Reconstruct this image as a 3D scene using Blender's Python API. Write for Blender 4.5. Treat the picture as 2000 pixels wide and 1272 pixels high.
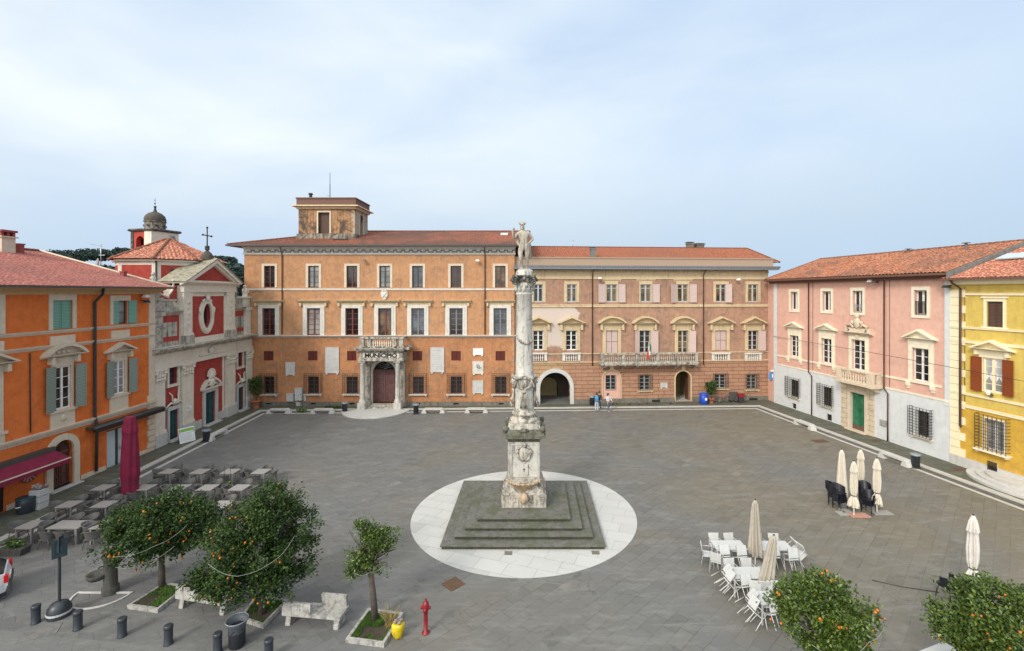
import bpy, bmesh, math, random
from mathutils import Vector, Matrix, noise
R = math.radians
random.seed(7)
for o in list(bpy.data.objects): bpy.data.objects.remove(o)
SC = bpy.context.scene; COL = SC.collection
# ---------------------------------------------------------------- camera
H, F, CX, H0 = 11.5, 930.0, 1040.0, 572.0
cd = bpy.data.cameras.new('camera'); cam = bpy.data.objects.new('camera', cd); COL.objects.link(cam)
cam.location = (0, 0, H); cam.rotation_euler = (R(90), 0, 0)
cd.sensor_width = 36; cd.lens = F/2000*36; cd.shift_x = -40/2000; cd.shift_y = -64/2000
cd.clip_start = .1; cd.clip_end = 5000
SC.camera = cam
# ---------------------------------------------------------------- sky and sun
SUN_EL, SUN_ROT = R(34), R(212)          # veiled sun, low behind the camera on the left
W = bpy.data.worlds.new('World'); SC.world = W; W.use_nodes = True
nt = W.node_tree; nt.nodes.clear()
def N(t, k, **kw):
    n = t.nodes.new(k)
    for a, v in kw.items():
        if a in n.bl_rna.properties: setattr(n, a, v)
        else: n.inputs[a].default_value = v
    return n
out = N(nt, 'ShaderNodeOutputWorld'); bg = N(nt, 'ShaderNodeBackground'); bg.inputs['Strength'].default_value = .078
sky = N(nt, 'ShaderNodeTexSky'); sky.sky_type = 'NISHITA'; sky.sun_disc = False
sky.sun_elevation = SUN_EL; sky.sun_rotation = SUN_ROT; sky.air_density = 1.0; sky.dust_density = 1.5
tc = N(nt, 'ShaderNodeTexCoord'); mp = N(nt, 'ShaderNodeMapping'); mp.inputs['Scale'].default_value = (1.1, 1.1, 3.0)
mp.inputs['Rotation'].default_value = (0, R(-14), 0)
nt.links.new(tc.outputs['Generated'], mp.inputs[0])
n1 = N(nt, 'ShaderNodeTexNoise', Scale=1.5, Detail=4.0, Roughness=.5, Distortion=.35)
nt.links.new(mp.outputs[0], n1.inputs[0])
cr = N(nt, 'ShaderNodeValToRGB'); cr.color_ramp.elements[0].position = .33; cr.color_ramp.elements[1].position = .66
cr.color_ramp.elements[0].color = (.2,.2,.2,1); cr.color_ramp.elements[1].color = (.97,.97,.97,1)
nt.links.new(n1.outputs[0], cr.inputs[0])
# thin high cloud: lighter towards the veiled sun on the left, grey-blue towards the horizon
sx = N(nt, 'ShaderNodeSeparateXYZ'); nt.links.new(tc.outputs['Generated'], sx.inputs[0])
r2 = N(nt, 'ShaderNodeMapRange'); r2.inputs['From Min'].default_value = -.7; r2.inputs['From Max'].default_value = .75
nt.links.new(sx.outputs['X'], r2.inputs['Value'])
cc = N(nt, 'ShaderNodeMix', data_type='RGBA'); cc.inputs[6].default_value = (9.0, 9.6, 9.8, 1); cc.inputs[7].default_value = (5.9, 7.25, 8.8, 1)
nt.links.new(r2.outputs[0], cc.inputs[0])
r3 = N(nt, 'ShaderNodeMapRange'); r3.inputs['From Min'].default_value = 0; r3.inputs['From Max'].default_value = .26
nt.links.new(sx.outputs['Z'], r3.inputs['Value'])
hz = N(nt, 'ShaderNodeMix', data_type='RGBA'); hz.inputs[6].default_value = (4.5, 5.8, 7.0, 1)
nt.links.new(r3.outputs[0], hz.inputs[0]); nt.links.new(cc.outputs[2], hz.inputs[7])
mx = N(nt, 'ShaderNodeMix', data_type='RGBA'); nt.links.new(cr.outputs[0], mx.inputs[0])
blu = N(nt, 'ShaderNodeMix', data_type='RGBA'); blu.inputs[0].default_value = .85; blu.inputs[7].default_value = (5.2, 6.8, 9.2, 1)
nt.links.new(sky.outputs[0], blu.inputs[6]); nt.links.new(blu.outputs[2], mx.inputs[6])
nt.links.new(hz.outputs[2], mx.inputs[7])
# broad glow round the veiled sun (behind the camera)
dt = N(nt, 'ShaderNodeVectorMath', operation='DOT_PRODUCT'); dt.inputs[1].default_value = (math.sin(SUN_ROT)*math.cos(SUN_EL), math.cos(SUN_ROT)*math.cos(SUN_EL), math.sin(SUN_EL)); nt.links.new(tc.outputs['Generated'], dt.inputs[0])
gl_ = N(nt, 'ShaderNodeMapRange', interpolation_type='SMOOTHSTEP'); gl_.inputs['From Min'].default_value = .15; gl_.inputs['From Max'].default_value = 1; gl_.inputs['To Min'].default_value = 1; gl_.inputs['To Max'].default_value = 2.6; nt.links.new(dt.outputs['Value'], gl_.inputs['Value'])
wm = N(nt, 'ShaderNodeMapRange'); wm.inputs['From Min'].default_value = 0; wm.inputs['From Max'].default_value = .5; nt.links.new(dt.outputs['Value'], wm.inputs['Value'])
wc = N(nt, 'ShaderNodeMix', data_type='RGBA', blend_type='MULTIPLY'); wc.inputs[7].default_value = (1.12, 1.0, .84, 1); nt.links.new(wm.outputs[0], wc.inputs[0]); nt.links.new(mx.outputs[2], wc.inputs[6])
vm = N(nt, 'ShaderNodeVectorMath', operation='SCALE'); nt.links.new(wc.outputs[2], vm.inputs[0]); nt.links.new(gl_.outputs[0], vm.inputs['Scale'])
nt.links.new(vm.outputs[0], bg.inputs[0]); nt.links.new(bg.outputs[0], out.inputs[0])
sd = bpy.data.lights.new('sun', 'SUN'); sun = bpy.data.objects.new('sun', sd); COL.objects.link(sun)
sd.energy = 1.5; sd.angle = R(12); sd.color = (1, .95, .87)
sa = SUN_ROT; sv = Vector((math.sin(sa)*math.cos(SUN_EL), math.cos(sa)*math.cos(SUN_EL), math.sin(SUN_EL)))
sun.rotation_euler = sv.to_track_quat('Z', 'Y').to_euler()
SC.view_settings.view_transform = 'Standard'; SC.view_settings.look = 'None'; SC.view_settings.exposure = 0.5; SC.view_settings.gamma = 1

# ---------------------------------------------------------------- projection helpers: a photo point on the ground / on a facade plane
def G(px, py, z=0):
    t = (H-z)*F/(py-H0); return ((px-CX)*t/F, t)
class Face:
    def __init__(s, p0, p1):
        s.p = Vector(p0); e = Vector(p1)-s.p; s.L = e.length; s.d = e/s.L; s.n = Vector((-s.d.y, s.d.x)); s.ang = math.atan2(s.d.y, s.d.x)
    def U(s, px, v=0):
        k = (px-CX)/F; return (k*(s.p.y+s.n.y*v)-s.p.x-s.n.x*v)/(s.d.x-k*s.d.y)
    def Y(s, px, v=0): return s.p.y+s.d.y*s.U(px, v)+s.n.y*v
    def Z(s, px, py, v=0): return H-(py-H0)*s.Y(px, v)/F
    def rect(s, x0, x1, yt, yb, v=0):
        c = (x0+x1)/2; return (s.U(x0, v), s.U(x1, v), s.Z(c, yb, v), s.Z(c, yt, v))
    def world(s, u, v=0): return (s.p.x+s.d.x*u+s.n.x*v, s.p.y+s.d.y*u+s.n.y*v)

# ---------------------------------------------------------------- materials
MATS = {}
def newmat(name):
    m = bpy.data.materials.new(name); m.use_nodes = True; MATS[name] = m
    t = m.node_tree; b = t.nodes['Principled BSDF']; return m, t, b
def ramp(t, src, p0, p1, c0=(0,0,0,1), c1=(1,1,1,1)):
    r = N(t, 'ShaderNodeValToRGB'); e = r.color_ramp.elements
    e[0].position = p0; e[1].position = p1; e[0].color = c0; e[1].color = c1
    t.links.new(src, r.inputs[0]); return r.outputs[0]
def mix(t, fac, a, b, bt='MIX'):
    m = N(t, 'ShaderNodeMix', data_type='RGBA', blend_type=bt)
    for i, v in ((0, fac), (6, a), (7, b)):
        if isinstance(v, (int, float)): m.inputs[i].default_value = v
        elif isinstance(v, (tuple, list)): m.inputs[i].default_value = (*v[:3], 1)
        else: t.links.new(v, m.inputs[i])
    return m.outputs[2]
def coord(t, scale=(1,1,1), kind='Object', rot=(0,0,0), loc=(0,0,0)):
    c = N(t, 'ShaderNodeTexCoord'); mp = N(t, 'ShaderNodeMapping'); mp.inputs['Scale'].default_value = scale
    mp.inputs['Rotation'].default_value = rot; mp.inputs['Location'].default_value = loc
    t.links.new(c.outputs[kind], mp.inputs[0]); return mp.outputs[0]
def noi(t, vec, s, det=4, rough=.6, dist=0):
    n = N(t, 'ShaderNodeTexNoise', Scale=s, Detail=float(det), Roughness=rough, Distortion=float(dist)); t.links.new(vec, n.inputs[0]); return n.outputs[0]
def bump(t, b, src, s=.3, d=.02):
    n = N(t, 'ShaderNodeBump', Strength=s, Distance=d); t.links.new(src, n.inputs['Height']); t.links.new(n.outputs[0], b.inputs['Normal'])
def flat(name, col, rough=.7, var=.15, scale=6, metal=0, bmp=.1, spec=None):
    m, t, b = newmat(name); c = coord(t)
    n = noi(t, c, scale); v = ramp(t, n, .3, .7, tuple(x*(1-var) for x in col)+(1,), tuple(min(1,x*(1+var)) for x in col)+(1,))
    t.links.new(v, b.inputs['Base Color']); b.inputs['Roughness'].default_value = rough; b.inputs['Metallic'].default_value = metal
    if bmp: bump(t, b, n, bmp, .01)
    if spec is not None: b.inputs['Specular IOR Level'].default_value = spec
    return m
def plaster(name, col, dark=None, dirt=(.12,.1,.08), dirt_amt=.35, dpos=.5, dscale=1.1, patch=None, patch_box=None, low_dirt=0, rough=.9, streak=.5, var=.18):
    """old painted render: large blotches, vertical run-off streaks, small grain, optional bare patches"""
    m, t, b = newmat(name); c = coord(t); dark = dark or tuple(x*(1-var*1.6) for x in col)
    big = noi(t, c, .35, 5, .6, .6); base = mix(t, ramp(t, big, .35, .65), dark, col)
    mid = noi(t, c, 2.2, 6, .65); base = mix(t, ramp(t, mid, .35, .75), base, tuple(min(1, x*1.12+.01) for x in col))
    sc = coord(t, (5, 5, .35)); st = noi(t, sc, 1.0, 4, .6); base = mix(t, mix(t, 1.0, ramp(t, st, dpos-.02, dpos+.2), (streak*dirt_amt,)*3, 'MULTIPLY'), base, dirt)
    sp = noi(t, c, dscale, 8, .75, 1.0); base = mix(t, mix(t, 1.0, ramp(t, sp, dpos+.02, dpos+.16), (dirt_amt,)*3, 'MULTIPLY'), base, dirt)
    if patch:
        px = N(t, 'ShaderNodeSeparateXYZ'); t.links.new(coord(t), px.inputs[0])
        u0, u1, z0, z1 = patch_box
        def band(o, a, bb, s):
            mr = N(t, 'ShaderNodeMapRange'); mr.inputs['From Min'].default_value = a-s; mr.inputs['From Max'].default_value = a+s; t.links.new(px.outputs[o], mr.inputs['Value'])
            m2 = N(t, 'ShaderNodeMapRange'); m2.inputs['From Min'].default_value = bb+s; m2.inputs['From Max'].default_value = bb-s; t.links.new(px.outputs[o], m2.inputs['Value'])
            mm = N(t, 'ShaderNodeMath', operation='MULTIPLY'); t.links.new(mr.outputs[0], mm.inputs[0]); t.links.new(m2.outputs[0], mm.inputs[1]); return mm.outputs[0]
        q = N(t, 'ShaderNodeMath', operation='MULTIPLY'); t.links.new(band('X', u0, u1, .8), q.inputs[0]); t.links.new(band('Z', z0, z1, .6), q.inputs[1])
        ad = N(t, 'ShaderNodeMath', operation='ADD'); t.links.new(q.outputs[0], ad.inputs[0]); t.links.new(ramp(t, noi(t, c, .9, 8, .8, .5), .3, .7), ad.inputs[1])
        base = mix(t, ramp(t, ad.outputs[0], .98, 1.04), base, patch)
    t.links.new(base, b.inputs['Base Color']); b.inputs['Roughness'].default_value = rough; b.inputs['Specular IOR Level'].default_value = .2
    bump(t, b, noi(t, c, 9, 6, .7), .25, .02)
    return m
def rustic(name, c1, c2, joint, w=1.1, h=.42, c_left=None, ux=0):
    m, t, b = newmat(name); cs = N(t, 'ShaderNodeTexCoord'); s = N(t, 'ShaderNodeSeparateXYZ'); t.links.new(cs.outputs['Object'], s.inputs[0])
    cb = N(t, 'ShaderNodeCombineXYZ'); t.links.new(s.outputs['X'], cb.inputs[0]); t.links.new(s.outputs['Z'], cb.inputs[1])
    br = N(t, 'ShaderNodeTexBrick', Scale=1.0); br.inputs['Brick Width'].default_value = w; br.inputs['Row Height'].default_value = h
    br.inputs['Mortar Size'].default_value = .018; br.inputs['Mortar Smooth'].default_value = .3
    br.inputs['Color1'].default_value = (*c1, 1); br.inputs['Color2'].default_value = (*c2, 1); br.inputs['Mortar'].default_value = (*joint, 1)
    t.links.new(cb.outputs[0], br.inputs[0]); col = br.outputs[0]
    c = coord(t)
    if c_left:
        mr = N(t, 'ShaderNodeMapRange'); mr.inputs['From Min'].default_value = ux+.5; mr.inputs['From Max'].default_value = ux-.5; t.links.new(s.outputs['X'], mr.inputs['Value'])
        ad = N(t, 'ShaderNodeMath', operation='MULTIPLY'); t.links.new(mr.outputs[0], ad.inputs[0]); ad.inputs[1].default_value = .8
        col = mix(t, ad.outputs[0], col, mix(t, .35, c_left, col))
        inv = N(t, 'ShaderNodeMath', operation='MULTIPLY'); t.links.new(br.outputs['Fac'], inv.inputs[0]); inv.inputs[1].default_value = .8
        col = mix(t, inv.outputs[0], col, joint)
    col = mix(t, ramp(t, noi(t, c, 1.2, 8, .75), .5, .75), col, tuple(x*.6 for x in c1))
    t.links.new(col, b.inputs['Base Color']); b.inputs['Roughness'].default_value = .9; b.inputs['Specular IOR Level'].default_value = .2
    iv = N(t, 'ShaderNodeMath', operation='SUBTRACT'); iv.inputs[0].default_value = 1; t.links.new(br.outputs['Fac'], iv.inputs[1]); bump(t, b, iv.outputs[0], .9, .05)
    return m
def tiles(name, c1, c2, c3, bigdark=(.1,.06,.05), w=.25, amt=.6, pos=.55):
    m, t, b = newmat(name); c = coord(t, kind='UV')
    br = N(t, 'ShaderNodeTexBrick', Scale=1.0, offset=.0); br.inputs['Brick Width'].default_value = w; br.inputs['Row Height'].default_value = .42
    br.inputs['Mortar Size'].default_value = .02; br.inputs['Mortar Smooth'].default_value = .6; br.inputs['Bias'].default_value = -.1
    br.inputs['Color1'].default_value = (*c1, 1); br.inputs['Color2'].default_value = (*c2, 1); br.inputs['Mortar'].default_value = (*[x*.35 for x in c1], 1)
    t.links.new(c, br.inputs[0]); o = coord(t)
    wn = N(t, 'ShaderNodeTexNoise', Scale=6.0, Detail=2.0); t.links.new(c, wn.inputs[0])
    col = mix(t, ramp(t, wn.outputs[0], .45, .7), br.outputs[0], c3)
    col = mix(t, mix(t, 1.0, ramp(t, noi(t, o, .22, 4, .6, .8), pos-.12, pos+.12), (amt,)*3, 'MULTIPLY'), col, bigdark)
    col = mix(t, mix(t, 1.0, ramp(t, noi(t, o, 2.5, 8, .8), .55, .8), (.5,)*3, 'MULTIPLY'), col, bigdark)
    t.links.new(col, b.inputs['Base Color']); b.inputs['Roughness'].default_value = .85; b.inputs['Specular IOR Level'].default_value = .25
    iv = N(t, 'ShaderNodeMath', operation='SUBTRACT'); iv.inputs[0].default_value = 1; t.links.new(br.outputs['Fac'], iv.inputs[1]); bump(t, b, iv.outputs[0], .6, .05)
    return m
def stone(name, col, grime=(.08,.08,.07), amt=.6, scale=1.2, pos=.55, rough=.75, moss=None, streak=True):
    """weathered marble / limestone with black crust and run-off"""
    m, t, b = newmat(name); c = coord(t)
    base = mix(t, ramp(t, noi(t, c, 3, 6, .6), .3, .7), tuple(x*.82 for x in col), col)
    if streak: base = mix(t, mix(t, 1.0, ramp(t, noi(t, coord(t, (4, 4, .5)), scale, 5, .7), pos-.02, pos+.2), (amt,)*3, 'MULTIPLY'), base, grime)
    base = mix(t, mix(t, 1.0, ramp(t, noi(t, c, scale*2.3, 9, .8, .6), pos, pos+.15), (amt,)*3, 'MULTIPLY'), base, grime)
    if moss: base = mix(t, ramp(t, noi(t, c, scale*.9, 7, .75, .5), .46, .62), base, moss)
    t.links.new(base, b.inputs['Base Color']); b.inputs['Roughness'].default_value = rough; b.inputs['Specular IOR Level'].default_value = .3
    bump(t, b, noi(t, c, 12, 6, .7), .35, .02); return m
def glassy(name, c0, c1, rough=.08, scale=.6):
    m, t, b = newmat(name); v = ramp(t, noi(t, coord(t), scale, 3, .6), .4, .6, (*c0, 1), (*c1, 1)); t.links.new(v, b.inputs['Base Color'])
    b.inputs['Roughness'].default_value = rough; b.inputs['Specular IOR Level'].default_value = .6
    bump(t, b, noi(t, coord(t), .8, 2, .5), .15, .05); return m
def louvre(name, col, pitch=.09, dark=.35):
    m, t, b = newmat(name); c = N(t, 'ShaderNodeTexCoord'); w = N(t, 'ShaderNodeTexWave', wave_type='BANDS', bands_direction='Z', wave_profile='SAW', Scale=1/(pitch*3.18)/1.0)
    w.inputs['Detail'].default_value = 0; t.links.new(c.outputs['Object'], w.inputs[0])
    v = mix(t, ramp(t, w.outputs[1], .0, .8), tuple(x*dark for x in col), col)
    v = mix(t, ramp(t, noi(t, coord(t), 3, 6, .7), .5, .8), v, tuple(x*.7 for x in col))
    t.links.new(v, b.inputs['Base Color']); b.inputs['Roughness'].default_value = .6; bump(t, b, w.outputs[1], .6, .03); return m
# ---------------------------------------------------------------- mesh building
class MB:
    def __init__(s): s.v = []; s.f = []; s.uv = None; s.smooth = set()
    def add(s, vs, fs, sm=False):
        o = len(s.v); s.v += [tuple(v) for v in vs]; k = len(s.f); s.f += [tuple(o+i for i in f) for f in fs]
        if sm: s.smooth.update(range(k, len(s.f)))
        return s
    def box(s, x0, x1, y0, y1, z0, z1):
        return s.add([(x0,y0,z0),(x1,y0,z0),(x1,y1,z0),(x0,y1,z0),(x0,y0,z1),(x1,y0,z1),(x1,y1,z1),(x0,y1,z1)],
                     [(0,3,2,1),(4,5,6,7),(0,1,5,4),(1,2,6,5),(2,3,7,6),(3,0,4,7)])
    def tbox(s, c, sx, sy, z0, z1, top=.8, topy=None):
        ty = top if topy is None else topy; x, y = c; a, b = sx/2, sy/2
        return s.add([(x-a,y-b,z0),(x+a,y-b,z0),(x+a,y+b,z0),(x-a,y+b,z0),(x-a*top,y-b*ty,z1),(x+a*top,y-b*ty,z1),(x+a*top,y+b*ty,z1),(x-a*top,y+b*ty,z1)],
                     [(0,3,2,1),(4,5,6,7),(0,1,5,4),(1,2,6,5),(2,3,7,6),(3,0,4,7)])
    def prism_y(s, pts, y0, y1):      # outline in (x,z), thickness along y
        n = len(pts); return s.add([(x,y0,z) for x,z in pts]+[(x,y1,z) for x,z in pts],
              [tuple(range(n)), tuple(range(2*n-1, n-1, -1))]+[(i,(i+1)%n+0,(i+1)%n+n,i+n)[::-1] for i in range(n)])
    def prism_x(s, pts, x0, x1):      # outline in (y,z), length along x
        n = len(pts); return s.add([(x0,y,z) for y,z in pts]+[(x1,y,z) for y,z in pts],
              [tuple(range(n))[::-1], tuple(range(n, 2*n))]+[(i,(i+1)%n,(i+1)%n+n,i+n) for i in range(n)])
    def prism_z(s, pts, z0, z1):
        n = len(pts); return s.add([(x,y,z0) for x,y in pts]+[(x,y,z1) for x,y in pts],
              [tuple(range(n))[::-1], tuple(range(n, 2*n))]+[(i,(i+1)%n,(i+1)%n+n,i+n) for i in range(n)])
    def lathe(s, prof, cx=0, cy=0, n=16, sm=True, sy=1, cap=True):
        vs = []; m = len(prof)
        for r, z in prof: vs += [(cx+r*math.cos(2*math.pi*i/n), cy+sy*r*math.sin(2*math.pi*i/n), z) for i in range(n)]
        fs = [(j*n+i, j*n+(i+1)%n, (j+1)*n+(i+1)%n, (j+1)*n+i) for j in range(m-1) for i in range(n)]
        s.add(vs, fs, sm)
        if cap: s.add(vs[:n], [tuple(range(n))[::-1]]); s.add(vs[-n:], [tuple(range(n))])
        return s
    def cyl(s, cx, cy, z0, z1, r, r1=None, n=12): return s.lathe([(r, z0), (r if r1 is None else r1, z1)], cx, cy, n)
    def tube(s, pts, r, n=6, r1=None):
        pts = [Vector(p) for p in pts]; m = len(pts); vs = []; up = Vector((0,0,1))
        for k, p in enumerate(pts):
            d = (pts[min(k+1, m-1)]-pts[max(k-1, 0)]).normalized(); a = d.cross(up)
            if a.length < .05: a = d.cross(Vector((0,1,0)))
            a.normalize(); b = a.cross(d); rr = r if r1 is None else r+(r1-r)*k/(m-1)
            vs += [p+a*rr*math.cos(2*math.pi*i/n)+b*rr*math.sin(2*math.pi*i/n) for i in range(n)]
        fs = [(j*n+i, j*n+(i+1)%n, (j+1)*n+(i+1)%n, (j+1)*n+i) for j in range(m-1) for i in range(n)]
        fs += [tuple(range(n))[::-1], tuple(range((m-1)*n, m*n))]
        return s.add(vs, fs, True)
    def ball(s, c, rx, ry=None, rz=None, n=10, m=6, jit=0):
        ry = ry or rx; rz = rz or rx; vs = [(c[0], c[1], c[2]-rz)]
        for j in range(1, m):
            a = math.pi*j/m-math.pi/2
            for i in range(n):
                q = 1+random.uniform(-jit, jit); b = 2*math.pi*i/n
                vs.append((c[0]+rx*q*math.cos(a)*math.cos(b), c[1]+ry*q*math.cos(a)*math.sin(b), c[2]+rz*q*math.sin(a)))
        vs.append((c[0], c[1], c[2]+rz)); L = len(vs)-1
        fs = [(0, 1+(i+1)%n, 1+i) for i in range(n)]+[(1+j*n+i, 1+j*n+(i+1)%n, 1+(j+1)*n+(i+1)%n, 1+(j+1)*n+i) for j in range(m-2) for i in range(n)]
        fs += [(1+(m-2)*n+i, 1+(m-2)*n+(i+1)%n, L) for i in range(n)]
        return s.add(vs, fs, True)
    def xf(s, M, start=0):
        s.v = s.v[:start]+[tuple(M @ Vector(v)) for v in s.v[start:]]; return s
    def build(s, name, mat, parent=None, loc=None, fix=True):
        me = bpy.data.meshes.new(name); me.from_pydata(s.v, [], s.f)
        if s.uv:
            l = me.uv_layers.new(name='UVMap')
            for i, lp in enumerate(me.loops): l.data[i].uv = s.uv[lp.vertex_index]
        if s.smooth: me.polygons.foreach_set('use_smooth', [i in s.smooth for i in range(len(me.polygons))])
        if fix and not s.uv and len(s.f) < 4000:
            bm = bmesh.new(); bm.from_mesh(me); bmesh.ops.recalc_face_normals(bm, faces=bm.faces); bm.to_mesh(me); bm.free()
        me.materials.append(mat if not isinstance(mat, str) else MATS[mat])
        o = bpy.data.objects.new(name, me); COL.objects.link(o)
        if parent: o.parent = parent
        if loc: o.location = loc
        return o
def tag(o, label=None, cat=None, group=None, kind=None):
    for k, v in (('label', label), ('category', cat), ('group', group), ('kind', kind)):
        if v: o[k] = v
    return o
def thing(name, label, cat, loc=(0,0,0), rz=0, group=None):
    o = bpy.data.objects.new(name, None); COL.objects.link(o); o.location = loc; o.rotation_euler = (0, 0, rz); o.empty_display_size = .3
    return tag(o, label, cat, group)
def kids(o): return [c for c in ALLK.get(o.name, [])]
ALLK = {}
def snapshot(root):          # remember the children of a finished prototype
    def rec(o):
        ALLK[o.name] = [c for c in bpy.data.objects if c.parent == o]
        for c in ALLK[o.name]: rec(c)
    rec(root); return root
def dup(root, loc, rz=0, label=None, group=None, rot=None, scale=None):
    def rec(o, par):
        c = o.copy(); COL.objects.link(c)
        if par: c.parent = par
        for k in ALLK.get(o.name, []): rec(k, c)
        return c
    r = rec(root, None); r.location = loc; r.rotation_euler = rot if rot else (0, 0, rz)
    if scale: r.scale = (scale,)*3 if isinstance(scale, (int, float)) else scale
    if label: r['label'] = label
    if group: r['group'] = group
    return r
class Proto:                 # the first placing moves the prototype itself, the later ones copy it
    def __init__(s, root): s.root = snapshot(root); s.used = False
    def put(s, loc, rz=0, label=None, group=None, rot=None, scale=1):
        r = s.root
        if s.used: return dup(r, loc, rz, label, group, rot, scale)
        s.used = True; r.location = loc; r.rotation_euler = rot if rot else (0, 0, rz); r.scale = (scale,)*3 if isinstance(scale, (int, float)) else scale
        if label: r['label'] = label
        if group: r['group'] = group
        return r

# ---------------------------------------------------------------- architecture
def arc(cx, zs, r, n=12, a0=math.pi, a1=0, rz=None):
    rz = rz or r; return [(cx+r*math.cos(a0+(a1-a0)*i/n), zs+rz*math.sin(a0+(a1-a0)*i/n)) for i in range(n+1)]
def wall(mb, u0, u1, z0, z1, holes, y=0, rev=.25):
    """front sheet at y with real openings; hole = (a,b,c,d) or (a,b,c,d,'arch') or with its own reveal depth as 6th item"""
    us = sorted({u0, u1, *[h[0] for h in holes], *[h[1] for h in holes]}); zs = sorted({z0, z1, *[h[2] for h in holes], *[h[3] for h in holes]})
    us = [u for u in us if u0 <= u <= u1]; zs = [z for z in zs if z0 <= z <= z1]
    for i in range(len(us)-1):
        for j in range(len(zs)-1):
            cu, cz = (us[i]+us[i+1])/2, (zs[j]+zs[j+1])/2
            if any(h[0] < cu < h[1] and h[2] < cz < h[3] for h in holes): continue
            mb.add([(us[i],y,zs[j]),(us[i+1],y,zs[j]),(us[i+1],y,zs[j+1]),(us[i],y,zs[j+1])], [(0,1,2,3)])
    for h in holes:
        a, b, c, d = h[:4]; rv = h[5] if len(h) > 5 else rev; y1 = y+rv
        if len(h) > 4 and h[4] == 'arch':
            r = (b-a)/2; zsn = d-r; P = arc((a+b)/2, zsn, r, 14)
            for side, cor in ((P[:8], (a, d)), (P[7:], (b, d))):
                for q in range(len(side)-1): mb.add([(cor[0],y,cor[1]),(side[q][0],y,side[q][1]),(side[q+1][0],y,side[q+1][1])], [(0,1,2)])
            L = [(a, c), *P, (b, c)]
        else: L = [(a, c), (a, d), (b, d), (b, c)]
        for q in range(len(L)-1): mb.add([(L[q][0],y,L[q][1]),(L[q+1][0],y,L[q+1][1]),(L[q+1][0],y1,L[q+1][1]),(L[q][0],y1,L[q][1])], [(0,1,2,3)])
        mb.add([(a,y,c),(b,y,c),(b,y1,c),(a,y1,c)], [(0,1,2,3)])
    return mb
def cornice(mb, u0, u1, z0, z1, p, y=0, ends=True, shape='cyma'):
    """moulding: outline stepping outwards to p at the top"""
    h = z1-z0
    if shape == 'band': pts = [(y, z0), (y-p*.8, z0+h*.12), (y-p*.8, z0+h*.7), (y-p, z0+h*.75), (y-p, z1), (y, z1)]
    else: pts = [(y, z0), (y-p*.18, z0), (y-p*.22, z0+h*.22), (y-p*.45, z0+h*.3), (y-p*.5, z0+h*.5), (y-p*.85, z0+h*.6), (y-p*.9, z0+h*.8), (y-p, z0+h*.86), (y-p, z1), (y, z1)]
    return mb.prism_x(pts, u0, u1)
def frame_ring(mb, a, b, c, d, w, y0, y1, bottom=True, wt=None):
    wt = wt or w
    mb.box(a-w, a, y0, y1, c, d); mb.box(b, b+w, y0, y1, c, d); mb.box(a-w, b+w, y0, y1, d, d+wt)
    if bottom: mb.box(a-w, b+w, y0, y1, c-w, c)
    return mb
def arch_ring(mb, a, b, c, d, w, y0, y1, n=14):
    """flat band round an arched opening (a,b wide, foot c, crown d)"""
    r = (b-a)/2; zs = d-r; cx = (a+b)/2; I = arc(cx, zs, r, n); O = arc(cx, zs, r+w, n)
    mb.box(a-w, a, y0, y1, c, zs); mb.box(b, b+w, y0, y1, c, zs)
    for q in range(n): mb.prism_y([I[q], O[q], O[q+1], I[q+1]], y0, y1)
    return mb
def tri_ped(mb, a, b, z0, z1, p, y=0, t=.14):
    """triangular pediment: base moulding, two raking mouldings, tympanum"""
    cx = (a+b)/2; cornice(mb, a, b, z0, z0+t, p, y)
    mb.prism_y([(a+t, z0+t), (b-t, z0+t), (cx, z1-t)], y-.06, y)
    for sgn in (-1, 1):
        e = a if sgn < 0 else b
        mb.prism_y([(e, z0+t), (e-sgn*t*1.6, z0+t), (cx, z1-t*1.1), (cx, z1)], y-p, y)
    return mb
def seg_ped(mb, a, b, z0, z1, p, y=0, t=.14, n=12):
    cx = (a+b)/2; cornice(mb, a, b, z0, z0+t, p, y); h = z1-z0-t; r = (b-a)/2; rad = (r*r+h*h)/(2*h); zc = z1-rad; th = math.asin(min(1, r/rad))
    O = [(cx+rad*math.sin(-th+2*th*i/n), zc+rad*math.cos(-th+2*th*i/n)) for i in range(n+1)]
    I = [(cx+(rad-t)*math.sin((-th+2*th*i/n)*.95), max(z0+t, zc+(rad-t)*math.cos((-th+2*th*i/n)*.95))) for i in range(n+1)]
    for q in range(n): mb.prism_y([I[q], O[q], O[q+1], I[q+1]], y-p, y)
    mb.prism_y(I, y-.06, y); return mb
def window(B, r, fm='frame_brown', pm='glass_dark', depth=.2, cols=2, rows=3, fw=.06, mull=.1, label=None, name='window', arch=False):
    """casement: timber frame mesh (the part) with its pane as a sub-part"""
    a, b, c, d = r; m = MB(); y0, y1 = depth-.07, depth
    m.box(a, a+fw, y0, y1, c, d); m.box(b-fw, b, y0, y1, c, d); m.box(a+fw, b-fw, y0, y1, d-fw, d); m.box(a+fw, b-fw, y0, y1, c, c+fw*1.4)
    if cols > 1:
        for i in range(1, cols): x = a+(b-a)*i/cols; m.box(x-mull/2, x+mull/2, y0-.01, y1, c+fw*1.4, d-fw)
    for j in range(1, rows):
        z = c+(d-c)*j/rows
        for i in range(cols):
            xa = a+(b-a)*i/cols+(fw if i == 0 else mull/2); xb = a+(b-a)*(i+1)/cols-(fw if i == cols-1 else mull/2); m.box(xa, xb, y0+.02, y1, z-.02, z+.02)
    w = m.build(name, fm, B)
    if label: w['label'] = label
    MB().box(a, b, y1-.02, y1+.02, c, d).build('pane', pm, w); return w
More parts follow.
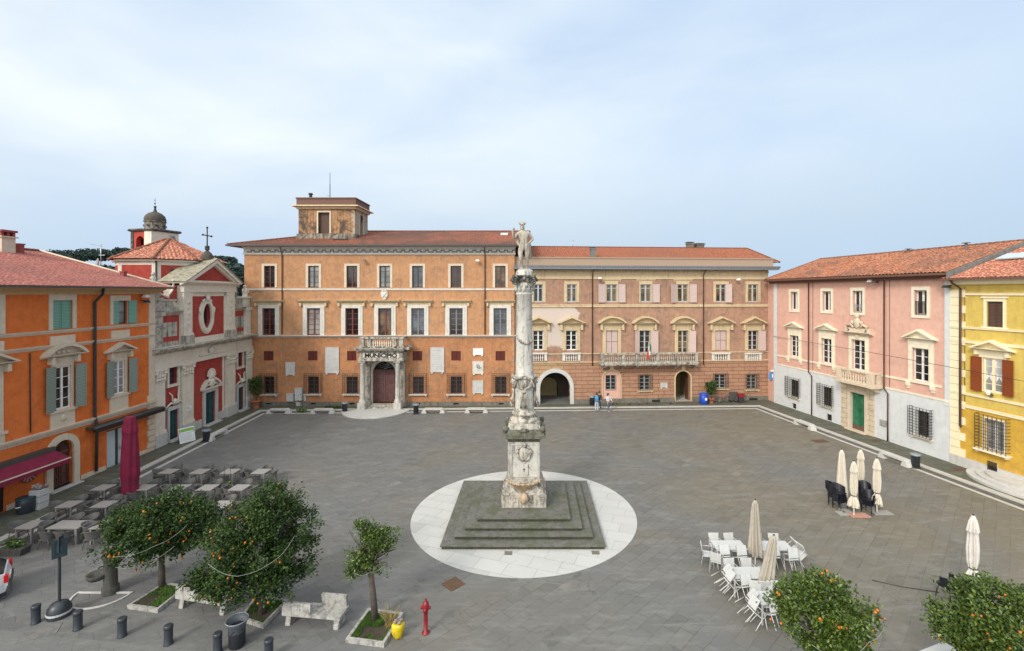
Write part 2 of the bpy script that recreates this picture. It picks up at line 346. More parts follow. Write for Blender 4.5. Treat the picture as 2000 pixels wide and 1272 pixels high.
def blind(B, r, mat, name='shuttered_window', depth=.08, label=None):
    """closed pair of louvred shutters filling an opening"""
    a, b, c, d = r; m = MB(); mid = (a+b)/2
    w = MB().box(a, b, depth+.04, depth+.12, c, d).build(name, mat, B)
    for x0, x1 in ((a+.02, mid-.012), (mid+.012, b-.02)):
        q = MB(); q.box(x0, x1, depth, depth+.035, c+.02, d-.02); frame_ring(q, x0+.06, x1-.06, c+.08, d-.08, .055, depth-.025, depth-.002); q.box(x0+.06, x1-.06, depth-.022, depth-.004, (c+d)/2-.03, (c+d)/2+.03)
        q.build('shutter', mat, w)
    if label: w['label'] = label
    return w
def shutter(par, x0, x1, c, d, mat, y=-.05, ang=0, hinge=None):
    q = MB(); q.box(x0+.05, x1-.05, y+.005, y+.03, c+.06, d-.06); frame_ring(q, x0+.06, x1-.06, c+.06, d-.06, .06, y-.01, y+.04)
    zc = (c+d)/2; q.box(x0+.06, x1-.06, y-.008, y+.035, zc-.04, zc+.04)
    if ang:
        h = hinge if hinge is not None else x0; q.xf(Matrix.Translation((h, y, 0)) @ Matrix.Rotation(ang, 4, 'Z') @ Matrix.Translation((-h, -y, 0)))
    return q.build('shutter', mat, par)
def surround(par, r, w, mat='trim_cream', p=.07, wt=None, bottom=False, inner=0, name='surround', rev=0):
    a, b, c, d = r; m = MB(); frame_ring(m, a, b, c, d, w, -p, rev, bottom, wt)
    if inner: frame_ring(m, a+.001, b-.001, c+.001, d-.001, w*.45, -p-.03, -p-.001, False)
    return m.build(name, mat, par)
def sill(par, r, ext=.2, t=.12, p=.2, mat='trim_cream'):
    a, b, c, d = r; m = MB(); m.box(a-ext, b+ext, -p, .05, c-t, c); m.box(a-ext+.08, a-ext+.2, -p*.7, 0, c-t-.12, c-t); m.box(b+ext-.2, b+ext-.08, -p*.7, 0, c-t-.12, c-t)
    return m.build('sill', mat, par)
def grille(par, r, ext=.2, p=.25, mat='iron', nv=6, nh=9, rr=.014, top=.2, bot=0):
    """iron cage standing proud of the wall"""
    a, b, c, d = r; a -= ext; b += ext; d += top; c -= bot; m = MB(); y = -p
    for i in range(nv+1): x = a+(b-a)*i/nv; m.box(x-rr, x+rr, y-rr, y+rr, c, d)
    for j in range(nh+1):
        z = c+(d-c)*j/nh; m.box(a, b, y-rr*1.6, y-rr*1.05, z-rr, z+rr)
        for x in (a, b): m.box(x-rr, x+rr, y, 0, z-rr*.8, z+rr*.8)
    return m.build('grille', mat, par)
def pipe(B, pts, mat='copper_pipe', r=.055): return MB().tube(pts, r, 8).build('downspout', mat, B)
def balusters(par, us, y, z0, z1, mat, r=.09):
    h = z1-z0; pf = [(r*.8, 0), (r*.8, .08), (r*.45, .12), (r*.6, .2), (r, .35), (r*.8, .5), (r*.4, .7), (r*.38, .82), (r*.7, .88), (r*.8, .92), (r*.8, 1)]
    p = MB().lathe([(a, z0+b*h) for a, b in pf], 0, 0, 8); first = None
    for u in us:
        if first is None: first = p.build('baluster', mat, par, (u, y, 0))
        else:
            c = first.copy(); COL.objects.link(c); c.parent = par; c.location = (u, y, 0)
def roof_slope(mb, P, du, ds, us, top, pitch=.25, amp=.045, seg=4, nrm=None, t0=None):
    """corrugated tile field: P eave origin, du along the eave, ds up the slope, us=(u0,u1), top(u)=slope length"""
    P, du, ds = Vector(P), Vector(du).normalized(), Vector(ds).normalized(); n = du.cross(ds).normalized()
    if n.z < 0: n = -n
    k = int((us[1]-us[0])/pitch*seg); base = len(mb.v); mb.uv = mb.uv or [None]*base
    for i in range(k+1):
        u = us[0]+(us[1]-us[0])*i/k; a = abs(math.sin(math.pi*(u-us[0])/pitch))*amp; t = max(0.01, top(u)); s0 = t0(u) if t0 else 0
        mb.v.append(tuple(P+du*u+ds*s0+n*a)); mb.v.append(tuple(P+du*u+ds*t+n*a)); mb.uv += [(u+.5, s0), (u+.5, t)]
    for i in range(k): q = base+2*i; mb.f.append((q, q+2, q+3, q+1))
    return mb
def ridge(B, pts, mat, r=.13, name='ridge_tiles'):
    m = MB()
    for a, b in zip(pts[:-1], pts[1:]):
        a, b = Vector(a), Vector(b); L = (b-a).length; n = max(1, int(L/.45))
        for i in range(n): p = a+(b-a)*(i/n); q = a+(b-a)*((i+.96)/n); m.tube([p, q], r*1.06, 8, r*.92)
    return m.build(name, mat, B)
def label_text(txt, size, mat, parent, loc, rot, depth=.02, name='lettering', sx=1):
    cu = bpy.data.curves.new(name, 'FONT'); cu.body = txt; cu.size = size; cu.extrude = depth; cu.offset = .018; cu.align_x = 'CENTER'; cu.align_y = 'CENTER'
    o = bpy.data.objects.new('tmp', cu); COL.objects.link(o); bpy.context.view_layer.update()
    me = bpy.data.meshes.new_from_object(o.evaluated_get(bpy.context.evaluated_depsgraph_get())); bpy.data.objects.remove(o)
    t = bpy.data.objects.new(name, me); me.materials.clear(); me.materials.append(MATS[mat]); COL.objects.link(t); t.parent = parent; t.location = loc; t.rotation_euler = rot; t.scale = (sx, 1, 1); return t
def skin(chains, name, mat, parent=None, sub=1, root=0):
    """chains: list of lists of (x,y,z,r); chains share a joint when their first point equals an earlier one"""
    vs, es, rs = [], [], []
    def vid(p):
        for i, v in enumerate(vs):
            if (Vector(v)-Vector(p[:3])).length < 1e-4: return i
        vs.append(p[:3]); rs.append(p[3] if isinstance(p[3], tuple) else (p[3], p[3])); return len(vs)-1
    for ch in chains:
        ids = [vid(p) for p in ch]
        for a, b in zip(ids[:-1], ids[1:]): es.append((a, b))
    me = bpy.data.meshes.new(name); me.from_pydata(vs, es, []); o = bpy.data.objects.new(name, me); COL.objects.link(o)
    o.modifiers.new('s', 'SKIN'); me.skin_vertices[0].data[root].use_root = True
    for i, r in enumerate(rs): me.skin_vertices[0].data[i].radius = r
    s = o.modifiers.new('sub', 'SUBSURF'); s.levels = sub; s.render_levels = sub
    bpy.context.view_layer.update()
    m2 = bpy.data.meshes.new_from_object(o.evaluated_get(bpy.context.evaluated_depsgraph_get())); bpy.data.objects.remove(o)
    m2.name = name; m2.materials.clear(); m2.materials.append(MATS[mat]); m2.polygons.foreach_set('use_smooth', [True]*len(m2.polygons))
    q = bpy.data.objects.new(name, m2); COL.objects.link(q)
    if parent: q.parent = parent
    return q
# ---------------------------------------------------------------- material set
flat('frame_brown', (.10,.035,.025), .5); flat('frame_dark', (.05,.045,.045), .5); flat('frame_grey', (.42,.42,.42), .5); flat('frame_white', (.72,.70,.66), .5)
flat('frame_red', (.16,.035,.025), .5)
glassy('glass_dark', (.008,.008,.01), (.035,.03,.032)); glassy('glass_curtain', (.14,.14,.145), (.34,.335,.32), .15, .35); glassy('glass_sky', (.03,.035,.045), (.12,.14,.17), .05, .5); glassy('glass_warm', (.03,.02,.012), (.16,.11,.05), .1, .9)
glassy('glass_frost', (.42,.48,.50), (.5,.56,.58), .25); glassy('stained_glass', (.02,.025,.03), (.10,.06,.09), .15, 3)
stone('trim_cream', (.66,.55,.42), (.22,.17,.12), .45, .8, .6); stone('trim_white', (.68,.64,.58), (.16,.14,.12), .5, .9, .58)
stone('trim_fresh', (.82,.74,.58), (.45,.36,.25), .3, .8, .66); stone('trim_palazzo', (.62,.48,.30), (.18,.13,.08), .55, .8, .56)
stone('marble', (.56,.53,.48), (.10,.09,.08), .9, 1.1, .53); stone('marble_clean', (.56,.545,.52), (.25,.24,.22), .5, .8, .6)
stone('marble_old', (.54,.49,.42), (.055,.05,.045), .92, 1.1, .48); stone('bench_marble', (.44,.42,.39), (.08,.075,.07), .85, 1.5, .5); stone('church_white', (.74,.67,.56), (.20,.17,.14), .6, .8, .6)
stone('church_grimy', (.52,.48,.41), (.05,.047,.042), .9, .9, .5); stone('capital_dark', (.34,.32,.28), (.03,.03,.027), .98, 1.3, .42); stone('moss_stone', (.36,.32,.24), (.09,.085,.055), .8, 1.2, .5); stone('stone_grey', (.20,.195,.185), (.06,.06,.05), .6, 1, .5)
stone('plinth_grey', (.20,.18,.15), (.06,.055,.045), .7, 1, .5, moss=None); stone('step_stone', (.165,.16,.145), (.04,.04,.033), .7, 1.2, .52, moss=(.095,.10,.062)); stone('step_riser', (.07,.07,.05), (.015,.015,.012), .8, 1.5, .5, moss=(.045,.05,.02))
stone('dark_iron', (.05,.05,.05), (.02,.02,.02), .5, 1, .5)
plaster('render_orange', (.49,.255,.13), (.38,.18,.085), (.24,.17,.12), .75, .49, var=.2)
plaster('render_orange_low', (.47,.21,.095), (.36,.145,.065), (.22,.15,.10), .8, .47, 1.4, var=.2)
plaster('render_tower', (.46,.25,.12), (.38,.2,.1), (.075,.06,.05), .95, .42, .75, streak=.6, patch=(.40,.34,.26), patch_box=(9.9, 12.2, 17.2, 20.6))
plaster('render_tower_base', (.36,.31,.24), None, (.06,.05,.045), .95, .42, .9, streak=.8)
plaster('render_palazzo', (.39,.225,.15), (.31,.17,.115), (.20,.14,.11), .75, .47, patch=(.55,.46,.40), patch_box=(-6, 6.3, 6.0, 10.1), var=.15)
plaster('render_attic', (.29,.185,.135), (.20,.13,.10), (.08,.07,.06), .85, .46, patch=(.36,.26,.19), patch_box=(-5, 40, 12, 18))
plaster('render_pink', (.62,.37,.295), (.58,.335,.265), (.42,.26,.21), .35, var=.06); plaster('render_white', (.58,.59,.60), None, (.45,.46,.45), .25, var=.05)
plaster('render_yellow', (.60,.44,.11), (.53,.37,.08), (.36,.24,.08), .5, var=.1)
plaster('render_yellow_low', (.57,.35,.05), (.50,.29,.04), (.36,.2,.06), .55, var=.1)
plaster('render_tangerine', (.66,.165,.038), (.55,.12,.025), (.36,.10,.035), .45, .5, var=.1)
plaster('render_red', (.38,.062,.045), (.31,.045,.035), (.14,.03,.03), .4, var=.1)
rustic('rustic_palazzo', (.40,.225,.145), (.36,.195,.125), (.17,.09,.06), 1.25, .4, (.47,.33,.17), 5.2)
rustic('rustic_cream', (.60,.50,.37), (.56,.46,.34), (.30,.24,.18), .9, .42)
flat('quoin', (.80,.70,.48), .85, .05); flat('quoin_ochre', (.60,.38,.07), .85, .06)
tiles('tiles_old', (.28,.08,.045), (.15,.05,.035), (.40,.16,.09), (.085,.055,.045), .25, .75, .5)
tiles('tiles_red', (.32,.095,.05), (.20,.065,.04), (.42,.17,.09), (.18,.10,.07), .25, .4, .6)
tiles('tiles_orange', (.35,.115,.06), (.15,.05,.03), (.48,.25,.15), (.12,.075,.06), .3, .6, .6)
tiles('tiles_rose', (.34,.105,.085), (.26,.075,.065), (.45,.20,.16), (.15,.08,.07), .24, .4, .55)
tiles('tiles_fresh', (.38,.115,.07), (.26,.08,.05), (.70,.36,.24), (.2,.1,.08), .3, .3, .65)
flat('fascia_brown', (.14,.065,.045), .7); flat('gutter_dark', (.06,.055,.05), .5); flat('gutter_zinc', (.22,.23,.25), .45, metal=.4); flat('cove_tan', (.50,.33,.17), .85)
flat('copper_pipe', (.09,.04,.03), .5); flat('iron', (.03,.027,.025), .6); flat('steel', (.45,.46,.47), .35, metal=.7); flat('lead_dome', (.07,.056,.042), .8, .3, 3, bmp=.5)
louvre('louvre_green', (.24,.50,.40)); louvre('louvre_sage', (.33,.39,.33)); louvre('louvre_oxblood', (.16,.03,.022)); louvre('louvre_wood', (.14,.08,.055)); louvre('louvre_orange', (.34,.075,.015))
flat('shutter_pink', (.50,.38,.35), .7, .08); flat('shutter_edge', (.35,.12,.09), .7)
flat('door_aubergine', (.115,.05,.05), .55, .3, 2); flat('door_wood', (.10,.045,.028), .5, .35, 2.5); flat('door_green', (.03,.15,.075), .5, .4, 2); flat('door_teal', (.010,.07,.075), .5, .25, 2)
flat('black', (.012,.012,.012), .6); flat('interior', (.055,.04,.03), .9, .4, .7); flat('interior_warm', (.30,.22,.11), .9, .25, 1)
flat('burgundy', (.20,.008,.04), .85, .2, 3); flat('white_paint', (.75,.75,.75), .5, .05); flat('letter_black', (.008,.008,.008), .8); flat('engrave', (.30,.29,.28), .8)
flat('zinc_box', (.48,.48,.47), .5, .08); flat('blue_sign', (.03,.22,.55), .4, .1)

# ================================================================ THE SETTING
def st(mb, name, mat): return tag(mb.build(name, mat), kind='structure')
def paving(name, c1, c2, mort, w, h, rot, warm=None, rough=.7):
    m, t, b = newmat(name); c = coord(t, rot=(0, 0, rot)); w0 = coord(t)
    ds = N(t, 'ShaderNodeVectorMath', operation='ADD'); t.links.new(c, ds.inputs[0])
    nn = N(t, 'ShaderNodeTexNoise', Scale=.7, Detail=2.0); t.links.new(w0, nn.inputs[0]); ml = N(t, 'ShaderNodeVectorMath', operation='SCALE'); ml.inputs['Scale'].default_value = .10
    t.links.new(nn.outputs[1], ml.inputs[0]); t.links.new(ml.outputs[0], ds.inputs[1])
    br = N(t, 'ShaderNodeTexBrick', Scale=1.0, offset=.37); br.inputs['Brick Width'].default_value = w; br.inputs['Row Height'].default_value = h
    br.inputs['Mortar Size'].default_value = .013; br.inputs['Mortar Smooth'].default_value = .5
    br.inputs['Color1'].default_value = (*c1, 1); br.inputs['Color2'].default_value = (*c2, 1); br.inputs['Mortar'].default_value = (*mort, 1); t.links.new(ds.outputs[0], br.inputs[0])
    col = br.outputs[0]
    col = mix(t, mix(t, 1.0, ramp(t, noi(t, w0, .28, 5, .7, 1.0), .42, .58), (.8 if c1[0] < .4 else .2,)*3, 'MULTIPLY'), col, tuple((a_+b_)/2 for a_, b_ in zip(c1, c2)))
    # a few odd replaced slabs, paler or darker than the rest
    b2 = N(t, 'ShaderNodeTexBrick', Scale=1.0, offset=.37); b2.inputs['Brick Width'].default_value = w; b2.inputs['Row Height'].default_value = h; b2.inputs['Mortar Size'].default_value = 0
    b2.inputs['Color1'].default_value = (0, 0, 0, 1); b2.inputs['Color2'].default_value = (1, 1, 1, 1); t.links.new(ds.outputs[0], b2.inputs[0])
    pale = ramp(t, b2.outputs[0], .93, .97); pale = mix(t, 1.0, pale, ramp(t, noi(t, w0, .45, 3, .6), .5, .62), 'MULTIPLY')
    col = mix(t, mix(t, 1.0, pale, (.3,)*3, 'MULTIPLY'), col, (.30,.29,.27) if c1[0] < .4 else c1)
    dk = ramp(t, b2.outputs[0], .04, .08, (1,1,1,1), (0,0,0,1)); col = mix(t, mix(t, 1.0, dk, (.35,)*3, 'MULTIPLY'), col, tuple(x*.5 for x in c1))
    if warm:
        sp = N(t, 'ShaderNodeSeparateXYZ'); t.links.new(w0, sp.inputs[0]); wn = noi(t, w0, .12, 3, .5, .6); ad = N(t, 'ShaderNodeMath', operation='MULTIPLY_ADD'); t.links.new(sp.outputs['X'], ad.inputs[0]); ad.inputs[1].default_value = .010; t.links.new(wn, ad.inputs[2])
        col = mix(t, ramp(t, ad.outputs[0], .4, .75), col, mix(t, 1.0, col, warm, 'MULTIPLY'))
    # worn pale streaks, damp dark stains
    col = mix(t, mix(t, 1.0, ramp(t, noi(t, coord(t, (.35, 1.5, 1), rot=(0, 0, rot)), 1.6, 9, .75, 1.2), .5, .66), (.5,)*3, 'MULTIPLY'), col, (.245,.238,.225) if c1[0] < .4 else (.52,.52,.515))
    col = mix(t, mix(t, 1.0, ramp(t, noi(t, w0, .16, 5, .6, 1.2), .5, .85), (.12,)*3, 'MULTIPLY'), col, tuple(x*.55 for x in c1))
    dk2 = ramp(t, noi(t, coord(t, (.5, 1.4, 1), rot=(0, 0, rot+.6)), .9, 9, .8, 1.5), .58, .66); col = mix(t, mix(t, 1.0, dk2, (.6 if c1[0] < .4 else .35,)*3, 'MULTIPLY'), col, tuple(x*.5 for x in c1))
    sp2 = ramp(t, noi(t, w0, 1.7, 10, .85, .5), .62, .70); col = mix(t, mix(t, 1.0, sp2, (.35,)*3, 'MULTIPLY'), col, (.33,.32,.31) if c1[0] < .4 else (.5,.5,.49))
    cr = N(t, 'ShaderNodeTexVoronoi', feature='DISTANCE_TO_EDGE', Scale=.55); t.links.new(noi_vec(t, w0), cr.inputs[0])
    crk = mix(t, 1.0, ramp(t, cr.outputs[0], .003, .012, (1,1,1,1), (0,0,0,1)), ramp(t, noi(t, w0, .3, 2, .5), .5, .6), 'MULTIPLY'); col = mix(t, mix(t, 1.0, crk, (.5 if c1[0] < .4 else .08,)*3, 'MULTIPLY'), col, (.06,.06,.056))
    t.links.new(col, b.inputs['Base Color']); rr = ramp(t, noi(t, w0, 1.1, 6, .7), .3, .7, (.5,)*3+(1,), (.85,)*3+(1,)); t.links.new(rr, b.inputs['Roughness']); b.inputs['Specular IOR Level'].default_value = .35
    hh = mix(t, .35, br.outputs['Fac'], noi(t, w0, 5, 8, .7)); iv = N(t, 'ShaderNodeMath', operation='SUBTRACT'); iv.inputs[0].default_value = 1; t.links.new(hh, iv.inputs[1]); bump(t, b, iv.outputs[0], .35, .02)
    return m
def noi_vec(t, v):
    nn = N(t, 'ShaderNodeTexNoise', Scale=1.3, Detail=6.0); t.links.new(v, nn.inputs[0]); sc = N(t, 'ShaderNodeVectorMath', operation='SCALE'); sc.inputs['Scale'].default_value = 1.2; t.links.new(nn.outputs[1], sc.inputs[0])
    ad = N(t, 'ShaderNodeVectorMath', operation='ADD'); t.links.new(v, ad.inputs[0]); t.links.new(sc.outputs[0], ad.inputs[1]); return ad.outputs[0]
paving('paving_slabs', (.155,.154,.151), (.128,.127,.125), (.082,.08,.074), .95, .5, R(-45), (1.12,1.0,.80))
paving('paving_road', (.165,.165,.16), (.145,.145,.142), (.10,.10,.095), 1.1, .6, R(-35))
paving('paving_dark', (.105,.105,.078), (.08,.083,.058), (.05,.055,.03), .7, .4, R(3))
paving('paving_cobble', (.12,.115,.11), (.09,.088,.084), (.05,.05,.045), .22, .12, R(3))
paving('paving_marble', (.50,.49,.47), (.45,.44,.42), (.27,.26,.25), 1.3, .85, R(20))
stone('band_marble', (.50,.48,.44), (.22,.21,.19), .6, .5, .56, streak=False)
st(MB().box(-1500, 1500, -60, 3000, -.4, 0), 'ground', 'paving_slabs')
def strip(pts, w, z0, z1):
    P = [Vector(p) for p in pts]; L, Rr = [], []
    for i, p in enumerate(P):
        a = (P[i]-P[i-1]).normalized() if i else None; b = (P[i+1]-P[i]).normalized() if i < len(P)-1 else None
        d = ((a or b)+(b or a)).normalized(); n = Vector((-d.y, d.x)); k = 1/max(.5, n.dot(Vector((-(a or b).y, (a or b).x)))); L.append(p+n*w/2*k); Rr.append(p-n*w/2*k)
    m = MB()
    for i in range(len(P)-1): m.prism_z([tuple(Rr[i]), tuple(Rr[i+1]), tuple(L[i+1]), tuple(L[i])], z0, z1)
    return m
BA = [(-23.6,9), (-24.66,22.05), (-25.46,31.7), (-26.4,46.3), (22.9,48.2), (26.8,26.0), (29.4,11)]
BB = [(-22.9,9), (-23.95,22), (-24.6,31.3), (-25.55,45.25), (22.2,47.25), (25.95,25.6), (28.6,10)]
side = MB()
OUT = [(-40,9), (-40,22.05), (-40,31.7), (-32,54), (29,54), (40,26), (40,11)]
for i in range(len(BA)-1): side.prism_z([BA[i], BA[i+1], OUT[i+1], OUT[i]], .004, .055)
st(side, 'pavement', 'paving_dark')
cb = MB()
for i in range(len(BA)-1): cb.prism_z([BB[i], BB[i+1], BA[i+1], BA[i]], .002, .008)
st(cb, 'gutter_paving', 'paving_cobble')
st(strip(BA, .42, .004, .075), 'kerb_band', 'band_marble'); st(strip(BB, .26, .004, .018), 'paving_band', 'band_marble')
CC = (-.43, 24.95)
st(MB().lathe([(5.78, .004), (5.78, .02)], *CC, 96, sm=False), 'marble_circle', 'paving_marble')
f = MB(); pc = G(738, 800); P = arc(0, 0, 3.3, 28, math.pi, 2*math.pi, 3.7)
f.prism_z([(pc[0]+x, 47.0+z) for x, z in P], .006, .088); st(f, 'marble_apron', 'paving_marble')
st(MB().prism_z([(-60,-50), (60,-50), (60,6), (-8.6,15.0), (-18.6,16.3), (-60,20)], .001, .004), 'road', 'paving_road')

# hill behind the roofs on the left, with its wood
hill = MB(); n = 40; pts = []
def hz_(x, y): return 26*math.exp(-((x+230)/125)**2-((y-330)/110)**2)+9*math.exp(-((x+390)/120)**2-((y-360)/90)**2)+9*math.exp(-((x+110)/45)**2-((y-210)/50)**2)
for j in range(n+1):
    for i in range(n+1):
        x = -620+i*17; y = 130+j*12; pts.append((x, y, hz_(x, y)+2*noise.noise(Vector((x*.03, y*.03, 0)))-3))
hill.add(pts, [(j*(n+1)+i, j*(n+1)+i+1, (j+1)*(n+1)+i+1, (j+1)*(n+1)+i) for j in range(n) for i in range(n)], True)
flat('hill_green', (.05,.065,.05), 1, .3, .05); flat('wood_green', (.04,.06,.048), .9, .5, .05, bmp=0); flat('pine_green', (.03,.055,.045), .9, .45, .3, bmp=0); flat('bark_far', (.08,.06,.05), .9)
st(hill, 'hill', 'hill_green')
rng = random.Random(3)
def leafcloud(mb, c, r, n, s, flatk=1, rng=rng, hollow=.35):
    for _ in range(n):
        v = Vector((rng.gauss(0,1), rng.gauss(0,1), rng.gauss(0,1))).normalized()*(rng.random()**hollow)
        p = Vector(c)+Vector((v.x*r[0], v.y*r[1], v.z*r[2])); a = Vector((rng.gauss(0,1), rng.gauss(0,1), rng.gauss(0,1))).normalized(); b = a.orthogonal().normalized()
        q = s*rng.uniform(.6, 1.3); a *= q; b *= q*.6; mb.v += [tuple(p-a), tuple(p+b), tuple(p+a), tuple(p-b)]; k = len(mb.v); mb.f.append((k-4, k-3, k-2, k-1))
wd = MB()
for _ in range(420):
    x = rng.uniform(-420, -90); y = rng.uniform(190, 360); z = hz_(x, y)
    if z < 7: continue
    r = rng.uniform(3, 6.5); leafcloud(wd, (x, y, z+1.5), (r, r, r*.75), 60, 1.5)
tag(wd.build('hillside_wood', 'wood_green'), 'dense dark green wood covering the hill behind the church and orange house', 'wood', kind='stuff')
def pine(x, y, z, r, h, lab):
    t = thing('pine_tree', lab, 'tree', (x, y, 0), group='stone pines on the hill')
    MB().tube([(0,0,0), (r*.05,0,z*.6), (0,0,z+h*.2)], .35, 6, .2).build('trunk', 'bark_far', t)
    c = MB(); leafcloud(c, (0,0,z+h*.5), (r, r, h*.42), 1500, .5)
    for k in range(6): a = k*1.05; leafcloud(c, (r*.6*math.cos(a), r*.6*math.sin(a), z+h*(.5+.12*math.sin(k*2))), (r*.5, r*.5, h*.3), 250, .45)
    c.build('crown', 'pine_green', t)
def at(px, py, Y): return ((px-CX)/F*Y, Y, H-(py-H0)/F*Y)
for px, py, Y, r, h, lab in ((445, 528, 130, 4.6, 5.0, 'broad dark stone pine just right of the church pediment'), (463, 545, 105, 2.4, 3.4, 'smaller stone pine nearest the corner of the long orange town hall'),
                             (438, 512, 150, 3.6, 4.2, 'stone pine crown peeping right beside the base of the church cross'), (243, 497, 190, 3.6, 6, 'thin ragged pine left of the bell tower on the ridge'), (130, 503, 220, 8, 8, 'wide stone pine at the left end of the visible hill'), (190, 498, 230, 8, 7, 'round topped pine behind the television aerial')):
    x, y, z = at(px, py, Y); pine(x, y, z-h*.5, r, h, lab)
wd2 = MB(); x, y, z = at(462, 585, 95)
for k in range(16): leafcloud(wd2, (x-3+k*.5, y+rng.uniform(-2,2), z-4+rng.uniform(-2,3)), (2,2,2.2), 160, .4)
tag(wd2.build('evergreen_thicket', 'pine_green'), 'dark evergreens filling the gap between church and town hall', 'thicket', kind='stuff')
# ================================================================ TOWN HALL (long orange block with roof turret)
f = Face((-29.18, 48.2), (-1.8, 48.2)); TH = thing('town_hall', 'long weathered orange three storey palace with roof turret and columned marble porch', 'building', (*f.p, 0), f.ang)
B = TH; U, Z = f.U, f.Z
top = [(516,537), (602,623), (677,698), (741,762), (805,826), (880,901), (967,987.5)]
mid = [(513,538), (600,626), (675,700.5), (739,765), (803.5,829), (878,904), (964,990)]
sml = [(515,534), (601.5,620), (678,696), (806,824.5), (881.5,900), (968,986.5)]
low = [(516,536), (602,623), (677,699), (806,827.5), (880,902), (967,989)]
rt = [f.rect(a, b, 519.5, 562) for a, b in top]; rm = [f.rect(a, b, 602, 655) for a, b in mid]; rm[3] = f.rect(739, 765, 602, 657.5)
rs = [f.rect(a, b, 686, 704.5) for a, b in sml]; rl = [f.rect(a, b, 735.5, 769) for a, b in low]
dr = f.rect(728.4, 773, 706, 789); LZ = Z(751, 497.5); zs1 = Z(751, 657)
zp = Z(751, 785)
dl_ = MB(); wall(dl_, 0, f.L, zp, zs1, [*rs, *rl, (*dr[:2], zp, dr[3], 'arch', .5)]); dl_.build('ground_floor_wall', 'render_orange_low', B)
dd = MB(); wall(dd, 0, f.L, zs1, LZ, [*rt, *rm])
for x, y0_, y1_ in ((0, 0, 13), (f.L, 0, 13)): dd.add([(x,y0_,0),(x,y1_,0),(x,y1_,LZ),(x,y0_,LZ)], [(0,1,2,3)])
dd.add([(0,13,0),(f.L,13,0),(f.L,13,LZ),(0,13,LZ)], [(0,1,2,3)]); dd.build('wall', 'render_orange', B)
vents = [f.rect(a-5, a+5, 787, 790.5) for a in (525, 612, 688, 816, 891, 979)]
pl = MB(); wall(pl, 0, f.L, 0, zp, [*[tuple(v) for v in vents], (*dr[:2], dr[2], zp)], y=-.05); pl.box(0, dr[0], -.05, 0, zp-.003, zp); pl.build('plinth', 'plinth_grey', B)
for v in vents: MB().box(v[0], v[1], .1, .14, v[2], v[3]).build('vent', 'black', B)
pms = ['glass_dark', 'glass_curtain', 'glass_dark', 'glass_curtain', 'glass_sky', 'glass_dark', 'glass_warm']
for i, r in enumerate(rt):
    w = window(B, r, 'frame_dark' if i in (1,3,4) else 'frame_brown', pms[i], cols=2, rows=4, fw=.08, mull=.13); surround(w, r, .24, 'trim_cream', .05, wt=.22)
flat('frame_taupe', (.20,.17,.16), .6); pmm = ['glass_dark', 'glass_curtain', 'glass_dark', 'glass_warm', 'glass_sky', 'glass_dark', 'glass_sky']
for i, r in enumerate(rm):
    w = window(B, r, 'frame_red' if i < 4 else 'frame_taupe', pmm[i], cols=2, rows=5, mull=.14, fw=.08); surround(w, r, .42, 'trim_white', .08, wt=.3, inner=1)
    a, b, c, d = r; m = MB(); m.box(a-.62, b+.62, -.06, 0, d+.3, d+.52); cornice(m, a-.85, b+.85, d+.52, d+.82, .42)
    for x in (a-.7, b+.48): m.box(x, x+.2, -.28, -.06, d+.2, d+.52)
    m.build('hood', 'trim_palazzo', w)
for r in rs: blind(B, r, 'louvre_oxblood', 'loft_window')
for r in rl:
    w = window(B, r, 'frame_brown', 'glass_dark', cols=2, rows=4); sill(w, r, .38, .12, .3, 'trim_white'); grille(w, (r[0], r[1], r[2], r[3]), .32, .28, 'iron', 7, 10, .013, .35)
    surround(w, r, .3, 'render_orange_low', .04)
m = MB(); cornice(m, -.05, f.L, Z(751, 567.5), Z(751, 563.5), .12, shape='band'); cornice(m, -.1, f.L+.1, Z(751, 659), Z(751, 654.8), .3)
m.build('string_course', 'trim_white', B)
# frieze and eaves
m = MB(); m.box(-.1, f.L+.1, -.12, 0, LZ, LZ+.12); m.box(-.05, f.L+.05, -.04, 0, LZ+.12, LZ+.62); cornice(m, -.1, f.L+.1, LZ+.62, LZ+.8, .35); m.build('frieze', 'trim_white', B)
m = MB(); k = int(f.L/.8)
for i in range(k):
    x = .3+i*.8; m.box(x, x+.4, -.06, -.041, LZ+.2, LZ+.32); m.box(x+.4, x+.5, -.06, -.042, LZ+.2, LZ+.5); m.box(x+.5, x+.8, -.06, -.041, LZ+.38, LZ+.5); m.box(x+.7, x+.8, -.058, -.043, LZ+.2, LZ+.4)
m.build('frieze_pattern', 'stone_grey', B)
EZ = LZ+.8; ey = -1.0; RD = 8.0; rise = Z(800, 451, 7.2)-EZ-.1; sl = math.hypot(RD+1, rise); XR = U(1036, 7)
du = Vector((1,0,0)); ds = Vector((0, RD+1, rise))
m = MB(); ex0 = -1.1
roof_slope(m, (0, ey, EZ+.1), (1,0,0), ds, (ex0, XR), lambda u: min(1, (u-ex0)/(RD+1))*sl)
roof_slope(m, (ex0, ey, EZ+.1), (0,1,0), (RD+1, 0, rise), (0, 16), lambda u: min(min(1, u/(RD+1)), (16-u)/8)*sl)
rf = m.build('roof', 'tiles_old', B); ridge(rf, [(ex0, ey, EZ+.12), (ex0+RD+1, RD, EZ+rise+.12)], 'tiles_red'); ridge(rf, [(ex0+RD+1, RD, EZ+rise+.12), (XR, RD, EZ+rise+.12)], 'tiles_red')
MB().add([(ex0+RD+1, RD, EZ+rise+.1), (XR, RD, EZ+rise+.1), (XR, 17, EZ), (ex0, 17, EZ), (ex0, ey, EZ-.02), (XR, ey, EZ-.02)], [(0,1,2,3), (4,5,2,3), (5,1,2)]).build('roof_underside', 'fascia_brown', rf)
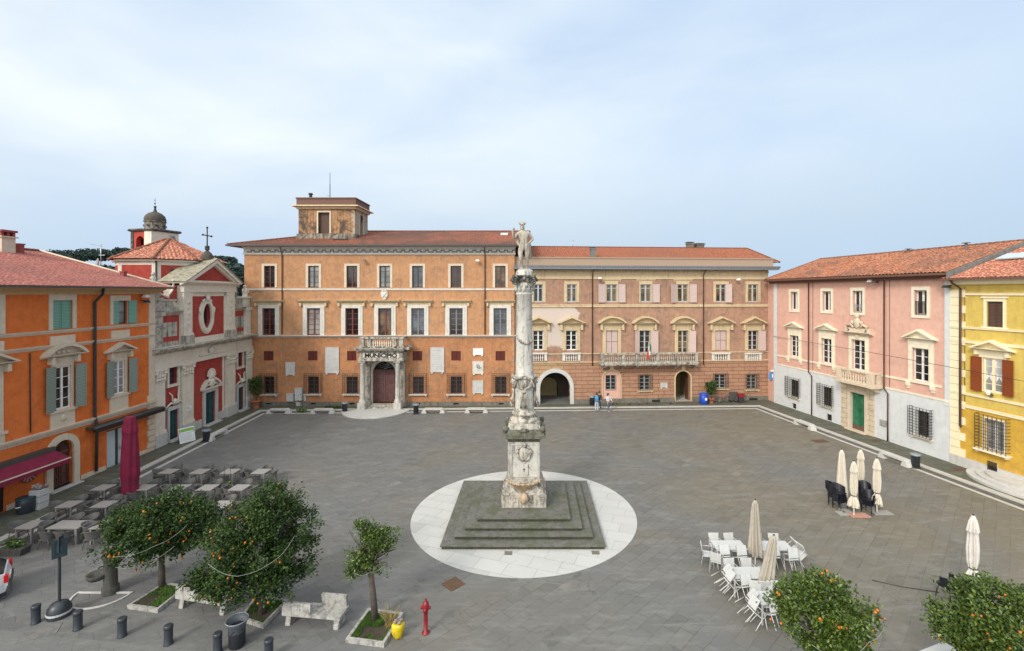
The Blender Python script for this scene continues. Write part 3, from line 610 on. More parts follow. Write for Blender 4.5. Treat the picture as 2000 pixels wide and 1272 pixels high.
MB().box(ex0, XR+.1, ey-.12, ey+.03, EZ-.02, EZ+.12).box(ex0-.12, ex0, ey-.12, 13, EZ-.02, EZ+.12).build('gutter', 'gutter_dark', rf)
x0, y0_ = U(985, 5.5), 5.5; z_ = EZ+rise*(6.5)/(RD+1)+.15
sk = MB().box(x0-.4, x0+.4, y0_-.5, y0_+.5, 0, .1); sk.xf(Matrix.Translation((x0, y0_, z_)) @ Matrix.Rotation(math.atan2(rise, RD+1), 4, 'X') @ Matrix.Translation((-x0, -y0_, 0))); sk.build('skylight', 'frame_white', rf)
pipe(B, [(U(552), -.5, LZ+.7), (U(552), -.12, LZ), (U(552), -.12, zs1+.2)]); pipe(B, [(U(947.4), -.5, LZ+.7), (U(947.4), -.12, LZ), (U(947.4), -.12, zs1+.2)])
m = MB(); x = U(1005)-.25
for i in range(30): z = .9+i*.52; m.box(x-(.12 if i % 2 else 0), x+.24, -.03, 0, z, z+.48)
m.build('quoin_strip', 'render_orange', B)
# turret
tx0, tx1, ty0, ty1 = U(583, 2.8), U(693, 2.8), 2.8, 6.8; TB = Z(640, 474, 2.8)-.3; TP = Z(640, 457, 2.8); TT = Z(640, 404, 2.8)
tw = f.rect(621.7, 643.7, 415, 456, 2.8)
m = MB(); wall(m, tx0, tx1, TP, TT, [tw], y=ty0); sw = (ty0+1.5, ty0+2.5, TP+.1, TT-.6)
s2 = MB(); wall(s2, ty0, ty1, TP, TT, [sw], y=0); s2.v = [(tx1-y, x, z) for x, y, z in s2.v]; m.add(s2.v, s2.f)
m.add([(tx0,ty0,TP),(tx0,ty1,TP),(tx0,ty1,TT),(tx0,ty0,TT),(tx1,ty1,TP),(tx1,ty1,TT)], [(0,1,2,3),(1,4,5,2)]); tur = m.build('turret', 'render_tower', B)
MB().tbox(((tx0+tx1)/2, (ty0+ty1)/2), tx1-tx0+.5, ty1-ty0+.5, TB-1, TP, .96).build('turret_base', 'render_tower_base', tur)
m = MB(); a, b, c, d = tw; m.box(a, b, ty0+.3, ty0+.34, c, d).build('turret_shutter', 'louvre_wood', tur); m = MB(); frame_ring(m, a, b, c, d, .16, ty0-.05, ty0, False); m.build('surround', 'trim_cream', tur)
MB().box(tx1-.35, tx1-.3, sw[0], sw[1], sw[2], sw[3]).build('pane', 'glass_dark', tur)
m = MB(); xs = tx1
for (yy0, yy1) in ((sw[0]-.14, sw[0]), (sw[1], sw[1]+.14)): m.box(xs, xs+.05, yy0, yy1, sw[2], sw[3]+.14)
m.build('surround', 'trim_cream', tur)
m = MB(); cx, cy = (tx0+tx1)/2, (ty0+ty1)/2; wx, wy = tx1-tx0, ty1-ty0
m.tbox((cx, cy), wx+.3, wy+.3, TT-.25, TT, 1.03); m.tbox((cx, cy), wx+1.1, wy+1.1, TT, TT+.12, .98); m.build('turret_cornice', 'trim_palazzo', tur)
m = MB(); m.tbox((cx, cy), wx+.3, wy+.3, TT+.12, TT+.85, 1.0); m.tbox((cx, cy), wx+.5, wy+.5, TT+.85, TT+.97, .98); m.build('turret_parapet', 'fascia_brown', tur)
MB().cyl(tx0+.75, cy-.8, TT+.9, TT+1.5, .16).cyl(tx0+.75, cy-.8, TT+1.55, TT+1.7, .26, .2).build('flue', 'dark_iron', tur)
x0, x1 = U(654, 2.2), U(679, 2.2); zz = Z(666, 477, 2.2); MB().box(x0, x1, 1.9, 3.0, zz, zz+.14).box(x0, x0+.1, 1.9, 3, zz+.1, zz+.45).box(x1-.1, x1, 1.9, 3, zz+.1, zz+.45).box(x0-.1, x1+.1, 1.7, 3, zz+.45, zz+.55).build('roof_hatch', 'gutter_dark', rf)
an = thing('aerial', 'tall thin mast aerial standing on the roof turret', 'aerial', (f.p.x+U(644.5, 5), 53.2, TT+.9))
MB().tube([(0,0,0), (0,0,2.0)], .045, 6).tube([(0,0,2), (0,0,3.3)], .028, 5).build('mast', 'iron', an); MB().tube([(0,0,.7), (-.5,0,.8), (-.65,0,.85)], .02, 5).build('boom', 'steel', an)
# porch
flat('quoin_pale', (.66,.61,.52), .8)
py0 = -1.5; pa, pb = U(703, py0), U(787, py0); zb = Z(745, 689.5, py0); zt = Z(745, 679, py0); ze = Z(745, 705, py0)
PO = MB(); PO.box(pa-.1, pb+.1, py0-.25, 0, ze, ze+.3); PO.box(pa-.02, pb+.02, py0-.18, 0, ze+.3, zb); cornice(PO, pa-.15, pb+.15, zb, zt, .6, py0-.05); PO.box(pa-.6, pb+.6, py0-.05, .0, zb+.3, zt)
po = PO.build('porch', 'marble_old', B)
def column(par, x, y, z0, z1, r, mat, cap=True, name='column'):
    m = MB(); m.box(x-r*1.6, x+r*1.6, y-r*1.6, y+r*1.6, z0, z0+.62); m.lathe([(r*1.45, z0+.62), (r*1.5, z0+.7), (r*1.35, z0+.76), (r*1.2, z0+.8), (r*1.3, z0+.88), (r*1.05, z0+.94)], x, y, 18)
    m.lathe([(r, z0+.94), (r*1.0, z0+1.6), (r*.88, z1-.4), (r*.98, z1-.36), (r*.9, z1-.32), (r*.9, z1-.24), (r*1.3, z1-.14)], x, y, 18); m.box(x-r*1.35, x+r*1.35, y-r*1.35, y+r*1.35, z1-.14, z1)
    return m.build(name, mat, par)
for px in (707.5, 776.5): column(po, U(px, py0+.1), py0+.15, .08, ze, .24, 'marble')
for px in (717, 785.5): x = U(px, -.4); MB().box(x-.28, x+.28, -.5, .0, .08, ze).box(x-.36, x+.36, -.58, -.003, .08, .7).box(x-.34, x+.34, -.56, -.004, ze-.25, ze-.002).build('pilaster', 'marble_old', po)
m = MB(); arch_ring(m, dr[0], dr[1], dr[2], dr[3], .28, -.12, .0); m.build('arch_surround', 'marble', po)
m = MB(); wall(m, U(716), U(787), .08, ze, [(dr[0]-.27, dr[1]+.27, .08, dr[3]+.27, 'arch', .02)], y=-.06); m.build('porch_back', 'marble_old', po)
m = MB(); m.box(dr[0]-.6, dr[1]+.6, -1.3, -.12, .055, .2); m.box(dr[0]-.3, dr[1]+.3, -.9, -.12, .2, .36); m.build('step', 'marble_old', po)
a, b, c, d = dr; cxm = (a+b)/2; zr = Z(751, 725)
door = MB().box(a, b, .38, .44, c, d).build('door', 'door_aubergine', B)
m = MB(); m.box(a, b, .3, .38, zr-.1, zr+.1); m.box(cxm-.04, cxm+.04, .33, .38, c, zr)
for s_ in (-1, 1):
    for k in range(3): z0 = c+.25+k*(zr-c-.4)/3; x0 = cxm+s_*.2 if s_ > 0 else a+.2; x1 = b-.2 if s_ > 0 else cxm-.2; frame_ring(m, x0+.05, x1-.05, z0+.05, z0+(zr-c-.4)/3-.22, .05, .35, .38)
m.build('door_panels', 'frame_brown', door); P = arc(cxm, d-(b-a)/2, (b-a)/2, 14); MB().prism_y([(a, zr+.1), *[p for p in P if p[1] > zr+.1], (b, zr+.1)], .36, .375).build('fanlight', 'glass_dark', door)
m = MB()
for q in (.25, .5, .75): m.tube([(cxm-(b-a)*.4+.4*q, .34, zr+.2+q*.9), (cxm, .34, zr+.05+q*.7), (cxm+(b-a)*.4-.4*q, .34, zr+.25+q*.9)], .02, 5)
m.build('fanlight_bars', 'steel', door)
MB().box((pa+pb)/2-1.75, (pa+pb)/2+1.75, py0-.2, py0-.17, ze+.36, zb-.05).build('name_panel', 'quoin_pale', po); label_text('MUNICIPIO', .5, 'letter_black', po, ((pa+pb)/2, py0-.215, (ze+.3+zb)/2), (R(90), 0, 0), .02, sx=1.25)
bal = MB(); b0, b1 = U(703.5, py0-.2), U(788, py0-.2); zt2 = Z(745, 659, py0-.2)
for x in (b0, b0+.7, b1-1.05, b1-.4): bal.box(x, x+.38, py0-.3, py0+.05, zt, zt2)
bal.box(b0-.05, b1+.05, py0-.34, py0+.08, zt2-.14, zt2+.02); bal.box(b0-.05, b1+.05, py0-.32, py0+.05, zt, zt+.14)
for x in (b0, b1-.38): bal.box(x+.06, x+.3, py0+.1, 0, zt2-.12, zt2); bal.box(x+.06, x+.3, py0+.1, 0, zt, zt+.1)
bb = bal.build('balcony', 'marble_old', po); balusters(bb, [b0+1.25+i*.215 for i in range(int((b1-b0-2.45)/.215)+1)], py0-.12, zt+.12, zt2-.12, 'church_white', .085); balusters(bb, [b0+.55, b1-.55], py0-.12, zt+.12, zt2-.12, 'marble_old', .075)
pg = MB()
for k in range(14): leafcloud(pg, (rng.uniform(b0, b1), py0-.3, zt+.05), (.22,.12,.14), 14, .07)
flat('weed_green', (.05,.085,.025), .9, .5, 3, bmp=0); pg.build('weeds', 'weed_green', po)
# coat of arms
cx_, cz_ = U(751), Z(751, 576); m = MB(); m.prism_y([(cx_-.32, cz_+.35), (cx_+.32, cz_+.35), (cx_+.36, cz_), (cx_+.2, cz_-.4), (cx_, cz_-.5), (cx_-.2, cz_-.4), (cx_-.36, cz_)], -.14, 0)
m.tube([(cx_-.25,-.16,cz_+.25), (cx_+.2,-.16,cz_-.3)], .05); m.tube([(cx_+.25,-.16,cz_+.25), (cx_-.2,-.16,cz_-.3)], .05); m.ball((cx_-.12,-.1,cz_+.45), .13,.1,.13); m.ball((cx_+.14,-.1,cz_+.45), .13,.1,.13)
tag(m.build('coat_of_arms', 'trim_white', None, (*f.p, 0)), 'carved white coat of arms shield above the porch window of the town hall', 'coat of arms')
# wall tablets and boxes (things fixed on the wall)
def plaque(fc, x0, x1, yt, yb, lab, mat='marble_clean', lines=8, feet=True, head=False, emblem=False):
    a, b, c, d = fc.rect(x0, x1, yt, yb, -.08); w, h = (b-a)/2, d-c; X, Y = fc.world((a+b)/2, 0); o = thing('wall_plaque', lab, 'plaque', (X, Y, c), fc.ang, 'stone plaques on the town hall wall' if fc is f else None)
    m = MB(); m.box(-w, w, -.09, 0, 0, h); frame_ring(m, -w+.05, w-.05, .05, h-.05, .05, -.12, -.088)
    if feet:
        for s_ in (-.75, .75): m.box(w*s_-.08, w*s_+.08, -.12, 0, -.14, 0)
    m.build('tablet', mat, o)
    if lines:
        q = MB(); r_ = random.Random(int(x0)); zt_ = h*(.9 if not emblem else .4)
        for i in range(lines):
            z = zt_-(zt_-.08*h)*(i+.5)/lines; k = w*r_.uniform(.55, .85); x = -k
            while x < k: l = r_.uniform(.04, .13)*max(1, w); q.box(x, min(k, x+l), -.093, -.089, z, z+.022+(.03 if i == 0 and head else 0)); x += l+.035
        q.build('inscription', 'engrave', o)
    if emblem:
        q = MB(); q.ball((0, -.09, h*.62), w*.38, .04, h*.18, jit=.35); q.ball((w*.2, -.09, h*.5), w*.3, .04, h*.1, jit=.35); q.build('relief', 'engrave', o)
    return o
plaque(f, 558, 576, 708, 732, 'small square greyish marble plaque between the first two barred windows', lines=6)
plaque(f, 635, 662, 678.5, 729, 'tall white marble plaque with carved verses left of the porch', lines=16)
plaque(f, 840.5, 867.5, 678.5, 727, 'tall white marble plaque with heading right of the porch', lines=9, head=True)
plaque(f, 924, 943.6, 680.5, 693, 'small blank horizontal white plaque, topmost of three stacked on the wall', lines=0, mat='white_paint')
plaque(f, 923, 944, 705.5, 730, 'square cream plaque with dark carved relief, middle of three stacked', lines=3, emblem=True, mat='trim_white')
plaque(f, 923, 944, 743.6, 768, 'square white plaque with lettering, lowest of three stacked on the wall', lines=8)
def wbox(fc, x0, x1, yt, yb, lab, name='meter_box', cat='meter box', mat='zinc_box', dp=.28):
    a, b, c, d = fc.rect(x0, x1, yt, yb, -.2); w, h = (b-a)/2, d-c; X, Y = fc.world((a+b)/2, -.02); o = thing(name, lab, cat, (X, Y, c), fc.ang, 'grey meter boxes at the foot of the wall')
    MB().box(-w, w, -dp, 0, 0, h).box(-w-.03, w+.03, -dp-.03, 0, h, h+.05).build('case', mat, o); q = MB().box(-w+.05, w-.05, -dp-.015, -dp-.002, .06, h-.06).build('door', mat, o); MB().box(w-.14, w-.1, -dp-.04, -dp-.016, h*.45, h*.6).build('latch', 'iron', q)
wbox(f, 560, 573.7, 770, 784, 'low square grey meter box left of the taller one'); wbox(f, 577, 590.5, 759, 782, 'tall grey electricity cabinet beside the second barred window', dp=.35); wbox(f, 579, 587, 786, 793, 'small white box at ground level under the tall cabinet'); wbox(f, 593, 597, 776, 784, 'tiny narrow white box right of the tall cabinet', dp=.15)
def floodlight(fc, px, py, lab, mat='steel'):
    X, Y = fc.world(fc.U(px, -.3), 0); o = thing('floodlight', lab, 'floodlight', (X, Y, fc.Z(px, py, -.3)), fc.ang)
    MB().box(-.03, .03, -.35, 0, .05, .1).build('bracket', 'iron', o); MB().tbox((0, -.42), .42, .3, -.09, .1, .6).build('housing', mat, o); MB().box(-.17, .17, -.54, -.3, -.105, -.091).build('lens', 'glass_frost', o)
floodlight(f, 711, 509, 'small grey floodlight under the town hall eaves left of centre', 'stone_grey'); floodlight(f, 933, 509, 'pale floodlight under the town hall eaves near the right downspout', 'frame_white')

# ================================================================ PALAZZO (brownish pink, rusticated ground floor, long balcony)
gl, gr = G(1048, 791), G(1500, 782); e = (Vector(gr)-Vector(gl)).normalized(); p0 = Vector(gl)+e*((-1.75-gl[0])/e.x)
f = Face(tuple(p0), gr); X0 = p0
PA = thing('palazzo', 'faded brown pink palace with attic parapet, long stone balcony and arched passage', 'building', (*f.p, 0), f.ang); B = PA; U, Z = f.U, f.Z
top = [(1042,1060.3), (1107,1126), (1184,1205), (1250.6,1271.7), (1323,1344), (1398,1418), (1460.7,1480)]
mid = [(1041,1061.6), (1105,1126.6), (1183,1206.7), (1249,1270), (1323.7,1343.7), (1396,1418.6), (1460.5,1480)]
zTL = [556+i*.0 for i in range(7)]
rt = [f.rect(a, b, 555.5, 590.5) for a, b in top]; rm = [f.rect(a, b, 645.5, 684.5 if i not in (2,3,4) else 690) for i, (a, b) in enumerate(mid)]
rl = [f.rect(1183, 1203, 733, 762), f.rect(1249, 1269.6, 732.6, 762.5), f.rect(1395.7, 1417.8, 731, 759), f.rect(1458.6, 1477.6, 732, 760.5)]
ar = (*f.rect(1054.6, 1113, 727.4, 791)[:2], .05, f.rect(1054.6, 1113, 727.4, 791)[3], 'arch', .6); q = f.rect(1319, 1348, 725, 783); do = (q[0], q[1], .08, q[3], 'arch', .6)
q = f.rect(1177, 1211.5, 723, 785); ba = (q[0], q[1], .3, q[3], 'arch', .08)
zg = Z(1250, 705.5); PT = Z(1250, 527)
m = MB(); wall(m, 0, f.L, zg, PT+.05, [*rt, *rm]); m.add([(f.L,0,0),(f.L,12,0),(f.L,12,PT),(f.L,0,PT),(0,12,0),(0,12,PT)], [(0,1,2,3),(1,4,5,2)]); m.build('wall', 'render_palazzo', B)
m = MB(); wall(m, 0, f.L, 0, zg, [ar, do, ba, *rl[1:]], y=-.04); m.build('ground_floor_wall', 'rustic_palazzo', B)
m = MB(); wall(m, ba[0], ba[1], ba[2], ba[3], [rl[0]], y=.04); m.build('blind_arch', 'render_pink', B)
m = MB(); wall(m, 0, f.L, 0, .5, [(ar[0]-.42, ar[1]+.42, 0, .5), (do[0]-.1, do[1]+.1, 0, .5)], y=-.1, rev=.06); m.box(0, ar[0]-.42, -.1, -.04, .499, .5); m.box(ar[1]+.42, do[0]-.1, -.1, -.04, .5, .501); m.box(do[1]+.1, f.L, -.1, -.04, .5, .501); m.build('plinth', 'plinth_grey', B)
for v in (f.rect(1273.5, 1289, 781, 785.5, -.1), f.rect(1464, 1479, 777.5, 782, -.1)): MB().box(v[0], v[1], -.115, -.08, v[2], v[3]).build('vent', 'black', B)
m = MB(); arch_ring(m, ar[0], ar[1], ar[2], ar[3], .4, -.16, .02); m.build('arch_surround', 'marble_clean', B)
m = MB(); arch_ring(m, ba[0], ba[1], ba[2], ba[3], .12, -.09, -.02); arch_ring(m, do[0], do[1], do[2], do[3], .15, -.1, .02); m.box((do[0]+do[1])/2-.2, (do[0]+do[1])/2+.2, -.2, -.02, do[3]+.1, do[3]+.6); m.box((ba[0]+ba[1])/2-.2, (ba[0]+ba[1])/2+.2, -.2, -.02, ba[3]+.1, ba[3]+.6); m.build('arch_surround', 'trim_palazzo', B)
# passage behind the big arch
a, b, c, d = ar[:4]; m = MB(); wall(m, a-1, b+1.2, .05, 5.6, [(a+.35, a+2.3, .05, 2.2, 'arch', .8)], y=3.4)
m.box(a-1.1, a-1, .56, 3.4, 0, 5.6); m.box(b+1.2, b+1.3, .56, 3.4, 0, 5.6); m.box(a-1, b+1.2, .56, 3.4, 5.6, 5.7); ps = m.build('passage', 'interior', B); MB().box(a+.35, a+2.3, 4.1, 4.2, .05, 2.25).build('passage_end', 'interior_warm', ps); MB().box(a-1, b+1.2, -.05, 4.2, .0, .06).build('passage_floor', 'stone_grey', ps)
a, b, c, d = do[:4]; m = MB(); m.box(a-.6, a-.5, .56, 4, 0, 4.2); m.box(b+.5, b+.6, .56, 4, 0, 4.2); m.box(a-.6, b+.6, 4, 4.1, 0, 4.2); m.box(a-.6, b+.6, .56, 4, 4.2, 4.3); hl = m.build('hallway', 'interior_warm', B)
MB().box(a+.55, a+1.05, 3.9, 3.98, 0, 2.9).build('inner_door', 'door_teal', hl); MB().box(a-.6, b+.6, .0, 4, .05, .09).build('hall_floor', 'marble', hl)
leaf = MB(); leaf.box(b-.06, b-.01, .45, 1.2, .1, 2.9); leaf.build('door_leaf', 'door_wood', B); 
for i, r in enumerate(rt):
    w = window(B, r, 'frame_grey', 'glass_warm' if i not in (0,) else 'glass_dark', cols=2, rows=1, mull=.16, fw=.09, depth=.16); a, b, c, d = r; q = MB(); z = c+(d-c)*.78; q.box(a+.09, b-.09, .1, .14, z-.03, z+.03); q.build('transom', 'frame_grey', w)
    surround(w, r, .28 if i in (0,1,5,6) else .12, 'trim_palazzo', .05, wt=.3)
    if i in (2,3,4): q = MB(); cornice(q, a-.45, b+.45, d+.3, d+.55, .15); q.build('hood', 'trim_palazzo', w)
    W2 = (b-a)*.62
    if i in (2, 4): shutter(w, a-W2-.16, a-.14, c-.02, d+.02, 'shutter_pink', -.1, ang=R(8) if i == 2 else R(25), hinge=a-.14)
    if i in (2, 3, 4): shutter(w, b+.14, b+W2+.16, c-.02, d+.02, 'shutter_pink', -.1, ang=R(-6), hinge=b+.14)
    if i == 5: shutter(w, b-.1, b+W2*.8, c-.02, d+.02, 'shutter_pink', -.1, ang=R(-40), hinge=b-.1)
for i, r in enumerate(rm):
    a, b, c, d = r
    if i in (2, 5):
        w = MB().box(a, b, .12, .16, c, d).build('shuttered_window', 'shutter_edge', B); mm = (a+b)/2
        for x0, x1 in ((a+.03, mm-.03), (mm+.03, b-.03)):
            q = MB(); zz = (c+d)/2; q.box(x0, x1, .06, .12, c+.03, zz-.03); q.box(x0, x1, .06, .12, zz+.03, d-.03); q.build('shutter', 'shutter_pink', w)
    else:
        w = window(B, r, 'frame_white' if i < 2 else 'frame_grey', 'glass_dark' if i != 4 else 'glass_warm', cols=2, rows=4, mull=.14, fw=.08)
        W2 = (b-a)*.6
        if i in (3, 4, 6): shutter(w, b+.06, b+W2+.1, c-.02, d, 'shutter_pink', -.16, ang=R(-8 if i != 4 else -35), hinge=b+.06)
        if i == 3: shutter(w, a-W2*.8, a-.06, c-.02, d, 'shutter_pink', -.16, ang=R(15), hinge=a-.06)
    surround(w, r, .34, 'trim_palazzo', .08, wt=.25, inner=1); px = (mid[i][0]+mid[i][1])/2; zb_, zt_ = Z(px, 633.5), Z(px, 618.5)
    q = MB(); q.box(a-.5, b+.5, -.1, 0, d+.25, zb_)
    for x in (a-.6, b+.38): q.box(x, x+.22, -.35, 0, d+.05, zb_); q.tube([(x+.11, -.3, zb_-.12), (x+.11, -.2, d+.1)], .1)
    (seg_ped if i in (2,3,4) else tri_ped)(q, a-.85, b+.85, zb_, zt_+.05, .55, 0, .17); q.build('pediment', 'trim_palazzo', w)
    if i in (0,1,5,6):
        zq0, zq1 = Z(px, 704.5), Z(px, 689.7); q = MB(); q.box(a-.35, a-.08, -.14, 0, zq0, zq1); q.box(b+.08, b+.35, -.14, 0, zq0, zq1); q.box(a-.4, b+.4, -.2, 0, zq1-.1, zq1+.04); q.box(a-.08, b+.08, .0, .02, zq0, zq1-.1)
        q = q.build('balustrade', 'trim_white', w)
for i, r in enumerate(rm):
    if i in (0,1,5,6):
        a, b, c, d = r; px = (mid[i][0]+mid[i][1])/2; w = [o for o in bpy.data.objects if o.name.startswith('balustrade') and o.parent and o.parent.parent == B][[0,1,5,6].index(i)].parent; zq0, zq1 = Z(px, 704.5), Z(px, 689.7); balusters(w, [a-.02+(b-a+.04)*(k+.5)/5 for k in range(5)], -.1, zq0, zq1-.1, 'trim_white', .085)
for i, r in enumerate(rl):
    w = window(B, r, 'frame_grey', 'glass_dark', cols=2, rows=4, mull=.12, depth=.24 if i else .2)
    if i: grille(w, r, .18, .16, 'iron', 6, 9, .012, .1); sill(w, r, .28, .1, .22, 'trim_palazzo')
    else: grille(w, (r[0], r[1], r[2], r[3]), .0, .0, 'iron', 5, 9, .01, 0)
m = MB(); cornice(m, 0, f.L, Z(1250, 707.5), Z(1250, 704.5), .15, shape='band'); m.box(0, f.L, -.06, 0, Z(1250, 690.6), Z(1250, 688.8)); cornice(m, 0, f.L, Z(1250, 600.5), Z(1250, 594.5), .14, shape='band'); m.build('string_course', 'trim_palazzo', B)
m = MB(); m.box(0, f.L, -.03, 0, Z(1250, 544.5), PT); m.box(0, f.L, -.08, -.03, Z(1250, 545.5), Z(1250, 543.8)); k = int(f.L/.3)
for i in range(k): m.box(.1+i*.3, .24+i*.3, -.3, -.03, Z(1250, 531.5), Z(1250, 528.5))
m.box(0, f.L+.05, -.14, -.03, Z(1250, 533), Z(1250, 531.5)); m.build('frieze', 'trim_palazzo', B)
zA, zG = Z(1250, 504, -.2), Z(1250, 519.5, -.9)
m = MB(); m.box(-.2, f.L+.75, -.9, 0, PT, PT+.18); m.prism_x([(-.95, PT+.18), (-.98, PT+.36), (-.7, zG), (.1, zG+.05), (.1, PT+.18)], -.2, f.L+.8); m.build('eaves_cornice', 'gutter_zinc', B)
m = MB(); m.box(-.2, f.L+.5, -.15, .25, zG-.1, zA-.08); m.box(-.25, f.L+.55, -.22, .32, zA-.08, zA+.05); m.box(f.L+.25, f.L+.5, .25, 12, zG-.1, zA-.08); m.build('parapet', 'render_attic', B)
# roof behind the parapet
zr = Z(1250, 484, 5.5); ze_ = zA-.35; m = MB(); rw = f.L-.2; sl = math.hypot(5.2, zr-ze_); kk = U(1459, 5.5); k2 = max(f.L+.25, kk+.8)
roof_slope(m, (0, .3, ze_), (1,0,0), (0, 5.2, zr-ze_), (0, k2), lambda u: sl*min(1, max(0, (k2-u)/(k2-kk)))); roof_slope(m, (k2, .3, ze_), (0,1,0), (kk-k2, 5.2, zr-ze_), (0, 9), lambda u: math.hypot(kk-k2, zr-ze_)*(1 if u > 5.2 else u/5.2))
rf = m.build('roof', 'tiles_red', B); MB().add([(0,5.5,zr-.03),(kk,5.5,zr-.03),(k2,11,ze_),(0,11,ze_)], [(0,1,2,3)]).build('rear_slope', 'fascia_brown', rf); ridge(rf, [(0,5.5,zr), (kk,5.5,zr)], 'tiles_red', .11); ridge(rf, [(kk,5.5,zr), (k2,.3,ze_+.02)], 'tiles_red', .11)
def chimney(par, fc, x0, x1, yt, yb, v, mat='plinth_grey', cap='tile'):
    a, b, c, d = fc.rect(x0, x1, yt, yb, v); w = (b-a); m = MB(); m.box(a+w*.08, b-w*.08, v, v+w*.85, c-.8, d-.12); m.box(a, b, v-w*.08, v+w*.93, d-.25, d-.15); m.box(a-.02, b+.02, v-.02-w*.08, v+w*.95, d-.06, d); 
    for x in (a+w*.1, b-w*.22): m.box(x, x+w*.12, v, v+w*.8, d-.15, d-.06)
    return m.build('chimney', mat, par)
chimney(rf, f, 1153, 1165, 482, 503, .8, 'stone_grey'); chimney(rf, f, 1343, 1356, 472.5, 486, 5.6); chimney(rf, f, 1360, 1377, 475, 486, 5.8)
pipe(B, [(U(1156.5), -.8, PT+.1), (U(1156.5), -.14, PT-.6), (U(1156.5), -.14, zg-.4)]); pipe(B, [(U(1373), -.8, PT+.1), (U(1373), -.14, PT-.6), (U(1373), -.14, zg-.4)])
X, Y = f.world(U(1119, 6), 6); an = thing('aerial', 'thin T shaped television aerial above the low red roof', 'aerial', (X, Y, zr-.2)); MB().tube([(0,0,0), (0,0,1.1)], .03, 6).build('mast', 'steel', an); MB().tube([(-.5,0,.95), (.2,0,.95)], .02, 5).build('boom', 'steel', an)
# long balcony
bp = -1.1; b0, b1 = U(1175, bp), U(1362.5, bp); zs_, zt_ = Z(1268, 708.5, bp), Z(1268, 690.5, bp); zbt = Z(1268, 712.5, bp)
m = MB(); m.box(b0-.1, b1+.1, bp-.12, -.16, zs_-.16, zs_); m.box(b0-.02, b1+.02, bp-.05, -.16, zs_-.28, zs_-.16); m.box(b0, b1, bp-.06, bp+.2, zs_, zs_+.1); m.box(b0-.04, b1+.04, bp-.1, bp+.24, zt_-.1, zt_+.02)
piers = [U(x, bp) for x in (1177, 1217, 1244, 1284, 1321, 1360)]
for x in piers: m.box(x-.14, x+.14, bp-.07, bp+.21, zs_+.1, zt_-.1)
for x in (b0, b1-.26): m.box(x+.02, x+.2, bp+.24, -.04, zt_-.1, zt_); m.box(x, x+.22, bp+.2, -.04, zs_, zs_+.1)
for x in [U(x, -.5) for x in (1180, 1217, 1243, 1284, 1321, 1357)]: m.prism_x([(-.04, zs_-.28), (-1.0, zs_-.28), (-.98, zs_-.42), (-.6, zs_-.5), (-.3, zs_-.75), (-.04, zs_-.8)], x-.13, x+.13)
bb = m.build('balcony', 'marble_old', B)
us = []
for x0, x1 in zip(piers[:-1], piers[1:]): k = int((x1-x0-.3)/.21); us += [x0+.14+(x1-x0-.28)*(j+.5)/k for j in range(k)]
balusters(bb, us, bp+.07, zs_+.08, zt_-.08, 'marble_old', .08)
plaque(f, 1290, 1303.5, 747.5, 756.5, 'small white marble plaque beside the arched doorway of the palazzo', lines=4, feet=True); floodlight(f, 1171, 543.5, 'pale floodlight under the palazzo frieze near its left downspout', 'frame_white'); floodlight(f, 1441, 546, 'pale floodlight under the palazzo frieze near its right corner', 'frame_white')
X, Y = f.world(U(1265.5, -1.3), -1.25); fl = thing('flag', 'small Italian tricolour hanging limp from the balcony rail', 'flag', (X, Y, zt_-.1), f.ang); MB().tube([(0, .1, -.5), (0, -.25, 1.3)], .02, 6).build('pole', 'steel', fl)
flat('flag_green', (.01,.15,.06), .8); flat('flag_white', (.7,.7,.7), .8); flat('flag_red', (.55,.02,.02), .8)
m = MB()
for nm, x0, mt in (('green_stripe', .16, 'flag_green'), ('white_stripe', .05, 'flag_white'), ('red_stripe', -.08, 'flag_red')):
    q = MB(); zz = (1.1, .72, .3) if nm[0] == 'g' else ((.95, .4, -.05) if nm[0] == 'w' else (.55, 0, -.45))
    q.prism_y([(x0-.06, zz[2]), (x0+.14, zz[2]+.05), (x0+.12, zz[1]), (x0+.08, zz[0]), (x0-.04, zz[0]-.05), (x0-.09, zz[1])], -.27, -.24+(.02 if nm[0] == 'g' else 0)-(.02 if nm[0]=='r' else 0)); q.build(nm, mt, fl)
FP = f
# ================================================================ PINK HOUSE and YELLOW HOUSE (right side)
g0, g1 = Vector(G(1512, 787)), Vector(G(1857, 905)); dv = (g1-g0).normalized()
f = Face(tuple(g0), tuple(g1)); PK = thing('pink_house', 'pink house with white ground floor, terracotta roof and green door under a stone balcony', 'building', (*f.p, 0), f.ang); B = PK; U, Z = f.U, f.Z
rt = [f.rect(1544.5, 1558.7, 570, 606), f.rect(1606.7, 1623.7, 569, 608), f.rect(1666, 1685.4, 568, 611), f.rect(1786.2, 1811.5, 567, 616)]
rm = [f.rect(1543.8, 1561, 655.5, 697.5), f.rect(1605, 1625.7, 661.5, 710.5), f.rect(1664.6, 1691, 664, 724), f.rect(1782.5, 1815.8, 680.5, 746)]
rl = [f.rect(1544, 1559.7, 742, 775), f.rect(1607.7, 1624, 756, 793), f.rect(1790.7, 1815, 803, 852.5)]
cel = [f.rect(1547.5, 1555.5, 788, 798.5), f.rect(1614.5, 1625, 809, 822)]
dr = f.rect(1664, 1692, 768, 842); EZ = Z(1700, 541, -.6); zw = Z(1690, 749.5); e0 = 0.0
m = MB(); wall(m, e0, f.L, zw, EZ, [*rt, *rm]); m.add([(f.L,0,zw),(f.L,10,zw),(f.L,10,EZ),(f.L,0,EZ),(e0,10,0),(e0,0,0),(e0,0,EZ),(e0,10,EZ)], [(0,1,2,3),(4,5,6,7)]); m.build('wall', 'render_pink', B)
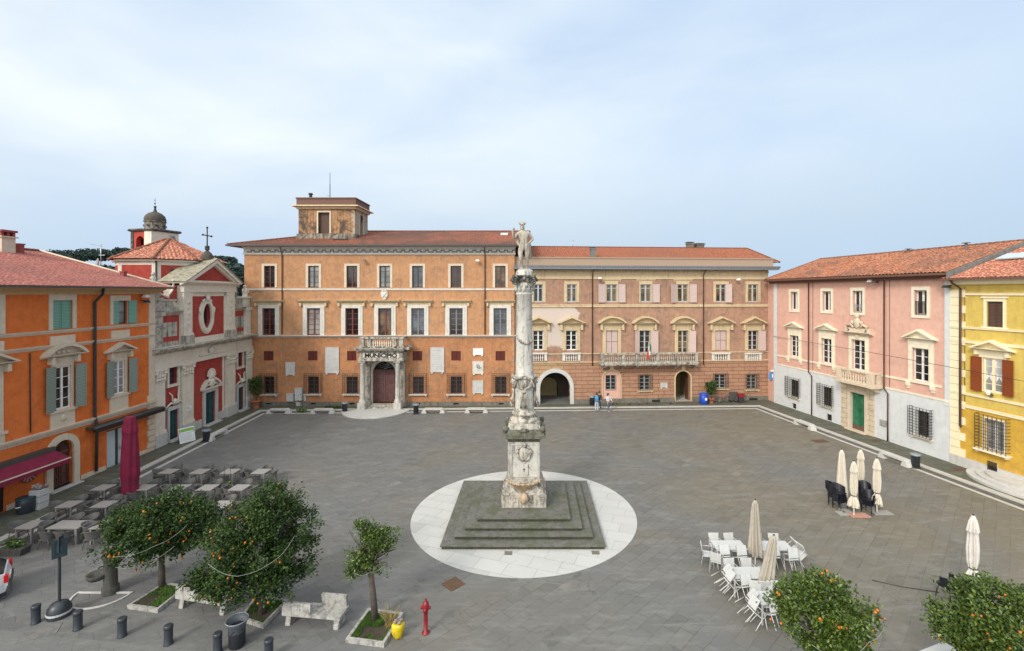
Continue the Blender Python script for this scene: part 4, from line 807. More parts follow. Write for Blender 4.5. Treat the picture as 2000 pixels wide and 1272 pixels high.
m = MB(); wall(m, e0, f.L, 0, zw, [*rl, *cel, dr], y=-.03); m.build('ground_floor_wall', 'render_white', B)
# short return wall closing the gap to the palazzo
a = f.p; c_ = Vector(FP.world(FP.L, .05)); M_ = Matrix.Rotation(-f.ang, 3, 'Z')
def loc(p): v = M_ @ Vector((p[0]-f.p.x, p[1]-f.p.y, 0)); return (v.x, v.y)
q0, q1 = loc(c_), (0, .0); m = MB(); m.prism_z([q0, q1, (q1[0]+.02, q1[1]+.3), (q0[0], q0[1]+.3)], 0, EZ-.05); m.build('return_wall', 'render_pink', B)
for v in cel: MB().box(v[0], v[1], .1, .14, v[2], v[3]).build('vent', 'black', B)
MB().box(0, U(1518.5), -.06, -.031, zw, EZ-.02).build('corner_strip', 'render_white', B); MB().box(U(1846), f.L, -.06, -.031, zw-.3, EZ-.02).build('corner_strip', 'render_white', B)
m = MB(); zc = Z(1690, 726); m.box(U(1519), f.L-.6, -.07, 0, zc-.12, zc+.03); m.box(U(1519), f.L, -.07, -.031, zw-.02, zw+.12); m.build('string_course', 'trim_fresh', B)
for i, r in enumerate(rt):
    w = window(B, r, 'frame_white', 'glass_dark', cols=2, rows=1, mull=.13, fw=.08, depth=.28); surround(w, r, .2, 'trim_fresh', .07, wt=.26, bottom=True)
    if i == 2: q = MB(); [q.tube([(r[0]+.1+k*.12, .12, r[2]+.05), (r[0]+.16+k*.12, .1, r[2]+.45), (r[0]+.1+k*.12, .12, r[2]+.7)], .015, 5) for k in range(8)]; q.box(r[0], r[1], .1, .13, r[2]+.02, r[2]+.06); q.build('railing', 'steel', w)
    if i == 3: q = MB(); q.box(r[0], r[1], .05, .09, r[2]+.95, r[2]+1.0); [q.box(r[0]+k*(r[1]-r[0])/9, r[0]+k*(r[1]-r[0])/9+.02, .05, .08, r[2], r[2]+.95) for k in range(10)]; q.build('railing', 'iron', w)
for i, r in enumerate(rm):
    w = window(B, r, 'frame_white', 'glass_dark', cols=2, rows=4 if i != 2 else 5, mull=.13, fw=.08, depth=.22); a, b, c, d = r
    surround(w, r, .3, 'trim_fresh', .07, wt=.28, inner=1); q = MB()
    for x in (a-.42, b+.12): q.box(x, x+.3, -.16, 0, c-.42, c-.12); q.box(x+.05, x+.25, -.1, 0, c-.62, c-.42)
    q.box(a-.45, b+.45, -.12, 0, c-.14, c); q.build('sill', 'trim_fresh', w); zt_ = {0: Z(1552, 628.5), 1: Z(1614, 632), 2: Z(1677, 640), 3: Z(1798, 643)}[i]; zb_ = {0: Z(1552, 641), 1: Z(1614, 646), 2: Z(1677, 654), 3: Z(1798, 664)}[i]
    q = MB(); q.box(a-.32, b+.32, -.08, 0, d+.28, zb_)
    if i != 2: tri_ped(q, a-.62, b+.62, zb_, zt_, .38, 0, .13)
    else:
        cornice(q, a-.75, b+.75, zb_, zb_+.22, .42); q.box(a-.5, b+.5, -.2, 0, zb_+.22, zb_+.55); cx = (a+b)/2
        for s_ in (-1, 1): q.tube([(cx+s_*.85, -.2, zb_+.3), (cx+s_*.95, -.2, zb_+.7), (cx+s_*.6, -.2, zb_+.85), (cx+s_*.35, -.2, zb_+.6)], .11, 8); q.ball((cx+s_*.45, -.22, zb_+1.0), .14, .12, .16, jit=.2)
        q.ball((cx, -.2, zb_+1.0), .34, .16, .5, 12, 8, .08); q.ball((cx, -.24, zb_+1.55), .22, .14, .2, jit=.25); q.box(cx-.14, cx+.14, -.22, 0, d+.02, zb_)
    q.build('pediment', 'trim_fresh' if i != 2 else 'trim_cream', w)
for i, r in enumerate(rl):
    w = window(B, r, 'frame_dark', 'glass_dark', cols=2, rows=3, depth=.2); grille(w, (r[0], r[1], r[2], r[3]), .3, .3, 'iron', 6, 10, .014, .22); sill(w, r, .32, .1, .26, 'trim_fresh')
    q = MB()
    for j in range(11):
        z = r[2]+(r[3]-r[2]+.22)*j/10; q.box(r[0]-.42, r[0]-.3, -.33, -.31, z-.01, z+.01); q.box(r[1]+.3, r[1]+.42, -.33, -.31, z-.01, z+.01)
    w2 = q
    for j in range(2): q.box(r[0]-.425+(r[1]-r[0]+.83)*j, r[0]-.405+(r[1]-r[0]+.83)*j, -.335, -.3, r[2], r[3]+.22)
    q.build('grille_spikes', 'iron', w)
# portal
m = MB(); a, b, c, d = dr; pa, pb = U(1646), U(1709); m.box(pa, a-.25, -.16, -.03, 0, d+.9); m.box(b+.25, pb, -.16, -.03, 0, d+.9); m.box(a-.25, b+.25, -.16, -.03, d+.25, d+.9); m.build('portal', 'rustic_cream', B)
m = MB(); frame_ring(m, a, b, c, d, .25, -.2, .1, False); m.box(pa-.05, pb+.05, -.24, -.03, d+.9, d+1.12); m.box(a-.3, b+.3, -.5, .05, 0, .12); m.build('door_frame', 'trim_cream', B)
dg = MB().box(a, b, .1, .16, .12, d).build('door', 'door_green', B); m = MB(); mid_ = (a+b)/2
for x0, x1 in ((a+.1, mid_-.03), (mid_+.03, b-.1)):
    for k in range(3): frame_ring(m, x0+.12, x1-.12, c+.35+k*(d-c-.4)/3, c+.15+(k+1)*(d-c-.4)/3, .05, .065, .1)
m.box(mid_-.025, mid_+.025, .05, .1, c+.12, d-.05); m.build('door_panels', 'door_green', dg); MB().box(a, b, .06, .1, .12, .5).build('kick_board', 'fascia_brown', dg)
m = MB(); bp = -1.0; b0, b1 = U(1634, bp), U(1703, bp); bz = Z(1668, 747, bp); bt = Z(1668, 724, bp)
m.box(b0-.1, b1+.1, bp-.1, -.03, bz-.2, bz-.02); m.prism_x([(-.03, bz-.2), (bp, bz-.2), (bp+.15, bz-.35), (-.3, bz-.55), (-.03, bz-.6)], b0+.2, b0+.5); m.prism_x([(-.03, bz-.2), (bp, bz-.2), (bp+.15, bz-.35), (-.3, bz-.55), (-.03, bz-.6)], b1-.5, b1-.2)
m.box(b0, b1, bp, bp+.25, bt-.1, bt); m.box(b0, b1, bp, bp+.22, bz-.02, bz+.1)
for x in (b0, b1-.45): m.box(x, x+.45, bp-.02, bp+.26, bz+.1, bt-.1)
for x in (b0, b1-.25): m.box(x, x+.24, bp+.26, -.03, bz-.02, bz+.08); m.box(x, x+.24, bp+.26, -.03, bt-.1, bt); m.box(x+.05, x+.2, bp+.5, -.04, bz+.08, bt-.1)
bb = m.build('balcony', 'trim_cream', B); balusters(bb, [b0+.58+(b1-b0-1.16)*k/9 for k in range(10)], bp+.12, bz+.08, bt-.08, 'trim_cream', .085)
# roof
ey = -.65; RD = 5.9; zr = Z(1800, 489.5, RD); m = MB(); ds = (0, RD-ey, zr-EZ-.1); sl = math.hypot(ds[1], ds[2]); u0, u1 = -.55, f.L+.2
roof_slope(m, (0, ey, EZ+.1), (1,0,0), ds, (u0, u1), lambda u: sl, pitch=.3, amp=.1); rf = m.build('roof', 'tiles_orange', B)
MB().add([(u0,RD,zr-.05),(u1,RD,zr-.05),(u1,RD*2,EZ),(u0,RD*2,EZ),(u0,ey,EZ),(u1,ey,EZ)], [(0,1,2,3),(4,5,1,0),(4,0,3),(5,1,2)]).build('roof_underside', 'fascia_brown', rf)
ridge(rf, [(u0,RD,zr+.02),(u1,RD,zr+.02)], 'tiles_orange', .14); ridge(rf, [(u0,ey,EZ+.14),(u0,RD,zr+.04)], 'tiles_orange', .1); MB().box(u0, u1, ey-.14, ey+.02, EZ-.06, EZ+.1).build('gutter', 'fascia_brown', rf)
MB().box(u0+.1, u1-.05, ey+.02, -.0, EZ-.12, EZ-.01).box(u0+.2, u1-.1, ey+.3, 0, EZ-.3, EZ-.12).build('eaves', 'fascia_brown', rf)
m = MB(); m.add([(u1+.02,ey,EZ-.3),(u1+.02,RD,zr-.45),(u1+.02,RD,zr+.02),(u1+.02,ey,EZ+.1),(u1+.16,ey,EZ-.3),(u1+.16,RD,zr-.45),(u1+.16,RD,zr+.02),(u1+.16,ey,EZ+.1)], [(0,1,2,3),(7,6,5,4),(0,4,5,1),(3,2,6,7),(0,3,7,4)]); m.build('verge_flashing', 'stone_grey', rf)
for px in (1774, 1887): x = U(px, 5.4 if px < 1800 else 5.0); y = 5.4 if px < 1800 else 5.0; z = zr-.35; MB().cyl(x, y, z, z+.5, .09).cyl(x, y, z+.52, z+.58, .3, .2).build('vent_pipe', 'stone_grey', rf)
for px, px2 in ((1581.6, 1588), (1729.8, 1737.3)): pipe(B, [(U(px), ey, EZ), (U(px), -.14, EZ-.35), (U(px), -.14, zw-.05), (U(px2), -.16, zw-.35), (U(px2), -.16, .1)])
for px, px2 in ((1588.5, 1589), (1738.5, 1739)): MB().tube([(U(px), -.06, EZ-.3), (U(px), -.06, zw+.2)], .018, 5).build('conduit', 'fascia_brown', B)
floodlight(f, 1702, 549, 'large grey floodlight under the eaves of the pink house', 'zinc_box'); floodlight(f, 1851, 560, 'cluster of dark floodlights at the corner between pink and yellow houses', 'dark_iron'); floodlight(f, 1711.5, 551, 'small brown lamp housing right next to the large floodlight on the pink house', 'copper_pipe')
X, Y = f.world(U(1726.5), -.03); tag(MB().box(-.28, .28, -.08, 0, 0, .45).box(-.22, .22, -.1, -.08, .06, .38).build('intercom', 'engrave', None, (X, Y, Z(1726.5, 832)), True), 'small grey intercom panel on the white wall right of the green door', 'intercom').rotation_euler = (0, 0, f.ang)
FK = f
# yellow house
f = Face(f.world(f.L), f.world(f.L+16)); YH = thing('yellow_house', 'mustard yellow house with cream quoins, marble base and brown shutters', 'building', (*f.p, 0), f.ang); B = YH; U, Z = f.U, f.Z
r1 = f.rect(1928, 1960, 589, 639); r2 = f.rect(1920.5, 1960, 700, 768); r3 = f.rect(1923.5, 1962, 822, 882); r4 = f.rect(1931, 1950, 902, 920)
EZ = Z(1900, 545, -.3); zl = Z(1930, 797); zp = Z(1930, 908)
m = MB(); wall(m, 0, 16, zl, EZ, [r1, r2], y=-.02); m.add([(0,0,0),(0,10,0),(0,10,EZ),(0,0,EZ)], [(0,1,2,3)]); m.build('wall', 'render_yellow', B)
m = MB(); wall(m, 0, 16, zp, zl, [r3], y=-.021); m.build('ground_floor_wall', 'render_yellow_low', B)
m = MB(); wall(m, 0, 16, 0, zp, [r4], y=-.09); m.box(0, r4[0], -.09, -.02, zp-.004, zp); m.box(r4[1], 16, -.09, -.02, zp-.004, zp); m.build('plinth', 'marble_clean', B); MB().box(r4[0], r4[1], .1, .14, r4[2], r4[3]).build('cellar_opening', 'black', B)
m = MB()
for k in range(6): x = r4[0]+(r4[1]-r4[0])*(k+.5)/6; m.box(x-.015, x+.015, -.14, -.1, r4[2], r4[3])
m.box(r4[0], r4[1], -.15, -.13, (r4[2]+r4[3])/2-.015, (r4[2]+r4[3])/2+.015); m.build('cellar_grille', 'iron', B)
z = zp; i = 0
while z < EZ-.75:
    wq = .95 if i % 2 == 0 else .62; MB().box(.0, wq, -.07, -.022, z, z+.50).build('quoin', 'quoin', B); z += .525; i += 1
m = MB()
for py, t in ((572.5, .16), (638, .14), (664.5, .2), (766, .16), (789, .22)):
    z = Z(1882 if py > 700 else 1887, py); cornice(m, .65 if py < 575 or py > 780 else 0, 16, z-t, z, .1, -.02, shape='band')
m = m.build('string_course', 'quoin', B); MB().box(0, 16, -.25, -.02, EZ-.35, EZ).box(0, 16, -.4, -.25, EZ-.15, EZ).build('eaves_band', 'quoin', B)
w = blind(B, r1, 'louvre_wood', 'shuttered_window'); surround(w, r1, .17, 'quoin', .06, wt=.2); a, b, c, d = r1; q = MB(); q.box(a-.28, b+.28, -.12, 0, d+.2, d+.3); q.box(a-.28, b+.28, -.1, 0, c-.12, c); q.build('hood', 'quoin', w)
w = window(B, r2, 'quoin', 'glass_curtain', cols=2, rows=4, mull=.16, fw=.1, depth=.1); a, b, c, d = r2; surround(w, r2, .2, 'trim_fresh', .07, wt=.2); q = MB(); q.box(a-.3, b+.3, -.1, 0, d+.2, d+.45); tri_ped(q, a-.6, b+.7, d+.45, d+1.15, .42, 0, .13)
for x in (a-.4, b+.2): q.box(x, x+.2, -.22, 0, d+.15, d+.46)
q.build('pediment', 'quoin', w); W2 = .62; shutter(w, a-W2, a-.02, c-.02, d, 'louvre_orange', -.12, ang=R(5), hinge=a); shutter(w, b+.02, b+W2, c-.02, d, 'louvre_orange', -.12, ang=R(-5), hinge=b)
q = MB()
for s_, x in ((1, a+.12), (-1, b-.12), (-1, (a+b)/2-.12), (1, (a+b)/2+.12)): q.prism_y([(x, d-.1), (x+s_*.42, d-.1), (x+s_*.3, d-.9), (x, c+.7)], .07, .08)
q.build('curtain', 'white_paint', w); X, Y = f.world(U(1930, -.25), -.25); pt = thing('flower_pot', 'small white pot with withered plant on the yellow house window sill', 'flower pot', (X, Y, c-.05), 0); MB().lathe([(.09, -.05), (.13, .15), (.12, .15), (.1, .12)]).build('pot', 'white_paint', pt); q = MB(); leafcloud(q, (.2,0,-.1), (.15,.12,.18), 30, .05); q.build('plant', 'wood_green', pt)
w = window(B, r3, 'frame_white', 'glass_curtain', cols=2, rows=3, mull=.1, depth=.2); surround(w, r3, .12, 'trim_fresh', .05); grille(w, r3, .32, .35, 'iron', 7, 11, .014, .3, .02); sill(w, r3, .4, .1, .42, 'trim_fresh')
m = MB(); ey = -.7; ds = (0, 6, 2.15); sl = math.hypot(6, 2.15); roof_slope(m, (0, ey, EZ+.06), (1,0,0), ds, (-.15, 16), lambda u: sl, pitch=.25, amp=.05); rf = m.build('roof', 'tiles_fresh', B)
MB().box(-.15, 16, ey-.13, ey+.02, EZ-.06, EZ+.07).build('gutter', 'fascia_brown', rf); MB().add([(-.15,ey,EZ),(16,ey,EZ),(16,5.3,EZ+2.1),(-.15,5.3,EZ+2.1),(-.15,10,EZ-.3),(16,10,EZ-.3)], [(0,1,2,3),(3,2,5,4),(0,3,4)]).build('roof_underside', 'fascia_brown', rf)
x = U(1972, 3); zz = EZ+.06+(3+.7)*2.15/6+.12; s_ = MB().box(x-.45, x+1.1, 2.4, 3.5, 0, .08); s_.xf(Matrix.Translation((x, 3, zz)) @ Matrix.Rotation(math.atan2(2.15, 6), 4, 'X') @ Matrix.Translation((-x, -3, 0))); s_.build('skylight', 'glass_frost', rf)
pipe(B, [(U(1871.5), ey, EZ+.02), (U(1872), -.5, EZ-.25), (U(1879.5), -.15, EZ-.6), (U(1879), -.15, Z(1879, 832)), (U(1884), -.3, Z(1884, 833.5))], r=.065)
MB().tube([(U(1885.5), -.05, EZ-.5), (U(1885.5), -.05, zl)], .018, 5).build('conduit', 'fascia_brown', B)
# rounded marble steps
X, Y = f.world(U(1990), 0); sx = f.world(U(2010), 0); m = MB(); sc = loc2 = None
cu = f.U(2012); P = lambda r: [(cu+r*math.cos(math.pi+math.pi*i/20), -.09+r*.62*math.sin(math.pi+math.pi*i/20)) for i in range(21)]
s3 = thing('doorstep', 'rounded white marble steps before the yellow house at the right edge', 'steps', (*f.p, 0), f.ang)
for k, r in enumerate((3.1, 2.6, 2.1)): MB().prism_z(P(r), .055+k*.14, .055+(k+1)*.14).build('step', 'marble_clean', s3)
FY = f
cbz = [FK.world(FK.U(1502), -.05), FK.world(FK.U(1700), -.5), FY.world(FY.U(2000), -.4)]
tag(MB().tube([(*FK.world(0, -.1), FK.Z(1512, 657)), (*FK.world(FK.U(1700), -.5), FK.Z(1700, 688, -.5)), (*FY.world(FY.U(1900), -.5), FY.Z(1900, 725, -.5)), (*FY.world(FY.U(2040), -.5), FY.Z(2040, 752, -.5))], .016, 5).build('overhead_cable', 'iron'), 'thin dark cable slung along the pink and yellow facades', 'cable')

# ================================================================ ORANGE HOUSE (left side)
f = Face((-27.67, 12), (-27.62, 34.75)); OH = thing('orange_house', 'bright orange house with cream bands, green and grey shutters and rose tiled roof', 'building', (*f.p, 0), f.ang); B = OH; U, Z = f.U, f.Z
top = [f.rect(102, 141, 586.7, 643), f.rect(220, 248.5, 587.5, 633)]; x0 = f.rect(-60, -4, 580, 655)
rm = [f.rect(104.7, 137.5, 716, 799), f.rect(219, 243.5, 705, 770)]; xm = f.rect(-45, -2, 738, 850)
dr = f.rect(100.5, 141.5, 860, 961); dr = (dr[0], dr[1], .1, dr[3], 'arch', .35); sh = f.rect(208.5, 252, 835.5, 915); bd = f.rect(-60, 8, 930, 1010); bd = (bd[0], bd[1], .08, bd[3])
EZ = 11.42; zc = Z(184, 815)
m = MB(); wall(m, 0, f.L, 0, EZ, [*top, x0, *rm, xm, dr, sh, bd]); m.add([(f.L,0,0),(f.L,17,0),(f.L,17,EZ),(f.L,0,EZ)], [(0,1,2,3)]); m.build('wall', 'render_tangerine', B)
for u0_, u1_ in ((0, bd[1]-2), (bd[1]+.1, dr[0]-.5), (dr[1]+.5, sh[0]-.1), (sh[1]+.1, f.L)): MB().box(u0_, u1_, -.05, 0, 0, .32).build('plinth', 'trim_cream', B)
m = MB(); 
for py, t, p in ((630, .2, .14), (652.5, .22, .16)): z = Z(299, py); cornice(m, 0, f.L, z-t, z, p)
cornice(m, 0, f.L, zc-.35, zc, .22); m.box(f.L-.5, f.L+.02, -.06, 0, zc, EZ); m.box(0, f.L, -.02, 0, EZ-.02, EZ)
m.build('string_course', 'trim_cream', B)
for i in range(9): MB().box(f.L-.65+(.1 if i % 2 else 0), f.L+.03, -.1, 0, .35+i*.42, .73+i*.42).build('quoin', 'trim_cream', B)
MB().prism_x([(0, EZ), (-.12, EZ), (-.2, EZ+.12), (-.62, EZ+.3), (-.66, EZ+.4), (0, EZ+.4)], 0, f.L+.35).build('cove', 'cove_tan', B)
def panel(par, a, b, z0, z1, p=.05, mat='trim_cream'): return MB().box(a, b, -p, 0, z0, z1).build('apron', mat, par)
zs = Z(299, 634); zs2 = Z(299, 656)
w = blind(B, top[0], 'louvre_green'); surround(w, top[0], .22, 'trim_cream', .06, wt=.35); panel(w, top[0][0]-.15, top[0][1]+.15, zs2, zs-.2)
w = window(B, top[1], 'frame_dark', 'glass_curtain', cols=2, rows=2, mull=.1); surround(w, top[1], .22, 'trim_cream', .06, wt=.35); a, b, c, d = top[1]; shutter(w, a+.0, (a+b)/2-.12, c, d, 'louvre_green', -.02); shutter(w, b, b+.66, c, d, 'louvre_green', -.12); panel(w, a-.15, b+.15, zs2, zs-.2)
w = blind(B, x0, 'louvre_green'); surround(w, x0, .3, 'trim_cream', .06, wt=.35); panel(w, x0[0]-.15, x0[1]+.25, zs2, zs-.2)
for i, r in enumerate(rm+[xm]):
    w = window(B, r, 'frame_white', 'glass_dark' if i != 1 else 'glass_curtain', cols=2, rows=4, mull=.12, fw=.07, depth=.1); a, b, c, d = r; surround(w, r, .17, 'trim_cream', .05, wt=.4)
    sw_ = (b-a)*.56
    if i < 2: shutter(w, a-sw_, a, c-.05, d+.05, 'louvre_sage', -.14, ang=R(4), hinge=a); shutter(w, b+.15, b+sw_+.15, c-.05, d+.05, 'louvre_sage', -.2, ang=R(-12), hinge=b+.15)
    q = MB(); q.box(a-.25, b+.25, -.06, 0, d+.3, d+.55)
    for x in (a-.35, b+.17): q.box(x, x+.18, -.3, 0, d+.2, d+.6)
    if i == 1: tri_ped(q, a-.62, b+.62, d+.58, d+1.25, .42, 0, .13)
    elif i == 0: seg_ped(q, a-.78, b+.78, d+.58, d+1.35, .42, 0, .15); [q.ball(((a+b)/2+s_*.3, -.08, d+.88), .14, .08, .12, jit=.2) for s_ in (-1, 0, 1)]
    else: tri_ped(q, a-.6, b+.7, d+.58, d+1.3, .42, 0, .13)
    q.build('pediment', 'trim_cream', w); q = MB(); q.box(a-.3, b+.3, -.16, 0, c-.14, c); q.box(a-.22, b+.22, -.07, 0, zc, c-.14)
    if i == 0: q.ball(((a+b)/2, -.09, (zc+c)/2), .17, .07, .2, 10, 6, .1)
    q.build('apron', 'trim_cream', w)
q = MB(); arch_ring(q, dr[0], dr[1], 0, dr[3], .36, -.12, .02); q.build('arch_surround', 'trim_cream', B); a, b, c, d = dr[:4]; q = MB().box(a, b, .2, .26, .1, d).build('door', 'door_wood', B); MB().box(a-.3, b+.3, -.45, .2, 0, .1).build('step', 'marble_clean', B)
zi = d-(b-a)/2-.1; k = MB(); mm = (a+b)/2; k.box(mm-.03, mm+.03, .15, .2, .1, zi); k.box(a, b, .13, .2, zi-.08, zi+.08)
for x0_, x1_ in ((a+.08, mm-.06), (mm+.06, b-.08)):
    for j in range(3): frame_ring(k, x0_+.1, x1_-.1, .25+j*(zi-.2)/3, .05+(j+1)*(zi-.2)/3, .05, .15, .2)
for j in range(7): t_ = math.pi*(j+1)/8; k.tube([(mm, .17, zi+.1), (mm+(b-a)/2*.93*math.cos(t_), .17, zi+.1+(b-a)/2*.85*math.sin(t_))], .025, 5)
k.build('door_panels', 'frame_brown', q)
a, b, c, d = sh; q = MB(); frame_ring(q, a+.09, b-.09, c+.09, d-.09, .09, .08, .16); q.box((a+b)/2-.07, (a+b)/2+.07, .08, .16, c+.05, d-.05); sp = q.build('shop_door', 'frame_dark', B); MB().box(a, b, .14, .17, c, d).build('glass', 'glass_frost', sp); MB().tube([((a+b)/2+.15, .03, 1.0), ((a+b)/2+.15, .0, 1.4)], .03, 6).build('handle', 'steel', sp)
a, b, c, d = bd; q = MB(); q.box(a, b-.25, .1, .16, c, d); q = q.build('shop_door', 'blue_sign', B); MB().box(b-.3, b, .05, .2, c, d).build('door_jamb', 'black', q)
pipe(B, [(U(198.7, -.6), -.7, EZ+.35), (U(190), -.35, EZ-.0), (U(181.5), -.13, EZ-.5), (U(181.5), -.13, zc+.1), (U(183.5), -.2, zc-.5), (U(184), -.13, .25)], 'dark_iron', .08)
MB().tube([(U(57), -.05, Z(57, 690)), (U(58), -.05, Z(58, 845))], .03, 6).build('downspout', 'dark_iron', B)
# roof
ey = -.95; RX = 9.0; zr = 14.6; ue = f.L+.55; ds = (0, RX-ey, zr-EZ-.5); sl = math.hypot(ds[1], ds[2]); m = MB(); roof_slope(m, (0, ey, EZ+.46), (1,0,0), ds, (-1, ue), lambda u: sl, pitch=.24, amp=.04); rf = m.build('roof', 'tiles_rose', B)
MB().add([(-1,RX,zr-.03),(ue,RX,zr-.03),(ue,RX*2,EZ),(-1,RX*2,EZ),(-1,ey,EZ+.4),(ue,ey,EZ+.4)], [(0,1,2,3),(4,5,1,0),(5,1,2)]).build('roof_underside', 'fascia_brown', rf); MB().box(-1, ue, ey-.1, ey+.02, EZ+.36, EZ+.48).build('gutter', 'gutter_dark', rf); ridge(rf, [(-1,RX,zr+.02),(ue,RX,zr+.02)], 'tiles_rose', .12)
m = MB(); L0, L1 = Vector((ue, ey, EZ+.5)), Vector((ue, RX, zr+.06)); m.tube([L0, L1], .07, 6); m.build('verge_flashing', 'trim_cream', rf)
flat('stack_red', (.28,.06,.05), .8)
def stack(px, yt, yb, y, s, mat, capm=None):
    k = (px-CX)/F; u = f.U(px, y); z0, z1 = f.Z(px, yb, y)-.4, f.Z(px, yt, y); q = MB(); q.box(u-s, u+s, y-s, y+s, z0, z1-.08); q.box(u-s*1.25, u+s*1.25, y-s*1.25, y+s*1.25, z1-.08, z1); return q.build('chimney', mat, rf)
stack(26.5, 477, 492, 8, .17, 'stack_red'); stack(38, 476, 492, 8, .17, 'stack_red'); stack(241, 530, 544, 2.1, .14, 'stack_red'); q = stack(5, 462, 490, 8, .42, 'trim_cream'); 
u = f.U(5, 8); z1 = f.Z(5, 462, 8); q = MB(); [q.box(u+a_-.08, u+a_+.08, 7.6, 8.4, z1, z1+.28) for a_ in (-.35, 0, .35)]; q.box(u-.5, u+.5, 7.5, 8.5, z1+.28, z1+.42); q.build('chimney_cap', 'stack_red', rf)
flat('dish_grey', (.28,.27,.27), .7)
def wat(px, py, y): return (*f.world(f.U(px, y), y), f.Z(px, py, y))
X, Y, Zz = wat(197, 507, 10); an = thing('aerial', 'television aerial with long boom on a pole beside the satellite dish', 'aerial', (X, Y, Zz-.6)); MB().tube([(0,0,0), (0,0,2.0)], .035, 6).build('mast', 'steel', an)
m = MB().tube([(-.9,0,1.95), (.1,0,1.75)], .025, 5); [m.tube([(-.85+k*.12, -.15, 1.94-k*.024), (-.85+k*.12, .15, 1.94-k*.024)], .01, 4) for k in range(8)]; m.build('boom', 'steel', an); MB().box(-.15,.35,-.02,.02,.95,1.0).build('crossbar', 'steel', an)
X, Y, Zz = wat(193, 517, 9.6); di = thing('satellite_dish', 'round grey satellite dish above the rose tiled roof', 'satellite dish', (X, Y, Zz)); m = MB(); m.lathe([(.02, 0), (.2, .02), (.42, .08), (.54, .16), (.52, .17), (.2, .04), (.02, .02)], 0, 0, 24); m.xf(Matrix.Rotation(R(-40), 4, 'Z') @ Matrix.Rotation(R(80), 4, 'X')); m.build('dish', 'dish_grey', di); MB().tube([(0,.1,0), (0,.15,-.9)], .03, 6).build('post', 'steel', di); MB().tube([(0,-.05,-.35), (0,-.5,-.05)], .015, 5).ball((0,-.5,-.03), .06).build('arm', 'steel', di)
# awnings
X, Y = f.world(U(98), 0); aw = thing('awning', 'half open burgundy awning with pale stripe at the left edge', 'awning', (X, Y, 0), f.ang); zt_ = Z(98, 872); L_ = 8.0
MB().box(-L_, 0, -.32, 0, zt_-.25, zt_).build('cassette', 'gutter_dark', aw); m = MB(); m.add([(-L_,-.2,zt_-.2),(0,-.2,zt_-.2),(0,-1.15,zt_-.62),(-L_,-1.15,zt_-.62),(-L_,-.2,zt_-.23),(0,-.2,zt_-.23),(0,-1.15,zt_-.65),(-L_,-1.15,zt_-.65)], [(0,1,2,3),(7,6,5,4),(1,5,6,2)]); m.build('canopy', 'burgundy', aw)
k = MB().box(-L_, 0, -1.17, -1.14, zt_-.9, zt_-.63).build('valance', 'burgundy', aw); MB().box(-L_, .02, -1.2, -1.12, zt_-.66, zt_-.61).build('front_rail', 'trim_cream', aw)
for x in (-.3, -2.4): MB().tube([(x, -.1, zt_-.5), (x-.3, -.7, zt_-.55), (x, -1.15, zt_-.66)], .025, 6).build('arm', 'frame_white', aw)
X, Y = f.world(U(167), 0); aw = thing('awning', 'rolled up black awning above the frosted shop door', 'awning', (X, Y, 0), f.ang); L_ = f.L-U(167)+.15; zt_ = Z(167, 838); m = MB(); m.box(0, L_, -.6, 0, zt_-.05, zt_+.08); m.tube([(0,-.55,zt_-.02),(L_,-.55,zt_-.02)], .13, 8); m.build('cassette', 'gutter_dark', aw); MB().box(0, L_, -.7, -.62, zt_-.25, zt_).build('valance', 'black', aw)
for x in (.5, L_-.5): MB().box(x, x+.06, -.4, 0, zt_-.35, zt_-.05).build('bracket', 'iron', aw)
X, Y = f.world(U(55), -.03); o = thing('wall_emblem', 'round faded painted emblem on the orange wall by the burgundy awning', 'emblem', (X, Y, Z(55, 926)), f.ang); m = MB(); m.lathe([(.0, 0), (.48, 0), (.48, .03), (0, .03)], 0, 0, 28, False, cap=False); m.xf(Matrix.Rotation(R(90), 4, 'X')); m.build('disc', 'emblem_paint' if 'emblem_paint' in MATS else 'stack_red', o)
m = MB()
for k in range(12): a_ = k*math.pi/6; m.tube([(.12*math.cos(a_), -.04, .12*math.sin(a_)), (.42*math.cos(a_+.25), -.04, .42*math.sin(a_+.25))], .03, 5)
m.build('motif', 'trim_cream', o)
floodlight(f, 283, 589, 'dark pair of lamps on the orange house near its right corner', 'dark_iron'); floodlight(f, 282, 578.5, 'upper small pale camera above the dark lamps near the church', 'frame_white')
FO = f
# ================================================================ CHURCH (red and white baroque front)
f = Face((-27.92, 34.85), (-28.56, 48.12)); CH = thing('church', 'small red and white baroque church with pediment, oval window and tiled drum', 'building', (*f.p, 0), f.ang); B = CH; U, Z = (lambda px, v=-.22: f.U(px, v)), f.Z; CL = f.L
zE0, zE1 = 5.75, 7.35
def cr_(x0, x1, y0_, y1_): return f.rect(x0, x1, y0_, y1_)
wl = cr_(328.4, 345.7, 709, 750); wr = cr_(463.6, 473, 683, 716); dl = cr_(328.4, 347, 800, 862); dc = cr_(399, 419.5, 765, 832); d3 = cr_(463.3, 475, 756, 802)
wl = (*wl, 'arch', .25); wr = (*wr, 'arch', .25)
dl, dc, d3 = [(a, b, .12, d) for a, b, c, d in (dl, dc, d3)]
m = MB(); wall(m, 0, CL, 0, zE0, [wl, wr, dl, dc, d3]); m.add([(0,0,0),(0,12,0),(0,12,7),(0,0,7),(CL,0,0),(CL,12,0),(CL,12,7),(CL,0,7)], [(0,1,2,3),(4,5,6,7)]); m.build('wall', 'render_red', B)
m = MB(); m.box(-.05, CL+.05, -.3, 0, zE0, zE0+.35); m.box(-.03, CL+.03, -.22, 0, zE0+.35, zE1-.45); m.box(-.4, CL+.5, -.3, 1.4, zE1-.06, zE1+.02); ent = m.build('entablature', 'church_white', B)
